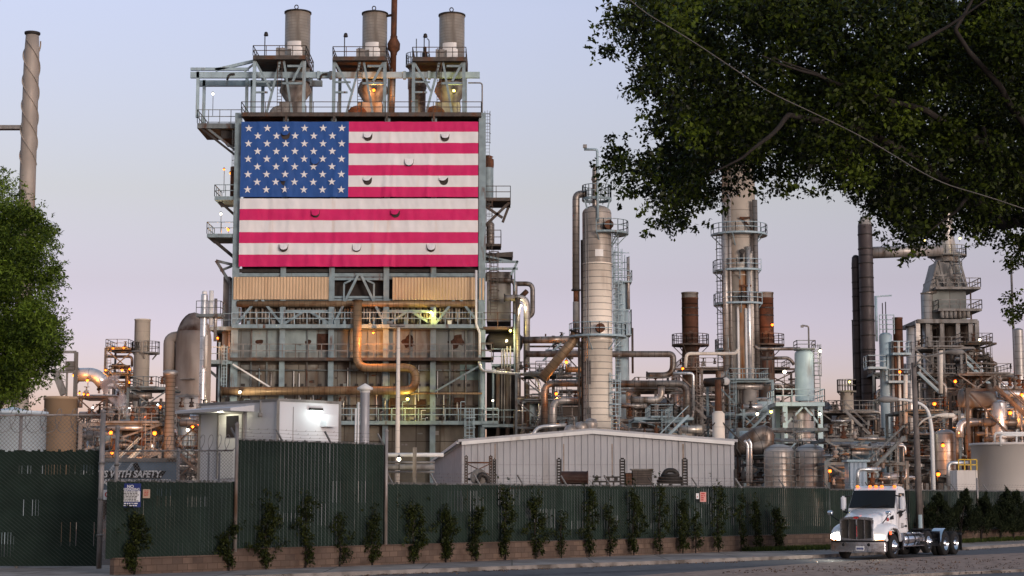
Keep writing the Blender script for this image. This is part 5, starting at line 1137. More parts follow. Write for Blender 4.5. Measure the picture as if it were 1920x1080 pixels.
def post(t, p, z0, z1, r=.045, mt=None, name='post'): put(name, MB().tube([(p.x, p.y, z0), (p.x, p.y, z1)], r, 10).lathe((p.x, p.y, 0), [(r * 1.2, z1 - .05), (r * 1.2, z1), (.01, z1 + .06)], 10), mt or POSTM, t)
def barbs(t, pts, z, lean=V((-.25, .25, 0)), h=.38, n=3):
    for p in pts: put('barb_arm', MB().bar((p.x, p.y, z - .05), (p.x + lean.x, p.y + lean.y, z + h), .05), GREY, t)
    for k in range(1, n + 1):
        m = MB(); f = k / n
        for a, b in zip(pts, pts[1:]):
            A = a + lean * f + V((0, 0, z + h * f)); B = b + lean * f + V((0, 0, z + h * f)); A.z -= 0 if True else 0
            mid = (A + B) / 2 - V((0, 0, .03)); m.bar(A, mid, .007).bar(mid, B, .007)
            L = (B - A).length; c = max(2, int(L / .4))
            for j in range(c): q = A + (B - A) * (j / c); m.bar(q + V((-.02, 0, -.025)), q + V((.02, 0, .025)), .008)
        put('barbed_wire', m, BROWN, t)
def fence(label, pa, pb, z0, z1, pxs, z_post, sp=.088, back=.1, barb=None, rot=True):
    a, b = FL(pa), FL(pb); t = root('slatted_fence', label, 'fence', ((a + b) / 2).to_tuple()[:2] + (z0,))
    slats(t, a, b, z0, z1, back, sp, gaps=3. if z1 > 4 else 1.4)
    d = (b - a).normalized(); q = V((-d.y, d.x, 0)) * (back + .06)
    put('top_rail', MB().tube([(*(a + q).xy, z1 - .03), (*(b + q).xy, z1 - .03)], .025, 6), POSTM, t)
    k = int((b - a).length / .055); m = MB()
    for i in range(k):
        p = a + d * (i * .055) + V((-d.y, d.x, 0)) * (back - .01); m.bar((p.x, p.y, z1 - .03), (p.x + d.x * .03, p.y + d.y * .03, z1 + .045), .014)
    put('wire_ends', m, WIRE, t)
    for px in pxs: post(t, FL(px) + V((-d.y, d.x, 0)) * (back - .09 if z_post > z1 else back + .1), z0 - .1, z_post, .06)
    if barb: barbs(t, [FL(x) + V((-d.y, d.x, 0)) * back for x in barb], z1)
    return t
fence('low green fence stretch behind the blue warning sign', 200, 438, .62, 3.0, (), 3.1)
fence('tallest green slatted fence panel between two steel posts, in front of the cabin', 444, 722, .82, 4.40, (440, 723), 4.9, barb=(444, 530, 622, 722))
fence('long green slatted fence running from the tall panel to the truck', 729, 1560, .82, 3.0, (), 3.05, barb=tuple(range(740, 1561, 82)))
fence('far right green slatted fence behind the dark conifers', 1562, 2200, .72, 2.92, (1836,), 3.6, .11, barb=(1562, 1640, 1720, 1800, 1860, 1900, 1960, 2060))
# gate
gy = G(90, 1073).y; ga, gb = V((XA(-160, gy, 900), gy, 0)), V((XA(184, gy, 900), gy, 0))
gt = root('sliding_gate', 'wide green slatted gate with bare chain link along its top, far left', 'gate', (XA(40, gy, 900), gy, .14))
slats(gt, ga, gb, .2, ZA(844, gy), .05, .1, .003, gaps=5.)
mesh_panel(gt, ga, gb, ZA(844, gy), ZA(779, gy), .14, .012, back=.0)
put('top_rail', MB().tube([(ga.x, gy, ZA(779, gy)), (gb.x, gy, ZA(778, gy))], .035, 8), POSTM, gt)
for px in (36,): post(gt, V((XA(px, gy, 840), gy + .12, 0)), .14, ZA(778, gy), .06)
for px, r, zt in ((190, .09, 770), (218, .07, 800)):
    yy = gy - .4 if px == 190 else gy + 2.5; ps = root('gate_post', 'thick rusty grey post at the right end of the sliding gate' if px == 190 else 'thinner grey post standing behind the gate post', 'post', (XA(px, yy, 900), yy, .1))
    post(ps, V((XA(px, yy, 900), yy, 0)), .1, ZA(zt, yy), r, name='shaft')
    for z in (1.2, 2.4, 3.6): put('band', MB().lathe((XA(px, yy, 900), yy, 0), [(r, z), (r * 1.25, z), (r * 1.25, z + .08), (r, z + .08)], 10), WIRE, ps)
# inner chain link fence with razor coil
iy = 63.
ia, ib = V((XA(188, iy, 870), iy, 0)), V((XA(445, iy, 870), iy - 1, 0))
cf = root('chain_link_fence', 'bare chain link fence topped with razor coil, before the safety banner', 'fence', ((ia.x + ib.x) / 2, iy, 0))
mesh_panel(cf, ia, ib, .3, ZA(846, iy), .12, .011)
put('top_rail', MB().tube([(ia.x, ia.y, ZA(846, iy)), (ib.x, ib.y, ZA(846, iy))], .03, 8), POSTM, cf)
for px in (335, 392, 412): post(cf, V((XA(px, iy, 870), iy - .1, 0)), 0, ZA(843 if px == 335 else 850, iy), .06 if px == 335 else .035)
def coil(t, a, b, z, R, turns):
    a, b = V(a), V(b); d = b - a; n = turns * 12; m = MB(); pr = None
    for i in range(n + 1):
        an = 2 * pi * i / 12; q = a + d * (i / n) + V((cos(an) * R * .5, .25 * sin(an), z + R + R * sin(an)))
        if pr: m.bar(pr, q, .016)
        pr = q
    put('razor_coil', m, WIRE, t)
coil(cf, ia, ib, ZA(848, iy), .3, 16); coil(gt, ga, gb, ZA(812, gy), .42, 12)
# banner and signs
def text(parent, s, x, y, z, size, mat, name='lettering', shear=0, align='CENTER', rz=0, wide=1., bold=0.):
    c = bpy.data.curves.new(name, 'FONT'); c.body = s; c.size = size; c.align_x = align; c.align_y = 'CENTER'; c.extrude = .004; c.shear = shear; c.offset = bold
    c.materials.append(mat); tmp = bpy.data.objects.new('tmp', c); COL.objects.link(tmp); bpy.context.view_layer.update()
    me = bpy.data.meshes.new_from_object(tmp.evaluated_get(bpy.context.evaluated_depsgraph_get())); me.name = name; bpy.data.objects.remove(tmp); o = bpy.data.objects.new(name, me); COL.objects.link(o); o.rotation_euler = (pi / 2, 0, rz); o.scale = (wide, 1, 1)
    if parent: o.parent = parent; o.location = V((x, y, z)) - ORG[parent]
    else: o.location = (x, y, z)
    return o
BLK = surf('sign_black', (.012, .012, .014), .5, 0, .05, 1); WHT = surf('sign_white', (.72, .72, .72), .5, 0, .05, 2); NAVY = surf('sign_navy', (.015, .03, .16), .5, 0, .08, 2); REDS = surf('sign_red', (.45, .03, .03), .5, 0, .08, 2)
by = 68.
x0, x1 = XA(150, by, 890), XA(335, by, 890); bn = root('banner', 'blue grey safety banner with slanted white lettering behind the chain link', 'banner', ((x0 + x1) / 2, by, ZA(930, by)))
put('panel', MB().box(x0, by, ZA(930, by), x1, by + .04, ZA(866, by)), surf('banner_blue', (.13, .18, .23), .5, 0, .5, .6), bn)
put('frame', MB().box(x0 - .1, by - .05, ZA(866, by), x1 + .1, by + .1, ZA(859, by)), GREY, bn)
m = MB()
for a in (204, 212, 236): m.prism([(XA(a, by, 880), by - .004, ZA(882, by)), (XA(a + 6, by, 880), by - .004, ZA(882, by)), (XA(a + 16, by, 880), by - .004, ZA(868, by)), (XA(a + 10, by, 880), by - .004, ZA(868, by))], (0, -.003, 0))
put('light_chevron', m, surf('banner_pale', (.42, .47, .52), .5), bn)
m = MB().prism([(XA(248, by, 880), by - .004, ZA(870, by)), (XA(257, by, 880), by - .004, ZA(867, by)), (XA(266, by, 880), by - .004, ZA(884, by)), (XA(254, by, 880), by - .004, ZA(884, by))], (0, -.003, 0)); m.prism([(XA(150, by, 880), by - .008, ZA(897, by)), (XA(303, by, 880), by - .008, ZA(897, by)), (XA(312, by, 880), by - .008, ZA(883, by)), (XA(150, by, 880), by - .008, ZA(883, by))], (0, -.003, 0))
put('dark_band', m, BLK, bn)
text(bn, 'SERVICES WITH SAFETY.', XA(303, by, 890), by - .016, ZA(889.5, by), .36, WHT, shear=.25, align='RIGHT', bold=.012, wide=.86)
text(bn, 'TURNAROUND SPECIALISTS', XA(318, by, 905), by - .016, ZA(905, by), .32, WHT, shear=.25, align='RIGHT', bold=.008, wide=.8)
def fsign(label, pxa, pxb, pya, pyb, bands, name='warning_sign'):
    pm = (pxa + pxb) / 2; a = FL(pm); Yq = a.y - .12
    x0, x1 = XA(pxa, Yq, pya), XA(pxb, Yq, pya); z0, z1 = ZA(pyb, Yq), ZA(pya, Yq); t = root(name, label, 'sign', ((x0 + x1) / 2, Yq, z0))
    return t, x0, x1, z0, z1, Yq
t, x0, x1, z0, z1, Yq = fsign('blue and white no trespassing sign on the green fence', 225, 264.5, 906.5, 951, 0); hh = z1 - z0; xm = (x0 + x1) / 2
put('plate', MB().box(x0, Yq, z0, x1, Yq + .012, z1), NAVY, t); put('white_field', MB().box(x0 + .02, Yq - .004, z0 + hh * .23, x1 - .02, Yq, z0 + hh * .68), WHT, t)
text(t, 'NO', xm, Yq - .008, z0 + hh * .87, .13, WHT, bold=.003); text(t, 'TRESPASSING', xm, Yq - .008, z0 + hh * .745, .112, WHT, bold=.002, wide=.86)
def scribble(par, x0, x1, z, h, y, mt, seed=0, n=1, gap=1.9):
    rr = random.Random(seed); m = MB()
    for r_ in range(n):
        zz = z - r_ * h * gap; ind = rr.uniform(0, .12) * (x1 - x0); x = x0 + ind
        while x < x1 - ind - h:
            l = min(rr.uniform(1., 3.6) * h, x1 - ind - x); m.box(x, y - .004, zz - h / 2, x + l, y, zz + h / 2); x += l + h * .6
    put('small_print', m, mt, par)
scribble(t, x0 + .05, x1 - .05, z0 + hh * .64, .026, Yq - .006, BLK, 3, 7, 1.75)
scribble(t, x0 + .06, x1 - .06, z0 + hh * .16, .034, Yq - .004, WHT, 4, 2, 1.9)
TANS = surf('sign_tan', (.52, .37, .28), .6, 0, .08, 2)
t, x0, x1, z0, z1, Yq = fsign('small faded tan notice right of the blue warning sign', 268, 281.5, 917.5, 934, 0, 'notice'); put('plate', MB().box(x0, Yq, z0, x1, Yq + .012, z1), TANS, t); xm = (x0 + x1) / 2
scribble(t, x0 + .03, x1 - .03, z1 - .05, .022, Yq - .004, REDS, 5, 4, 2.2)
t, x0, x1, z0, z1, Yq = fsign('white sign with red capitals half hidden by the gate post', 180, 203, 918, 937, 0, 'sign'); put('plate', MB().box(x0, Yq + 1, z0, x1, Yq + 1.012, z1), WHT, t); text(t, 'OR', (x0 + x1) / 2, Yq + .99, (z0 + z1) / 2, .2, REDS, bold=.006)
t, x0, x1, z0, z1, Yq = fsign('red and white notice high on the long fence', 1312.5, 1324, 922.5, 941, 0, 'notice'); put('plate', MB().box(x0, Yq, z0, x1, Yq + .012, z1), surf('sign_salmon', (.62, .30, .27), .6, 0, .08, 2), t); xm = (x0 + x1) / 2
scribble(t, x0 + .03, x1 - .03, z1 - .07, .05, Yq - .004, REDS, 6, 4, 1.8)
t, x0, x1, z0, z1, Yq = fsign('tiny pale notice left of the red and white notice', 1305, 1310.5, 925, 935.5, 0, 'notice'); put('plate', MB().box(x0, Yq, z0, x1, Yq + .012, z1), WHT, t); put('symbol', MB().box(x0 + .04, Yq - .005, z0 + .06, x1 - .05, Yq, z0 + .12).box(x0 + .06, Yq - .005, z0 + .15, x1 - .06, Yq, z1 - .05), REDS, t)
# ------------------------------------------------------------------ vegetation
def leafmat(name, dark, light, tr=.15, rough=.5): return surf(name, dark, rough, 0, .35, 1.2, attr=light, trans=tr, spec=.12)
class Leaves:
    def __init__(s, seed): s.rs = np.random.RandomState(seed); s.P = []; s.S = []
    def blob(s, c, rad, n, size, lw=.5, droop=.0, shell=.4, shade=None, flat=.3):
        rs = s.rs; d = rs.normal(size=(n, 3)); d /= np.linalg.norm(d, axis=1)[:, None] + 1e-9
        rr = rs.uniform(0, 1, n) ** shell; p = np.array(c) + d * rr[:, None] * np.array(rad)
        ax = d * .7 + rs.normal(size=(n, 3)) * .8 + np.array((0, 0, -droop)); ax /= np.linalg.norm(ax, axis=1)[:, None]
        nr = rs.normal(size=(n, 3)) * (1 - flat) + np.array((0, -.25, 1.)) * flat * 1.6
        sd = np.cross(ax, nr); sd /= np.linalg.norm(sd, axis=1)[:, None] + 1e-9; up = np.cross(sd, ax)
        L = size * rs.uniform(.65, 1.25, n)[:, None]; w = L * lw
        a = p - ax * L / 2; b = p + ax * L / 2
        q = np.stack([a, p + sd * w / 2 + up * L * .08 - ax * L * .06, b, p - sd * w / 2 + up * L * .08 - ax * L * .06], 1)
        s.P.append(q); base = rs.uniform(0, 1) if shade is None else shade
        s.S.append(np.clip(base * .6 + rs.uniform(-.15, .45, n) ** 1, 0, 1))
    def build(s, name, mat, parent):
        q = np.concatenate(s.P); sh = np.concatenate(s.S); n = len(q); org = np.array(ORG[parent])
        me = bpy.data.meshes.new(name); me.vertices.add(n * 4); me.vertices.foreach_set('co', (q.reshape(-1, 3) - org).astype(np.float32).ravel())
        me.loops.add(n * 4); me.loops.foreach_set('vertex_index', np.arange(n * 4, dtype=np.int32))
        me.polygons.add(n); me.polygons.foreach_set('loop_start', np.arange(0, n * 4, 4, dtype=np.int32)); me.polygons.foreach_set('loop_total', np.full(n, 4, dtype=np.int32))
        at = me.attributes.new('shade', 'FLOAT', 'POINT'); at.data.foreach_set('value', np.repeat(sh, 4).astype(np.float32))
        me.materials.append(mat); me.update(calc_edges=True); me.validate()
        o = bpy.data.objects.new(name, me); COL.objects.link(o); o.parent = parent; ORG[o] = ORG[parent]; return o
def inside(p, poly):
    c = False; j = len(poly) - 1
    for i in range(len(poly)):
        if (poly[i][1] > p[1]) != (poly[j][1] > p[1]) and p[0] < (poly[j][0] - poly[i][0]) * (p[1] - poly[i][1]) / (poly[j][1] - poly[i][1]) + poly[i][0]: c = not c
        j = i
    return c
def edge_d(p, poly):
    b = 1e9
    for i in range(len(poly)):
        ax, ay = poly[i - 1]; bx, by = poly[i]; dx, dy = bx - ax, by - ay
        t = max(0, min(1, ((p[0] - ax) * dx + (p[1] - ay) * dy) / (dx * dx + dy * dy + 1e-9))); b = min(b, sqrt((p[0] - ax - t * dx) ** 2 + (p[1] - ay - t * dy) ** 2))
    return b
BARK = surf('dark_bark', (.02, .016, .014), .9, 0, .35, 2, streak=((.04, .033, .028), .5, .75, (2, 2, .5)), bump=.4)
def crown(t, poly, ya, yb, n, leaf, seed, rmin, rmax, dens, lw, droop, mat, edge_n=0, shell=.45, gap=0, bright=.2):
    rd = random.Random(seed); L = Leaves(seed); xs_ = [p[0] for p in poly]; ys_ = [p[1] for p in poly]; k = 0; tries = 0
    while k < n and tries < n * 60:
        tries += 1; p = (rd.uniform(min(xs_), max(xs_)), rd.uniform(min(ys_), max(ys_)))
        if not inside(p, poly): continue
        d = edge_d(p, poly)
        if d < rmin * .7: continue
        if gap and noise.noise(V((p[0] / 46, p[1] / 34, seed))) + .35 * noise.noise(V((p[0] / 17, p[1] / 14, seed))) > gap + .25 * min(1, max(0, (p[0] - 1500) / 300)) : continue
        r = max(rmin, min(rmax, d * .95)) * rd.uniform(.75, 1.1); Yq = ya + (yb - ya) * rd.random(); c = P(p[0], p[1], Yq); s = SM(Yq)
        lit = rd.uniform(.65, 1.) if rd.random() < bright * (1.4 - (Yq - ya) / (yb - ya)) else rd.uniform(0, .22)  # sunlit clumps and dark interior painted by leaf colour, brighter towards the front
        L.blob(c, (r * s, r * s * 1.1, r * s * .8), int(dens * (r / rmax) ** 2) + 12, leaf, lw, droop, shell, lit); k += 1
    j = 0; tries = 0
    while j < edge_n and tries < edge_n * 200:
        tries += 1; p = (rd.uniform(min(xs_) - 10, max(xs_) + 10), rd.uniform(min(ys_), max(ys_) + 14))
        if edge_d(p, poly) > rmin * .55: continue
        Yq = ya + (yb - ya) * rd.random(); c = P(p[0], p[1], Yq); s = SM(Yq); r = rd.uniform(.35, .75) * rmin
        L.blob(c, (r * s * 1.2, r * s, r * s), rd.randint(5, 14), leaf, lw, droop, .6, rd.uniform(.2, .7)); j += 1
    return L.build('crown', mat, t)
def limb(t, pts, r0, r1, name='limb'):
    q = [P(a, b, c - (2.6 if c < 31 else 1.5 if c == 31 and a < 2240 else 0)) for a, b, c in pts]; n = len(q); m = MB(); pr = []
    for i in range(n - 1):
        for k in range(4): pr.append(q[i].lerp(q[i + 1], k / 4))
    pr.append(q[-1]); pr = [p + V((noise.noise(p * 1.3), 0, noise.noise(p * 1.3 + V((9, 0, 0))))) * r0 * .8 for p in pr]
    put(name, m.tube(pr, r0 * .62, 8, .05, r1=r1 * .35), BARK, t)
RT = [(1175, -60), (1150, 0), (1132, 25), (1108, 72), (1122, 108), (1160, 132), (1168, 172), (1206, 196), (1200, 232), (1222, 268), (1200, 285), (1165, 262), (1136, 268), (1120, 300), (1126, 338), (1148, 368), (1182, 384), (1214, 374), (1204, 402), (1222, 440), (1258, 448), (1292, 432), (1338, 412), (1362, 388), (1392, 366), (1424, 348), (1446, 376), (1466, 382), (1478, 348), (1548, 362), (1592, 380), (1612, 402), (1652, 430), (1676, 470), (1706, 492), (1742, 462), (1800, 446), (1848, 462), (1872, 470), (1900, 492), (2080, 520), (2080, -60)]
rt = root('street_tree', 'huge dark tree overhanging the upper right, seen from below its branches', 'tree', (XA(2250, 31), 31, 0))
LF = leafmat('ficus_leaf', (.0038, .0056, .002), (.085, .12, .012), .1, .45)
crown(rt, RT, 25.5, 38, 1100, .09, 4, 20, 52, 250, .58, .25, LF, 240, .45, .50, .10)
L = Leaves(77); rd = random.Random(8)
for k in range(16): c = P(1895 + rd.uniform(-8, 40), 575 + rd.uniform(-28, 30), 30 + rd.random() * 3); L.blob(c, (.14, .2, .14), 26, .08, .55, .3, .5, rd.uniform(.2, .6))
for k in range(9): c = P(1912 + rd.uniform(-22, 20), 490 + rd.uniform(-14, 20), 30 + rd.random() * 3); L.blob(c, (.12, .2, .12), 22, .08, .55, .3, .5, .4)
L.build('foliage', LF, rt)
for pts, a, b in (([(2250, 900, 31), (2210, 500, 31), (2060, 380, 31), (1930, 335, 30), (1865, 295, 30), (1852, 240, 30)], .30, .10), ([(2060, 380, 31), (1880, 420, 31), (1820, 360, 30), (1740, 310, 30), (1640, 270, 30)], .2, .07), ([(1740, 310, 30), (1600, 235, 29), (1480, 215, 28.5), (1440, 260, 28), (1390, 300, 28), (1330, 325, 28)], .1, .03),
                  ([(1930, 335, 30), (1820, 250, 30), (1700, 200, 29), (1560, 150, 29), (1430, 100, 28)], .13, .03), ([(1640, 270, 30), (1540, 140, 29), (1450, 105, 28)], .06, .02), ([(1990, 350, 30.5), (1900, 200, 29), (1790, 60, 28), (1840, -40, 28)], .12, .04), ([(1700, 90, 27), (1780, 50, 27), (1850, 0, 27)], .05, .03), ([(1820, 360, 30), (1790, 400, 29), (1740, 440, 29)], .06, .02)):
    limb(rt, pts, a, b)
limb(rt, [(2250, 1500, 31), (2250, 900, 31)], .45, .32, 'trunk')
cable = MB().tube([P(a, b, 24.2) for a, b in ((1150, -30), (1200, 18), (1300, 78), (1385, 135), (1440, 172), (1530, 214), (1600, 248), (1660, 281), (1715, 316), (1770, 345), (1850, 368), (1960, 405))], .0078, 8, .25)
put('overhead_cable', cable, surf('pale_cable', (.10, .09, .082), .6, 0, .2, 3), None, 'pale twisted cable crossing in front of the overhanging tree', 'cable')
LT = [(-140, 300), (-30, 318), (22, 322), (42, 346), (62, 380), (86, 388), (96, 412), (118, 430), (106, 458), (112, 486), (128, 512), (116, 548), (126, 590), (128, 640), (116, 690), (92, 738), (60, 752), (30, 772), (-60, 792), (-200, 780)]
lt = root('street_tree', 'bright green bushy tree at the left picture edge over the tanks', 'tree', (XA(-20, 71), 71, 0))
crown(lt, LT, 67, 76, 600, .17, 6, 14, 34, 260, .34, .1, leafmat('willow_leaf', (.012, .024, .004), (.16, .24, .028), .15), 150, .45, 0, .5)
put('trunk', MB().tube([(XA(-20, 71, 800), 71, 0), (XA(-10, 71, 800), 71, 5), (XA(-25, 71, 700), 71, 9)], .28, 10, .8, r1=.12), BARK, lt)
for a, b in ((20, 560), (-60, 520), (60, 640)): limb(lt, [(-12, 790, 71), (a * .4, (b + 790) / 2, 71), (a, b, 71.5)], .14, .04)
# conifers by the right fence
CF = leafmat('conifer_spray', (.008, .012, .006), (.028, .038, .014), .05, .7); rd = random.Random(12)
ORD = ['first', 'second', 'third', 'fourth', 'fifth', 'sixth', 'seventh', 'eighth', 'ninth', 'tenth', 'eleventh', 'twelfth', 'thirteenth', 'fourteenth', 'fifteenth', 'sixteenth', 'seventeenth', 'eighteenth', 'nineteenth', 'twentieth', 'twenty first', 'twenty second']
CON = [(1746, 934, 44), (1788, 928, 48), (1826, 938, 40), (1862, 926, 52), (1886, 930, 40), (1908, 940, 44), (1940, 930, 50), (1965, 935, 40)]
for i, (px, top, w) in enumerate(CON):
    b = FL(px); base = V((b.x, b.y - 1.6, .13)); Yq = base.y; s = SM(Yq)
    lab = ('ragged dark conifer next to the wooden pole', 'tall narrow tipped conifer, second to the right of the wooden pole', 'lower conifer between two taller ones, third from the pole', 'tallest leaning conifer in front of the far right fence', 'slim conifer squeezed right of the tallest conifer', 'low conifer, sixth from the wooden pole by the picture edge', 'conifer just outside the right picture edge', 'farthest conifer outside the right picture edge')[i]
    t = root('conifer', lab, 'tree', base, 'dark conifers along the right fence')
    zt = ZA(top - 7, Yq); zb = ZA(988, Yq); L = Leaves(40 + i); ln = rd.uniform(-.35, .5)
    for k in range(60):
        f = (k + .5) / 60; z = zb + (zt - zb) * f; rr = w * .95 * s * (1 - f) ** 1.0 * rd.uniform(.5, 1.15) + .05; a = rd.uniform(0, 2 * pi)
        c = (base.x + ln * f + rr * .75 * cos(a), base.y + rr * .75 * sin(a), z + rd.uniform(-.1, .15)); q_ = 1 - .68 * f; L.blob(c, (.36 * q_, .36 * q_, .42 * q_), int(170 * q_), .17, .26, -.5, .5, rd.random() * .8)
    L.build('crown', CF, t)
    put('trunk', MB().tube([base, (base.x + ln * .1, base.y, zb), (base.x + ln, base.y, zt - .3)], .07, 8, .3, r1=.02), BARK, t)
    for k in range(3): put('branch', MB().tube([(base.x + ln * .1, base.y, .5 + k * .3), (base.x + rd.uniform(-.5, .5), base.y - .2, 1.2 + k * .3)], .03, 6), BARK, t)
# vines on the fence
VN = [(247, 958, 30, 1.), (424, 985, 20, .6), (494, 930, 34, 1.1), (568, 925, 26, .7), (632, 955, 18, .5), (693, 955, 26, .7), (771, 940, 34, 1.1), (831, 950, 26, 1.), (889, 940, 19, .8), (943, 912, 24, .9), (1000, 928, 30, 1.), (1048, 955, 20, .4), (1100, 905, 24, .9), (1139, 945, 20, .6), (1184, 912, 26, 1.1), (1233, 908, 24, .8), (1276, 935, 26, .9), (1300, 960, 16, .5), (1343, 898, 26, .9), (1385, 915, 20, .6), (1414, 930, 22, .8), (1451, 950, 26, .9)]
VM = leafmat('vine_leaf', (.007, .011, .004), (.042, .052, .010), .1, .5); rd = random.Random(33)
DESC = {1.1: 'bushy', 1.: 'full', .9: 'tall', .8: 'narrow', .7: 'loose', .6: 'thin', .5: 'wispy', .4: 'sparse half bare'}
for i, (px, top, w, dn) in enumerate(VN):
    f0 = FL(px); d = (FL(px + 20) - f0).normalized(); q = V((d.y, -d.x, 0)); base = f0 + q * .12 + V((0, 0, .13)); s = SM(base.y)
    t = root('climbing_vine', f'{DESC[dn]} vine climbing the green fence, {ORD[i]} vine from the left', 'vine', base, 'vines climbing the street fence')
    zfull = ZA(top, base.y); zt = .2 + (zfull - .2) * (.80 + .12 * rd.random()); L = Leaves(100 + i); n = int(42 * dn) + 9; ph = rd.uniform(0, 6)
    for k in range(n):
        f = (k + .3) / n; z = .2 + (zt - .2) * f; bell = (.45 + .75 * math.exp(-((f - .48) / .24) ** 2)) * (1 if f > .2 else .55 + f * 2); bell *= .45 + 1.1 * abs(noise.noise(V((f * 4.2, i * 3.1, 0)))) + .25; hw = w * s * .92 * bell
        x_ = rd.gauss(0, .5) * hw + .22 * noise.noise(V((f * 3, i * 7.7, 4))) + .12 * sin(f * 5 + ph); c = base + d * x_ + q * rd.uniform(-.05, .22) + V((0, 0, z)); r = rd.uniform(.10, .2)
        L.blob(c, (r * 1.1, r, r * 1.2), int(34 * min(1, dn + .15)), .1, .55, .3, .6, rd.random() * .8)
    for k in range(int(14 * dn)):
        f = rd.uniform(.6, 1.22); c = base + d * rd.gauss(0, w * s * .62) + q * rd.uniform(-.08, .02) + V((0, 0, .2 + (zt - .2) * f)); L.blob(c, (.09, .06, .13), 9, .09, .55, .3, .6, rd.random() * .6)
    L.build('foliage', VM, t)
    pts = [base + V((0, 0, -.1)), base + d * .05 + V((0, 0, .5)), base + d * -.06 + V((0, 0, 1.1)), base + d * .05 + V((0, 0, zt * .8))]
    put('stem', MB().tube(pts, .03, 6, .1), BARK, t)
# dry leaves blown along the gutter and over the median
LL_ = Leaves(61); rl = np.random.RandomState(6)
lit_ = root('leaf_litter', 'dry brown leaves and grit scattered along the gutter and median', 'litter', kp(1000), kind='stuff')
for k in range(260):
    px = rl.uniform(250, 1900); b = kp(px); LL_.blob((b.x + rl.uniform(-.1, .5), b.y - rl.gamma(1.2, .35), .012), (.18, .18, .004), 4, .075, .6, 0, .6, rl.uniform(0, 1), .9)
for k in range(420):
    px = rl.uniform(1250, 1920); py = rl.uniform(1048, 1078); q = G(px, py)
    if py > 1096 - (px - 1080) * .085 + 3: LL_.blob((q.x, q.y, .058), (.25, .25, .003), 3, .09, .6, 0, .6, rl.uniform(0, 1), .9)
LL_.build('leaves', leafmat('dry_leaf', (.05, .03, .02), (.16, .10, .06), 0), lit_)
# grass strip
GM = leafmat('verge_grass', (.022, .036, .008), (.075, .10, .022), .1, .6); L = Leaves(9)
gs = root('grass_verge', 'strip of uncut grass along the foot of the wall by the truck', 'grass', FL(1600), kind='stuff'); rs = np.random.RandomState(2)
for k in range(1500):
    px = rs.uniform(1400, 2050); b = FL(px); wd = .3 + 2.6 * min(1, max(0, (px - 1400) / 130)); 
    if px > 1600: wd = 2.2
    p = b + V((rs.uniform(-.3, .3), -.1 - rs.uniform(0, wd), .13)); L.blob((p.x, p.y, p.z + .08), (.16, .16, .10), 16, .2, .12, -2.2, .7, rs.uniform(0, 1))
L.build('blades', GM, gs)
# ------------------------------------------------------------------ the truck (local axes: x to its left, y towards its tail, z up; front axle at y = 0)
import bmesh
TWH = surf('truck_white_paint', (.76, .77, .80), .22, 0, .03, .6, coat=.6, streak=((.50, .47, .44), .62, .85, (2.5, 2.5, .5)))
CHR = surf('chrome', (.78, .79, .82), .16, 1., .04, 2)
RUB = surf('tyre_rubber', (.016, .015, .015), .8, 0, .2, 3)
TBK = surf('truck_black', (.012, .012, .013), .45, 0, .1, 2)
GRL = surf('grille_mesh', (.045, .038, .032), .5, .4, .2, 6, wires=(.03, .35, (.10, .09, .08), 1.))
AMB = emit('amber_marker', (1, .2, .02), .32)
HLA = emit('headlight_bright', (1, .97, .82), 14); HLB = emit('headlight_soft', (1, .86, .6), .6)
tk = root('semi_truck', 'white day cab tractor truck driving along the street with its headlights on', 'truck', (14.78, 74.45, 0)); tk.rotation_euler = (0, 0, radians(-33)); ORG[tk] = V((0, 0, 0))
def soft(o, w=.03, seg=2, ang=40):
    bm = bmesh.new(); bm.from_mesh(o.data); bmesh.ops.remove_doubles(bm, verts=bm.verts, dist=1e-4)
    ed = [e for e in bm.edges if len(e.link_faces) == 2 and e.calc_face_angle(0) > radians(30)]
    if w: bmesh.ops.bevel(bm, geom=ed, offset=w, segments=seg, affect='EDGES', clamp_overlap=True)
    bmesh.ops.recalc_face_normals(bm, faces=bm.faces)
    for f in bm.faces: f.smooth = True
    bm.to_mesh(o.data); bm.free(); o.data.set_sharp_from_angle(angle=radians(ang)); return o
def tp(name, m, mat, par=None, bev=0., lab=None, ang=40):
    o = put(name, m, mat, par or tk, lab)
    return soft(o, bev, 2, ang)
hw = lambda z: 1.07 - .13 * max(0, z - 2.0)
prof = [(.60, 1.05), (.46, 2.04), (.88, 2.80), (1.0, 2.93), (1.25, 2.99), (1.72, 2.96), (1.84, 2.82), (1.86, 1.05)]
m = MB(); n_ = len(prof); vs = [(s * hw(z), y, z) for s in (-1, 1) for y, z in prof]
m.add(vs, [tuple(range(n_)), tuple(range(2 * n_ - 1, n_ - 1, -1))] + [(i, i + n_, (i + 1) % n_ + n_, (i + 1) % n_) for i in range(n_)])
cab = tp('cab', m, TWH, None, .05)
def sheet_(rows, mt, name, par=None, off=None):
    m = MB(); k = len(rows[0]); m.add([p for r in rows for p in r], [(j * k + i, j * k + i + 1, (j + 1) * k + i + 1, (j + 1) * k + i) for j in range(len(rows) - 1) for i in range(k - 1)], True); o = put(name, m, mt, par or tk); return o
def wsrow(t, k=12, w0=.97, w1=.90, o=.012):
    y, z = .49 + .37 * t, 2.11 + .66 * t; w = w0 + (w1 - w0) * t
    return [(w * s, y - .10 * (1 - abs(s) ** 2.5) - o, z + .01 * (1 - s * s)) for s in [-1 + 2 * i / k for i in range(k + 1)]]
sheet_([wsrow(-.05, 12, 1.01, .94, .0), wsrow(.5, 12, 1.01, .94, .0), wsrow(1.06, 12, 1.01, .94, .0)], TBK, 'windshield_seal')
sheet_([wsrow(t) for t in (0, .33, .66, 1)], GLASSD, 'windshield')
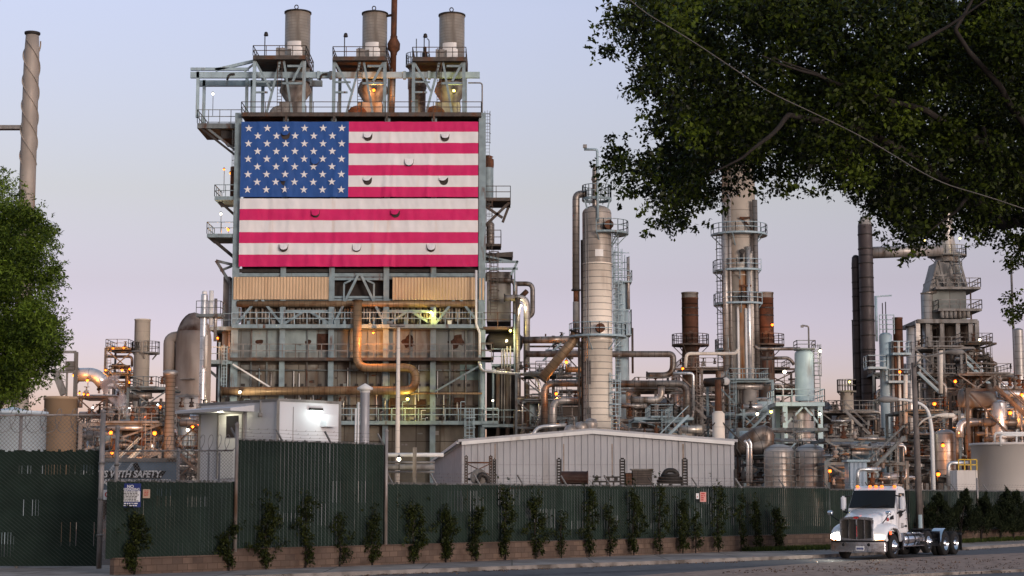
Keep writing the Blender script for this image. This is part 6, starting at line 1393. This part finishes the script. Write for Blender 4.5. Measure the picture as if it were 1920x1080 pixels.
for s in (-.4, .35): put('wiper', MB().bar((s, .37, 2.12), (s + .42, .42, 2.24), .025), TBK, tk)
for sd in (1, -1):
    def sp(y, z, o=.01): return (sd * (hw(z) + o), y, z)
    w_ = put('side_window', MB().add([sp(.88, 2.04, .006), sp(1.62, 2.04, .006), sp(1.62, 2.70, .006), sp(1.06, 2.70, .006)], [(0, 1, 2, 3)]), TBK, tk)
    put('window_pane', MB().add([sp(.98, 2.09, .012), sp(1.36, 2.09, .012), sp(1.36, 2.66, .012), sp(1.12, 2.66, .012)], [(0, 1, 2, 3)]), surf('tan_cab_interior', (.42, .29, .19), .3, 0, .2, 3), w_)
    put('door_decal', MB().add([sp(.84, 1.98), sp(1.60, 2.02), sp(1.60, 1.93), sp(1.22, 1.80), sp(.86, 1.66)], [(0, 1, 2, 3, 4)]), TBK, tk)
    put('decal_stripe', MB().add([sp(1.12, 1.86, .016), sp(1.60, 1.99, .016), sp(1.60, 1.94, .016), sp(1.18, 1.80, .016)], [(0, 1, 2, 3)]), TWH, tk)
    rr = random.Random(4); m = MB()
    for r_ in range(4):
        y = 1.02
        for k in range(3): l = rr.uniform(.05, .12); m.add([sp(y, 1.42 - r_ * .055), sp(y + l, 1.42 - r_ * .055), sp(y + l, 1.45 - r_ * .055), sp(y, 1.45 - r_ * .055)], [(0, 1, 2, 3)]); y += l + .02
    put('door_lettering', m, TBK, tk)
    m = MB().add([(sd * 1.081, 1.56 + .13 * cos(a), 1.33 + .05 * sin(a)) for a in [2 * pi * i / 16 for i in range(16)]], [tuple(range(16))]); put('door_badge', m, TBK, tk)
    put('door_handle', MB().box(sd * 1.07, 1.5, 1.62, sd * 1.10, 1.68, 1.66), CHR, tk)
    put('door_seam', MB().bar(sp(.74, 1.15, .004), sp(.80, 2.0, .004), .012).bar(sp(1.70, 1.1, .004), sp(1.68, 2.7, .004), .012), GREY, tk)
for x in (-.82, -.26, 0, .26, .82): put('marker_light', MB().lathe((x, 1.02, 2.965), [(.075, -.02), (.075, .03), (.05, .06), (.01, .07)], 10), AMB, tk)
put('roof_horn', MB().tube([(.72, 1.25, 3.02), (.72, 1.6, 3.02)], .04, 8, r1=.02), CHR, tk)
# hood
st_ = [(-1.12, .70, 1.60, .92), (-1.08, .72, 1.70, .92), (-.8, .77, 1.78, .95), (-.3, .85, 1.90, 1.0), (.25, .98, 2.02, 1.0), (.52, 1.04, 2.07, 1.0)]
rows = []
for y, w, zt, zl in st_:
    half = [(w, zl), (w, zt - .42), (w * .985, zt - .22), (w * .93, zt - .09), (w * .78, zt - .025), (w * .45, zt), (0, zt + .02)]
    rows.append([(x, y, z) for x, z in half] + [(-x, y, z) for x, z in reversed(half[:-1])])
hood = sheet_(rows, TWH, 'hood'); soft(hood, 0, 1, 50)
put('nose_panel', MB().add([(x, -1.11, z) for x, _, z in rows[0]], [tuple(range(len(rows[0])))]), TWH, tk)
for sd in (1, -1):
    put('hood_vent', MB().add([(sd * (.985), .0, 1.60), (sd * 1.02, .34, 1.62), (sd * 1.0, .36, 1.80), (sd * .95, .12, 1.72)], [(0, 1, 2, 3)]), TBK, tk)
    put('hood_badge', MB().lathe((sd * .935, -.12, 1.62), [(.01, .02), (.07, .02), (.08, 0)], 12, 'x'), REDS, tk)
# grille
def gz(x): return 1.60 + .05 * (1 - (x / .66) ** 2)
m = MB()
for a, b in (((-.68, .80), (-.68, 1.60)), ((.68, .80), (.68, 1.60)), ((-.68, .82), (0, .76)), ((0, .76), (.68, .82))): m.bar((a[0], -1.2, a[1]), (b[0], -1.2, b[1]), .07, .1)
for i in range(8): x0_, x1_ = -.68 + .17 * i, -.68 + .17 * (i + 1); m.bar((x0_, -1.19, gz(x0_) + .03), (x1_, -1.19, gz(x1_) + .03), .09, .11)
gr = put('grille_surround', m, CHR, tk)
m = MB(); m.prism([(-.66, -1.17, .82), (0, -1.17, .78), (.66, -1.17, .82), (.66, -1.17, 1.60), (0, -1.17, 1.64), (-.66, -1.17, 1.60)], (0, .08, 0)); put('grille', m, GRL, tk)
for x in (-.34, .34): put('grille_bar', MB().bar((x, -1.19, .80), (x, -1.19, 1.62), .045), CHR, tk)
put('grille_bar', MB().bar((0, -1.19, .78), (0, -1.19, 1.62), .055), CHR, tk)
put('red_glint_strip', MB().box(-.01, -1.228, .9, .01, -1.217, 1.35), REDS, tk)  # red glint on the chrome bar, put in as a coloured strip
em = put('emblem', MB().add([(.15 * cos(a), -1.26, 1.69 + .065 * sin(a)) for a in [2 * pi * i / 20 for i in range(20)]] + [(.15 * cos(a), -1.2, 1.69 + .065 * sin(a)) for a in [2 * pi * i / 20 for i in range(20)]], [tuple(range(20))] + [(i, i + 20, (i + 1) % 20 + 20, (i + 1) % 20) for i in range(20)]), CHR, tk)
put('emblem_field', MB().add([(.12 * cos(a), -1.264, 1.69 + .045 * sin(a)) for a in [2 * pi * i / 20 for i in range(20)]], [tuple(range(20))]), REDS, em)
# fenders with headlights
path = [(-.98, .70), (-1.10, .84), (-1.12, .98), (-1.02, 1.16), (-.82, 1.30), (-.5, 1.39), (-.15, 1.42), (.2, 1.38), (.46, 1.25), (.64, 1.02), (.70, .74)]
def floft(i0, i1, prof_, sd):
    rows = []
    for i in range(i0, i1 + 1):
        a = V((0, *path[max(i - 1, 0)])); b = V((0, *path[min(i + 1, len(path) - 1)])); t_ = (b - a).normalized(); nn = V((0, -t_.z, t_.y))
        rows.append([tuple(V((sd * x, *path[i])) + nn * d) for x, d in prof_])
    return rows
for sd in (1, -1):
    fo = sheet_(floft(0, 10, [(.66, .12), (.90, .08), (1.08, .03), (1.18, -.03), (1.22, -.09), (1.22, -.15), (1.14, -.15)], sd), TWH, 'fender'); soft(fo, 0, 1, 60)
    put('fender_liner', MB().lathe((0, 0, .53), [(.60, sd * .72), (.60, sd * 1.14)], 18, 'x', 0, pi), TBK, tk)
    hl = sheet_(floft(1, 2, [(.78, .128), (.92, .10), (1.08, .05), (1.17, -.01)], sd), HLA if sd < 0 else HLB, 'headlight')
    sheet_(floft(3, 4, [(.80, .125), (.98, .085), (1.14, .025)], sd), AMB if sd > 0 else TWH, 'turn_signal') if False else None
    put('turn_signal', MB().box(sd * 1.2, -.66, 1.0, sd * 1.235, -.52, 1.14), emit('red_marker', (1, .12, .04), .3), tk)
    put('amber_strip', MB().box(sd * .84, -1.18, .775, sd * 1.12, -1.13, .80), AMB, tk)
    # mirrors
    mr = tp('mirror', MB().box(sd * 1.30 - .11, .52, 1.98, sd * 1.30 + .11, .70, 2.58), TWH, None, .06)
    put('mirror_arm', MB().tube([(sd * 1.0, .62, 1.86), (sd * 1.28, .62, 1.92), (sd * 1.3, .62, 2.0)], .035, 8), TBK, mr)
    put('mirror_bracket', MB().tube([(sd * .98, .75, 2.6), (sd * 1.25, .62, 2.55)], .03, 8), TBK, mr)
    hm = put('hood_mirror', MB().lathe((sd * (1.42 if sd < 0 else 1.12), -.55, 1.88), dome_prof(.09, -.07, .07, .05), 12, 'x'), CHR, tk)
    put('mirror_stalk', MB().tube([(sd * .86, -.55, 1.46), (sd * (1.0 if sd > 0 else 1.15), -.55, 1.62), (sd * (1.12 if sd > 0 else 1.42), -.55, 1.80)], .022, 8), TBK, hm)
# bumper
bp_ = [(-1.22, -.95), (-1.2, -1.12), (-.8, -1.30), (0, -1.36), (.8, -1.30), (1.2, -1.12), (1.22, -.95), (1.1, -.95), (0, -1.1), (-1.1, -.95)]
tp('bumper', MB().prism([(x, y, .30) for x, y in bp_], (0, 0, .40)), CHR, None, .04)
put('bumper_valance', MB().prism([(x * .97, y * .985, .70) for x, y in bp_], (0, 0, .07)), TBK, tk)
for x in (-.55, .55): put('tow_hole', MB().lathe((x, -1.31, .60), [(.01, -.03), (.06, -.03), (.07, 0)], 12, 'y'), TBK, tk)
pl_ = put('licence_plate', MB().box(.02, -1.385, .36, .36, -1.365, .54), WHT, tk)
rr = random.Random(9); m = MB(); x = .05
while x < .31: l = rr.uniform(.025, .04); m.box(x, -1.39, .40, x + l, -1.385, .48); x += l + .012
put('plate_characters', m, NAVY, pl_)
# chassis
put('frame_rail', MB().box(.36, -.9, .62, .46, 8.0, .92), TBK, tk); put('frame_rail', MB().box(-.46, -.9, .62, -.36, 8.0, .92), TBK, tk)
put('cross_member', MB().box(-.36, 7.8, .62, .36, 7.95, .92).box(-.36, 3.6, .62, .36, 3.75, .92).box(-.36, 5.4, .62, .36, 5.55, .92).box(-.9, -.12, .42, .9, .12, .58).box(-.9, 5.95, .44, .9, 6.2, .6).box(-.9, 7.25, .44, .9, 7.5, .6), TBK, tk)
put('underbody', MB().box(-.95, .7, .55, .95, 1.9, 1.08), TBK, tk)
put('deck_plate', MB().box(-.7, 1.9, .96, .7, 4.6, 1.02).box(-.95, 1.92, 1.02, .2, 2.5, 1.22), TBK, tk)
for sd in (1, -1):
    ft = put('fuel_tank', MB().lathe((sd * .84, 0, .74), dome_prof(.31, 1.35, 3.55, .04, 3), 24, 'y'), CHR, tk)
    for y in (1.6, 2.4, 3.2): put('strap', MB().lathe((sd * .84, 0, .74), [(.318, y), (.33, y), (.33, y + .07), (.318, y + .07)], 24, 'y'), TBK, ft)
    m = MB()
    for z in (.48, .74, .98): m.box(sd * .98, .95, z, sd * 1.19, 3.4, z + .035)
    put('step', m, CHR, tk)
    put('step_side', MB().box(sd * .9, .86, .36, sd * 1.18, .92, 1.06), CHR, tk)
    put('exhaust_stack', MB().tube([(sd * .92, 2.02, 1.1), (sd * .92, 2.02, 2.25)], .06, 12), CHR if sd < 0 else TBK, tk)
    qf = MB(); vs = []
    for i in range(7):
        a = radians(95 + i * 13); 
        for x in (.68, 1.2): vs.append((sd * x, 6.1 + .66 * cos(a), .52 + .66 * sin(a)))
    qf.add(vs, [(2 * i, 2 * i + 1, 2 * i + 3, 2 * i + 2) for i in range(6)], True); put('quarter_fender', qf, CHR, tk)
    put('quarter_fender_face', MB().box(sd * .68, 5.30, .42, sd * 1.2, 5.34, 1.06), CHR, tk)
    put('mud_flap', MB().box(sd * .62, 8.06, .18, sd * 1.22, 8.08, 1.0), TBK, tk)
put('fifth_wheel', MB().prism([(-.45, 6.2, 1.06), (.45, 6.2, 1.06), (.5, 6.9, 1.06), (.2, 7.5, 1.0), (0, 6.9, 1.06), (-.2, 7.5, 1.0), (-.5, 6.9, 1.06)], (0, 0, .07)).box(-.5, 6.5, .92, .5, 6.9, 1.06), TBK, tk)
put('tail_lamp_bar', MB().bar((-1.25, 7.95, .9), (1.25, 7.95, .9), .05), CHR, tk)
def wheel(y, x, sd, z=.515, r=.515, w=.27, dish=-1):
    o = put('wheel', MB().lathe((sd * x, y, z), [(r * .56, -w / 2 + .01), (r * .62, -w / 2), (r * .93, -w / 2 + .01), (r, -w / 2 + .05), (r, w / 2 - .05), (r * .93, w / 2 - .01), (r * .62, w / 2), (r * .56, w / 2 - .01)], 36, 'x'), RUB, tk)
    e = sd * w / 2; k = sd
    if dish > 0: pr = [(r * .56, e), (r * .52, e - k * .03), (r * .50, e + k * .01), (r * .34, e + k * .04), (r * .26, e + k * .05), (r * .24, e + k * .11), (.01, e + k * .12)]
    else: pr = [(r * .57, e), (r * .53, e - k * .02), (r * .50, e - k * .14), (r * .30, e - k * .15), (r * .26, e - k * .10), (r * .24, e - k * .01), (.01, e)]
    rm = put('rim', MB().lathe((sd * x, y, z), pr, 30, 'x'), CHR, o); m = MB()
    ee = (e + k * .026) if dish > 0 else e - k * .143
    for i in range(10):
        a = 2 * pi * i / 10; c = (sd * x + ee, y + cos(a) * r * .42, z + sin(a) * r * .42); m.lathe(c, [(.01, k * .004), (.032, k * .004), (.034, 0)], 8, 'x')
    put('hand_holes', m, TBK, o)
    m = MB()
    for j in range(44):
        a = 2 * pi * j / 44; ca, sa = cos(a), sin(a); m.bar((sd * x - w / 2 + .04, y + ca * (r + .002), z + sa * (r + .002)), (sd * x + w / 2 - .04, y + ca * (r + .002), z + sa * (r + .002)), .03, .012, (0, ca, sa))
    put('tread', m, RUB, o)
for sd in (1, -1):
    wheel(0, 1.02, sd, dish=1); wheel(4.15, .98, sd, .62, .47, .27, 1)
    for y in (6.1, 7.4): wheel(y, 1.05, sd); wheel(y, .74, sd)
put('lift_axle', MB().tube([(-.9, 4.15, .62), (.9, 4.15, .62)], .07, 8), TBK, tk)
for x, e in ((-.95, 22), (.95, 8)):
    d = bpy.data.lights.new('headlamp_beam', 'SPOT'); d.energy = e; d.color = (1, .93, .78); d.spot_size = radians(70); d.shadow_soft_size = .08
    o = bpy.data.objects.new('headlamp_beam', d); COL.objects.link(o); o.parent = tk; o.location = (x, -1.3, .92); o.rotation_euler = (radians(-84), 0, 0)
# ------------------------------------------------------------------ lamps that are lit in the photograph
LM = [
 (399, 176, 238, 'w', 'warm lamp on a short pole at the far left end of the roof gantry', 30, 3, .26), (420, 318, 240, 'o', 'rusty orange lamp above the upper left balcony of the flag block', 25, 3.2, .22), (432, 325, 240, 'o', 'orange lamp glowing beside the rust red pipe left of the star field', 40, .5, .26),
 (414, 401, 239, 'w', 'warm lamp on a pole over the lower left balcony of the flag block', 40, 2.5, .26), (428, 431, 238.5, 'o', 'orange lamp glowing on the lower left balcony itself', 60, .4, .3),
 (701, 169, 240.5, 'o', 'orange lamp glowing under the middle roof stack', 170, .4, .32), (851, 170, 240.5, 'y', 'yellow white lamp under the rightmost roof stack', 110, .4, .3), (774, 190, 243, 'o', 'small orange lamp low between the middle and right roof stacks', 40, .6, .28),
 (808, 585, 236, 'y', 'yellow lamp shining on the boiler tubes under the right cladding panel', 190, 0, .3), (764, 748, 234.3, 'y', 'yellow lamp at the bend of the bronze duct', 190, .6, .32), (450, 735, 233, 'w', 'warm lamp washing the left end of the bronze duct', 170, 1, .3), (700, 624, 234.2, 'o', 'orange lamp under the upper walkway right of the bronze riser', 260, 0, .2),
 (976, 573, 236.5, 'w', 'white lamp tucked beside the banded pipe right of the flag block', 60, 0, .3), (957, 620, 235.5, 'y', 'yellow green lamp lighting the cage right of the flag block', 120, .5, .3), (950, 639, 235.3, 'w', 'warm lamp just below the yellow green one', 80, .5, .26), (924, 751, 234.5, 'w', 'small warm lamp by the risers right of the middle walkway', 40, .8, .22),
 (388, 628, 245, 'y', 'yellow green lamp left of the flag block walkways', 20, 0, .3), (408, 634, 236, 'o', 'orange tilted lamp on the left lower balcony', 70, .6, .26),
 (1054, 674, 213, 'o', 'left lamp of the orange pair by the slanting line', 90, 1, .3), (1062, 679, 213, 'o', 'right lamp of the orange pair by the slanting line', 90, 1, .3), (1043, 738, 203, 'o', 'warm orange lamp below the pair, beside the level line', 70, .8, .28),
 (1280, 691, 224, 'o', 'small orange lamp at the foot of the standing alone rusty stack', 50, .8, .26), (1448, 609, 229, 'o', 'orange lamp on the ring platform of the right rusty stack', 60, .8, .28), (1471, 697, 187, 'w', 'large warm lamp on a pole left of the pale blue vessel', 60, 1.6, .3), (1538, 658, 189, 'w', 'small warm lamp at the head of the pale blue vessel', 30, .5, .24),
 (1420, 776, 184, 'w', 'warm lamp left of the silver drum', 60, .6, .24), (1446, 772, 184, 'y', 'yellow lamp close to the left leg of the teal table', 60, .6, .24), (1537, 776, 184, 'w', 'warm lamp at the right leg of the teal table', 60, .6, .24), (1556, 883, 158, 'o', 'orange lamp low behind the fence left of the truck', 50, .8, .24),
 (1687, 697, 200, 'o', 'orange lamp on the balcony of the slim pale blue column', 40, .4, .24), (1791, 715, 232, 'o', 'orange lamp right of the heater stair, mid height', 90, .8, .32), (1752, 757, 187, 'o', 'orange lamp left of the curved street lamp arm', 90, .8, .3), (1837, 637, 248, 'w', 'warm lamp standing on the upper gallery at the far right', 40, 1.6, .28),
 (1894, 774, 172, 'o', 'orange lamp inside the brown portal frame at the right edge', 90, .8, .3), (1875, 785, 176, 'o', 'small orange lamp left of the one in the portal frame', 40, .6, .2), (1768, 835, 176, 'o', 'orange lamp on the side of the fat brown drum', 90, .3, .28), (1759, 889, 158, 'o', 'orange lamp low behind the white curved street lamp', 90, .6, .28),
 (1916, 740, 172, 'o', 'orange lamp right at the picture edge in the portal frame', 60, .4, .24), (1593, 716, 238, 'y', 'small yellow lamp on the railed drum left of the twin stacks', 20, .6, .24), (1756, 358, 262, 'y', 'yellow lamp glimpsed high between the tree leaves', 10, .5, .3), (1733, 450, 262, 'y', 'yellow lamp glimpsed low between the tree leaves', 10, .5, .26), (1800, 447, 262, 'y', 'yellow lamp glimpsed right of the heater stack in the leaves', 10, .5, .26),
 (138, 704, 198, 'o', 'orange lamp beside the gantry frame left of the silver elbow', 60, .6, .24), (164, 713, 198, 'o', 'orange lamp under the silver elbow duct', 60, .6, .26), (232, 652, 274, 'o', 'orange lamp on the topmost rail of the far left unit', 30, .4, .24), (212, 653, 274, 'o', 'second orange lamp on the topmost rail of the far left unit', 30, .4, .24), (198, 694, 273, 'o', 'orange lamp at the left corner of the bronze drum unit', 50, .4, .26),
 (243, 692, 273, 'o', 'orange lamp at the right corner of the bronze drum unit', 50, .4, .28), (229, 694, 270, 'o', 'orange lamp glowing on the bronze drum', 80, .4, .3), (257, 707, 295, 'o', 'small orange lamp at the foot of the pale left stack', 40, .4, .26), (243, 717, 268, 'o', 'orange lamp under the bronze drum unit', 60, .4, .28), (149, 737, 228, 'o', 'left lamp of three in a row on the low brown unit', 40, .5, .22), (157, 739, 228, 'o', 'middle lamp of three in a row on the low brown unit', 40, .5, .22), (165, 740, 228, 'o', 'right lamp of three in a row on the low brown unit', 40, .5, .22),
 (300, 763, 210, 'o', 'orange lamp under the truss bridge near the vent pipe', 60, .5, .26), (296, 759, 210, 'c', 'bluish white lamp under the truss bridge', 20, .4, .22), (243, 764, 198, 'c', 'bluish white lamp left of the truss bridge post', 20, .5, .22), (174, 764, 190, 'c', 'small bluish lamp in the low left unit', 15, .4, .2), (290, 812, 146, 'o', 'big orange floodlight left of the white cabin', 110, 1.5, .27), (208, 811, 146, 'o', 'orange floodlight above the safety banner', 80, 1.2, .24), (352, 806, 140, 'w', 'white capped yard lamp on a thin pole left of the cabin', 40, 2.5, .2),
 (361, 800, 200, 'o', 'left orange lamp at the foot of the pale reactor', 70, .6, .24), (374, 796, 200, 'o', 'right orange lamp at the foot of the pale reactor', 80, .6, .26), (210, 849, 146, 'o', 'orange lamp low above the banner frame', 40, .5, .2), (273, 783, 160, 'o', 'small orange lamp left of the vent pipe with the collar', 40, .8, .2),
 (748, 861, 133, 'w', 'warm lamp behind the tall green fence at the white mast foot', 40, .8, .24),
]
for px, py, Y, c, lab, pw, pole, r in LM: lamp(px, py, Y, c, lab, pw, pole or .01, r)
# ------------------------------------------------------------------ steam
sm = bpy.data.materials.new('steam_volume'); sm.use_nodes = True; n = sm.node_tree.nodes; L = sm.node_tree.links
for q in list(n):
    if q.type == 'BSDF_PRINCIPLED': n.remove(q)
pv = n.new('ShaderNodeVolumePrincipled'); tcn = n.new('ShaderNodeTexCoord'); nz = n.new('ShaderNodeTexNoise'); nz.inputs['Scale'].default_value = .55; nz.inputs['Detail'].default_value = 4
mr_ = n.new('ShaderNodeMapRange'); mr_.inputs[1].default_value = .46; mr_.inputs[2].default_value = .68; mr_.inputs[4].default_value = 4
L.new(tcn.outputs['Object'], nz.inputs[0]); L.new(nz.outputs[0], mr_.inputs[0]); L.new(mr_.outputs[0], pv.inputs['Density']); pv.inputs['Color'].default_value = (.9, .82, .84, 1)
L.new(pv.outputs[0], n['Material Output'].inputs['Volume'])
SY = 196.
def plume(label, pts):
    q = [P(a, b, SY) for a, b, _ in pts]; m = MB(); k = len(q); nn = 12; vs = []
    for i in range(k):
        r = pts[i][2] * SM(SY)
        for j in range(nn): a = 2 * pi * j / nn; vs.append(q[i] + V((cos(a) * r * (1 + .25 * sin(3 * a + i)), sin(a) * r * .8, .25 * r * sin(2 * a))))
    m.add(vs, [(i * nn + j, i * nn + (j + 1) % nn, (i + 1) * nn + (j + 1) % nn, (i + 1) * nn + j) for i in range(k - 1) for j in range(nn)] + [tuple(range(nn - 1, -1, -1)), tuple(range((k - 1) * nn, k * nn))])
    put('steam', m, sm, None, label, 'steam', kind='stuff')
plume('pinkish wisp of steam drifting over the low left units', [(236, 780, 6), (226, 760, 13), (214, 742, 19), (205, 725, 17), (212, 710, 12), (222, 702, 6)])
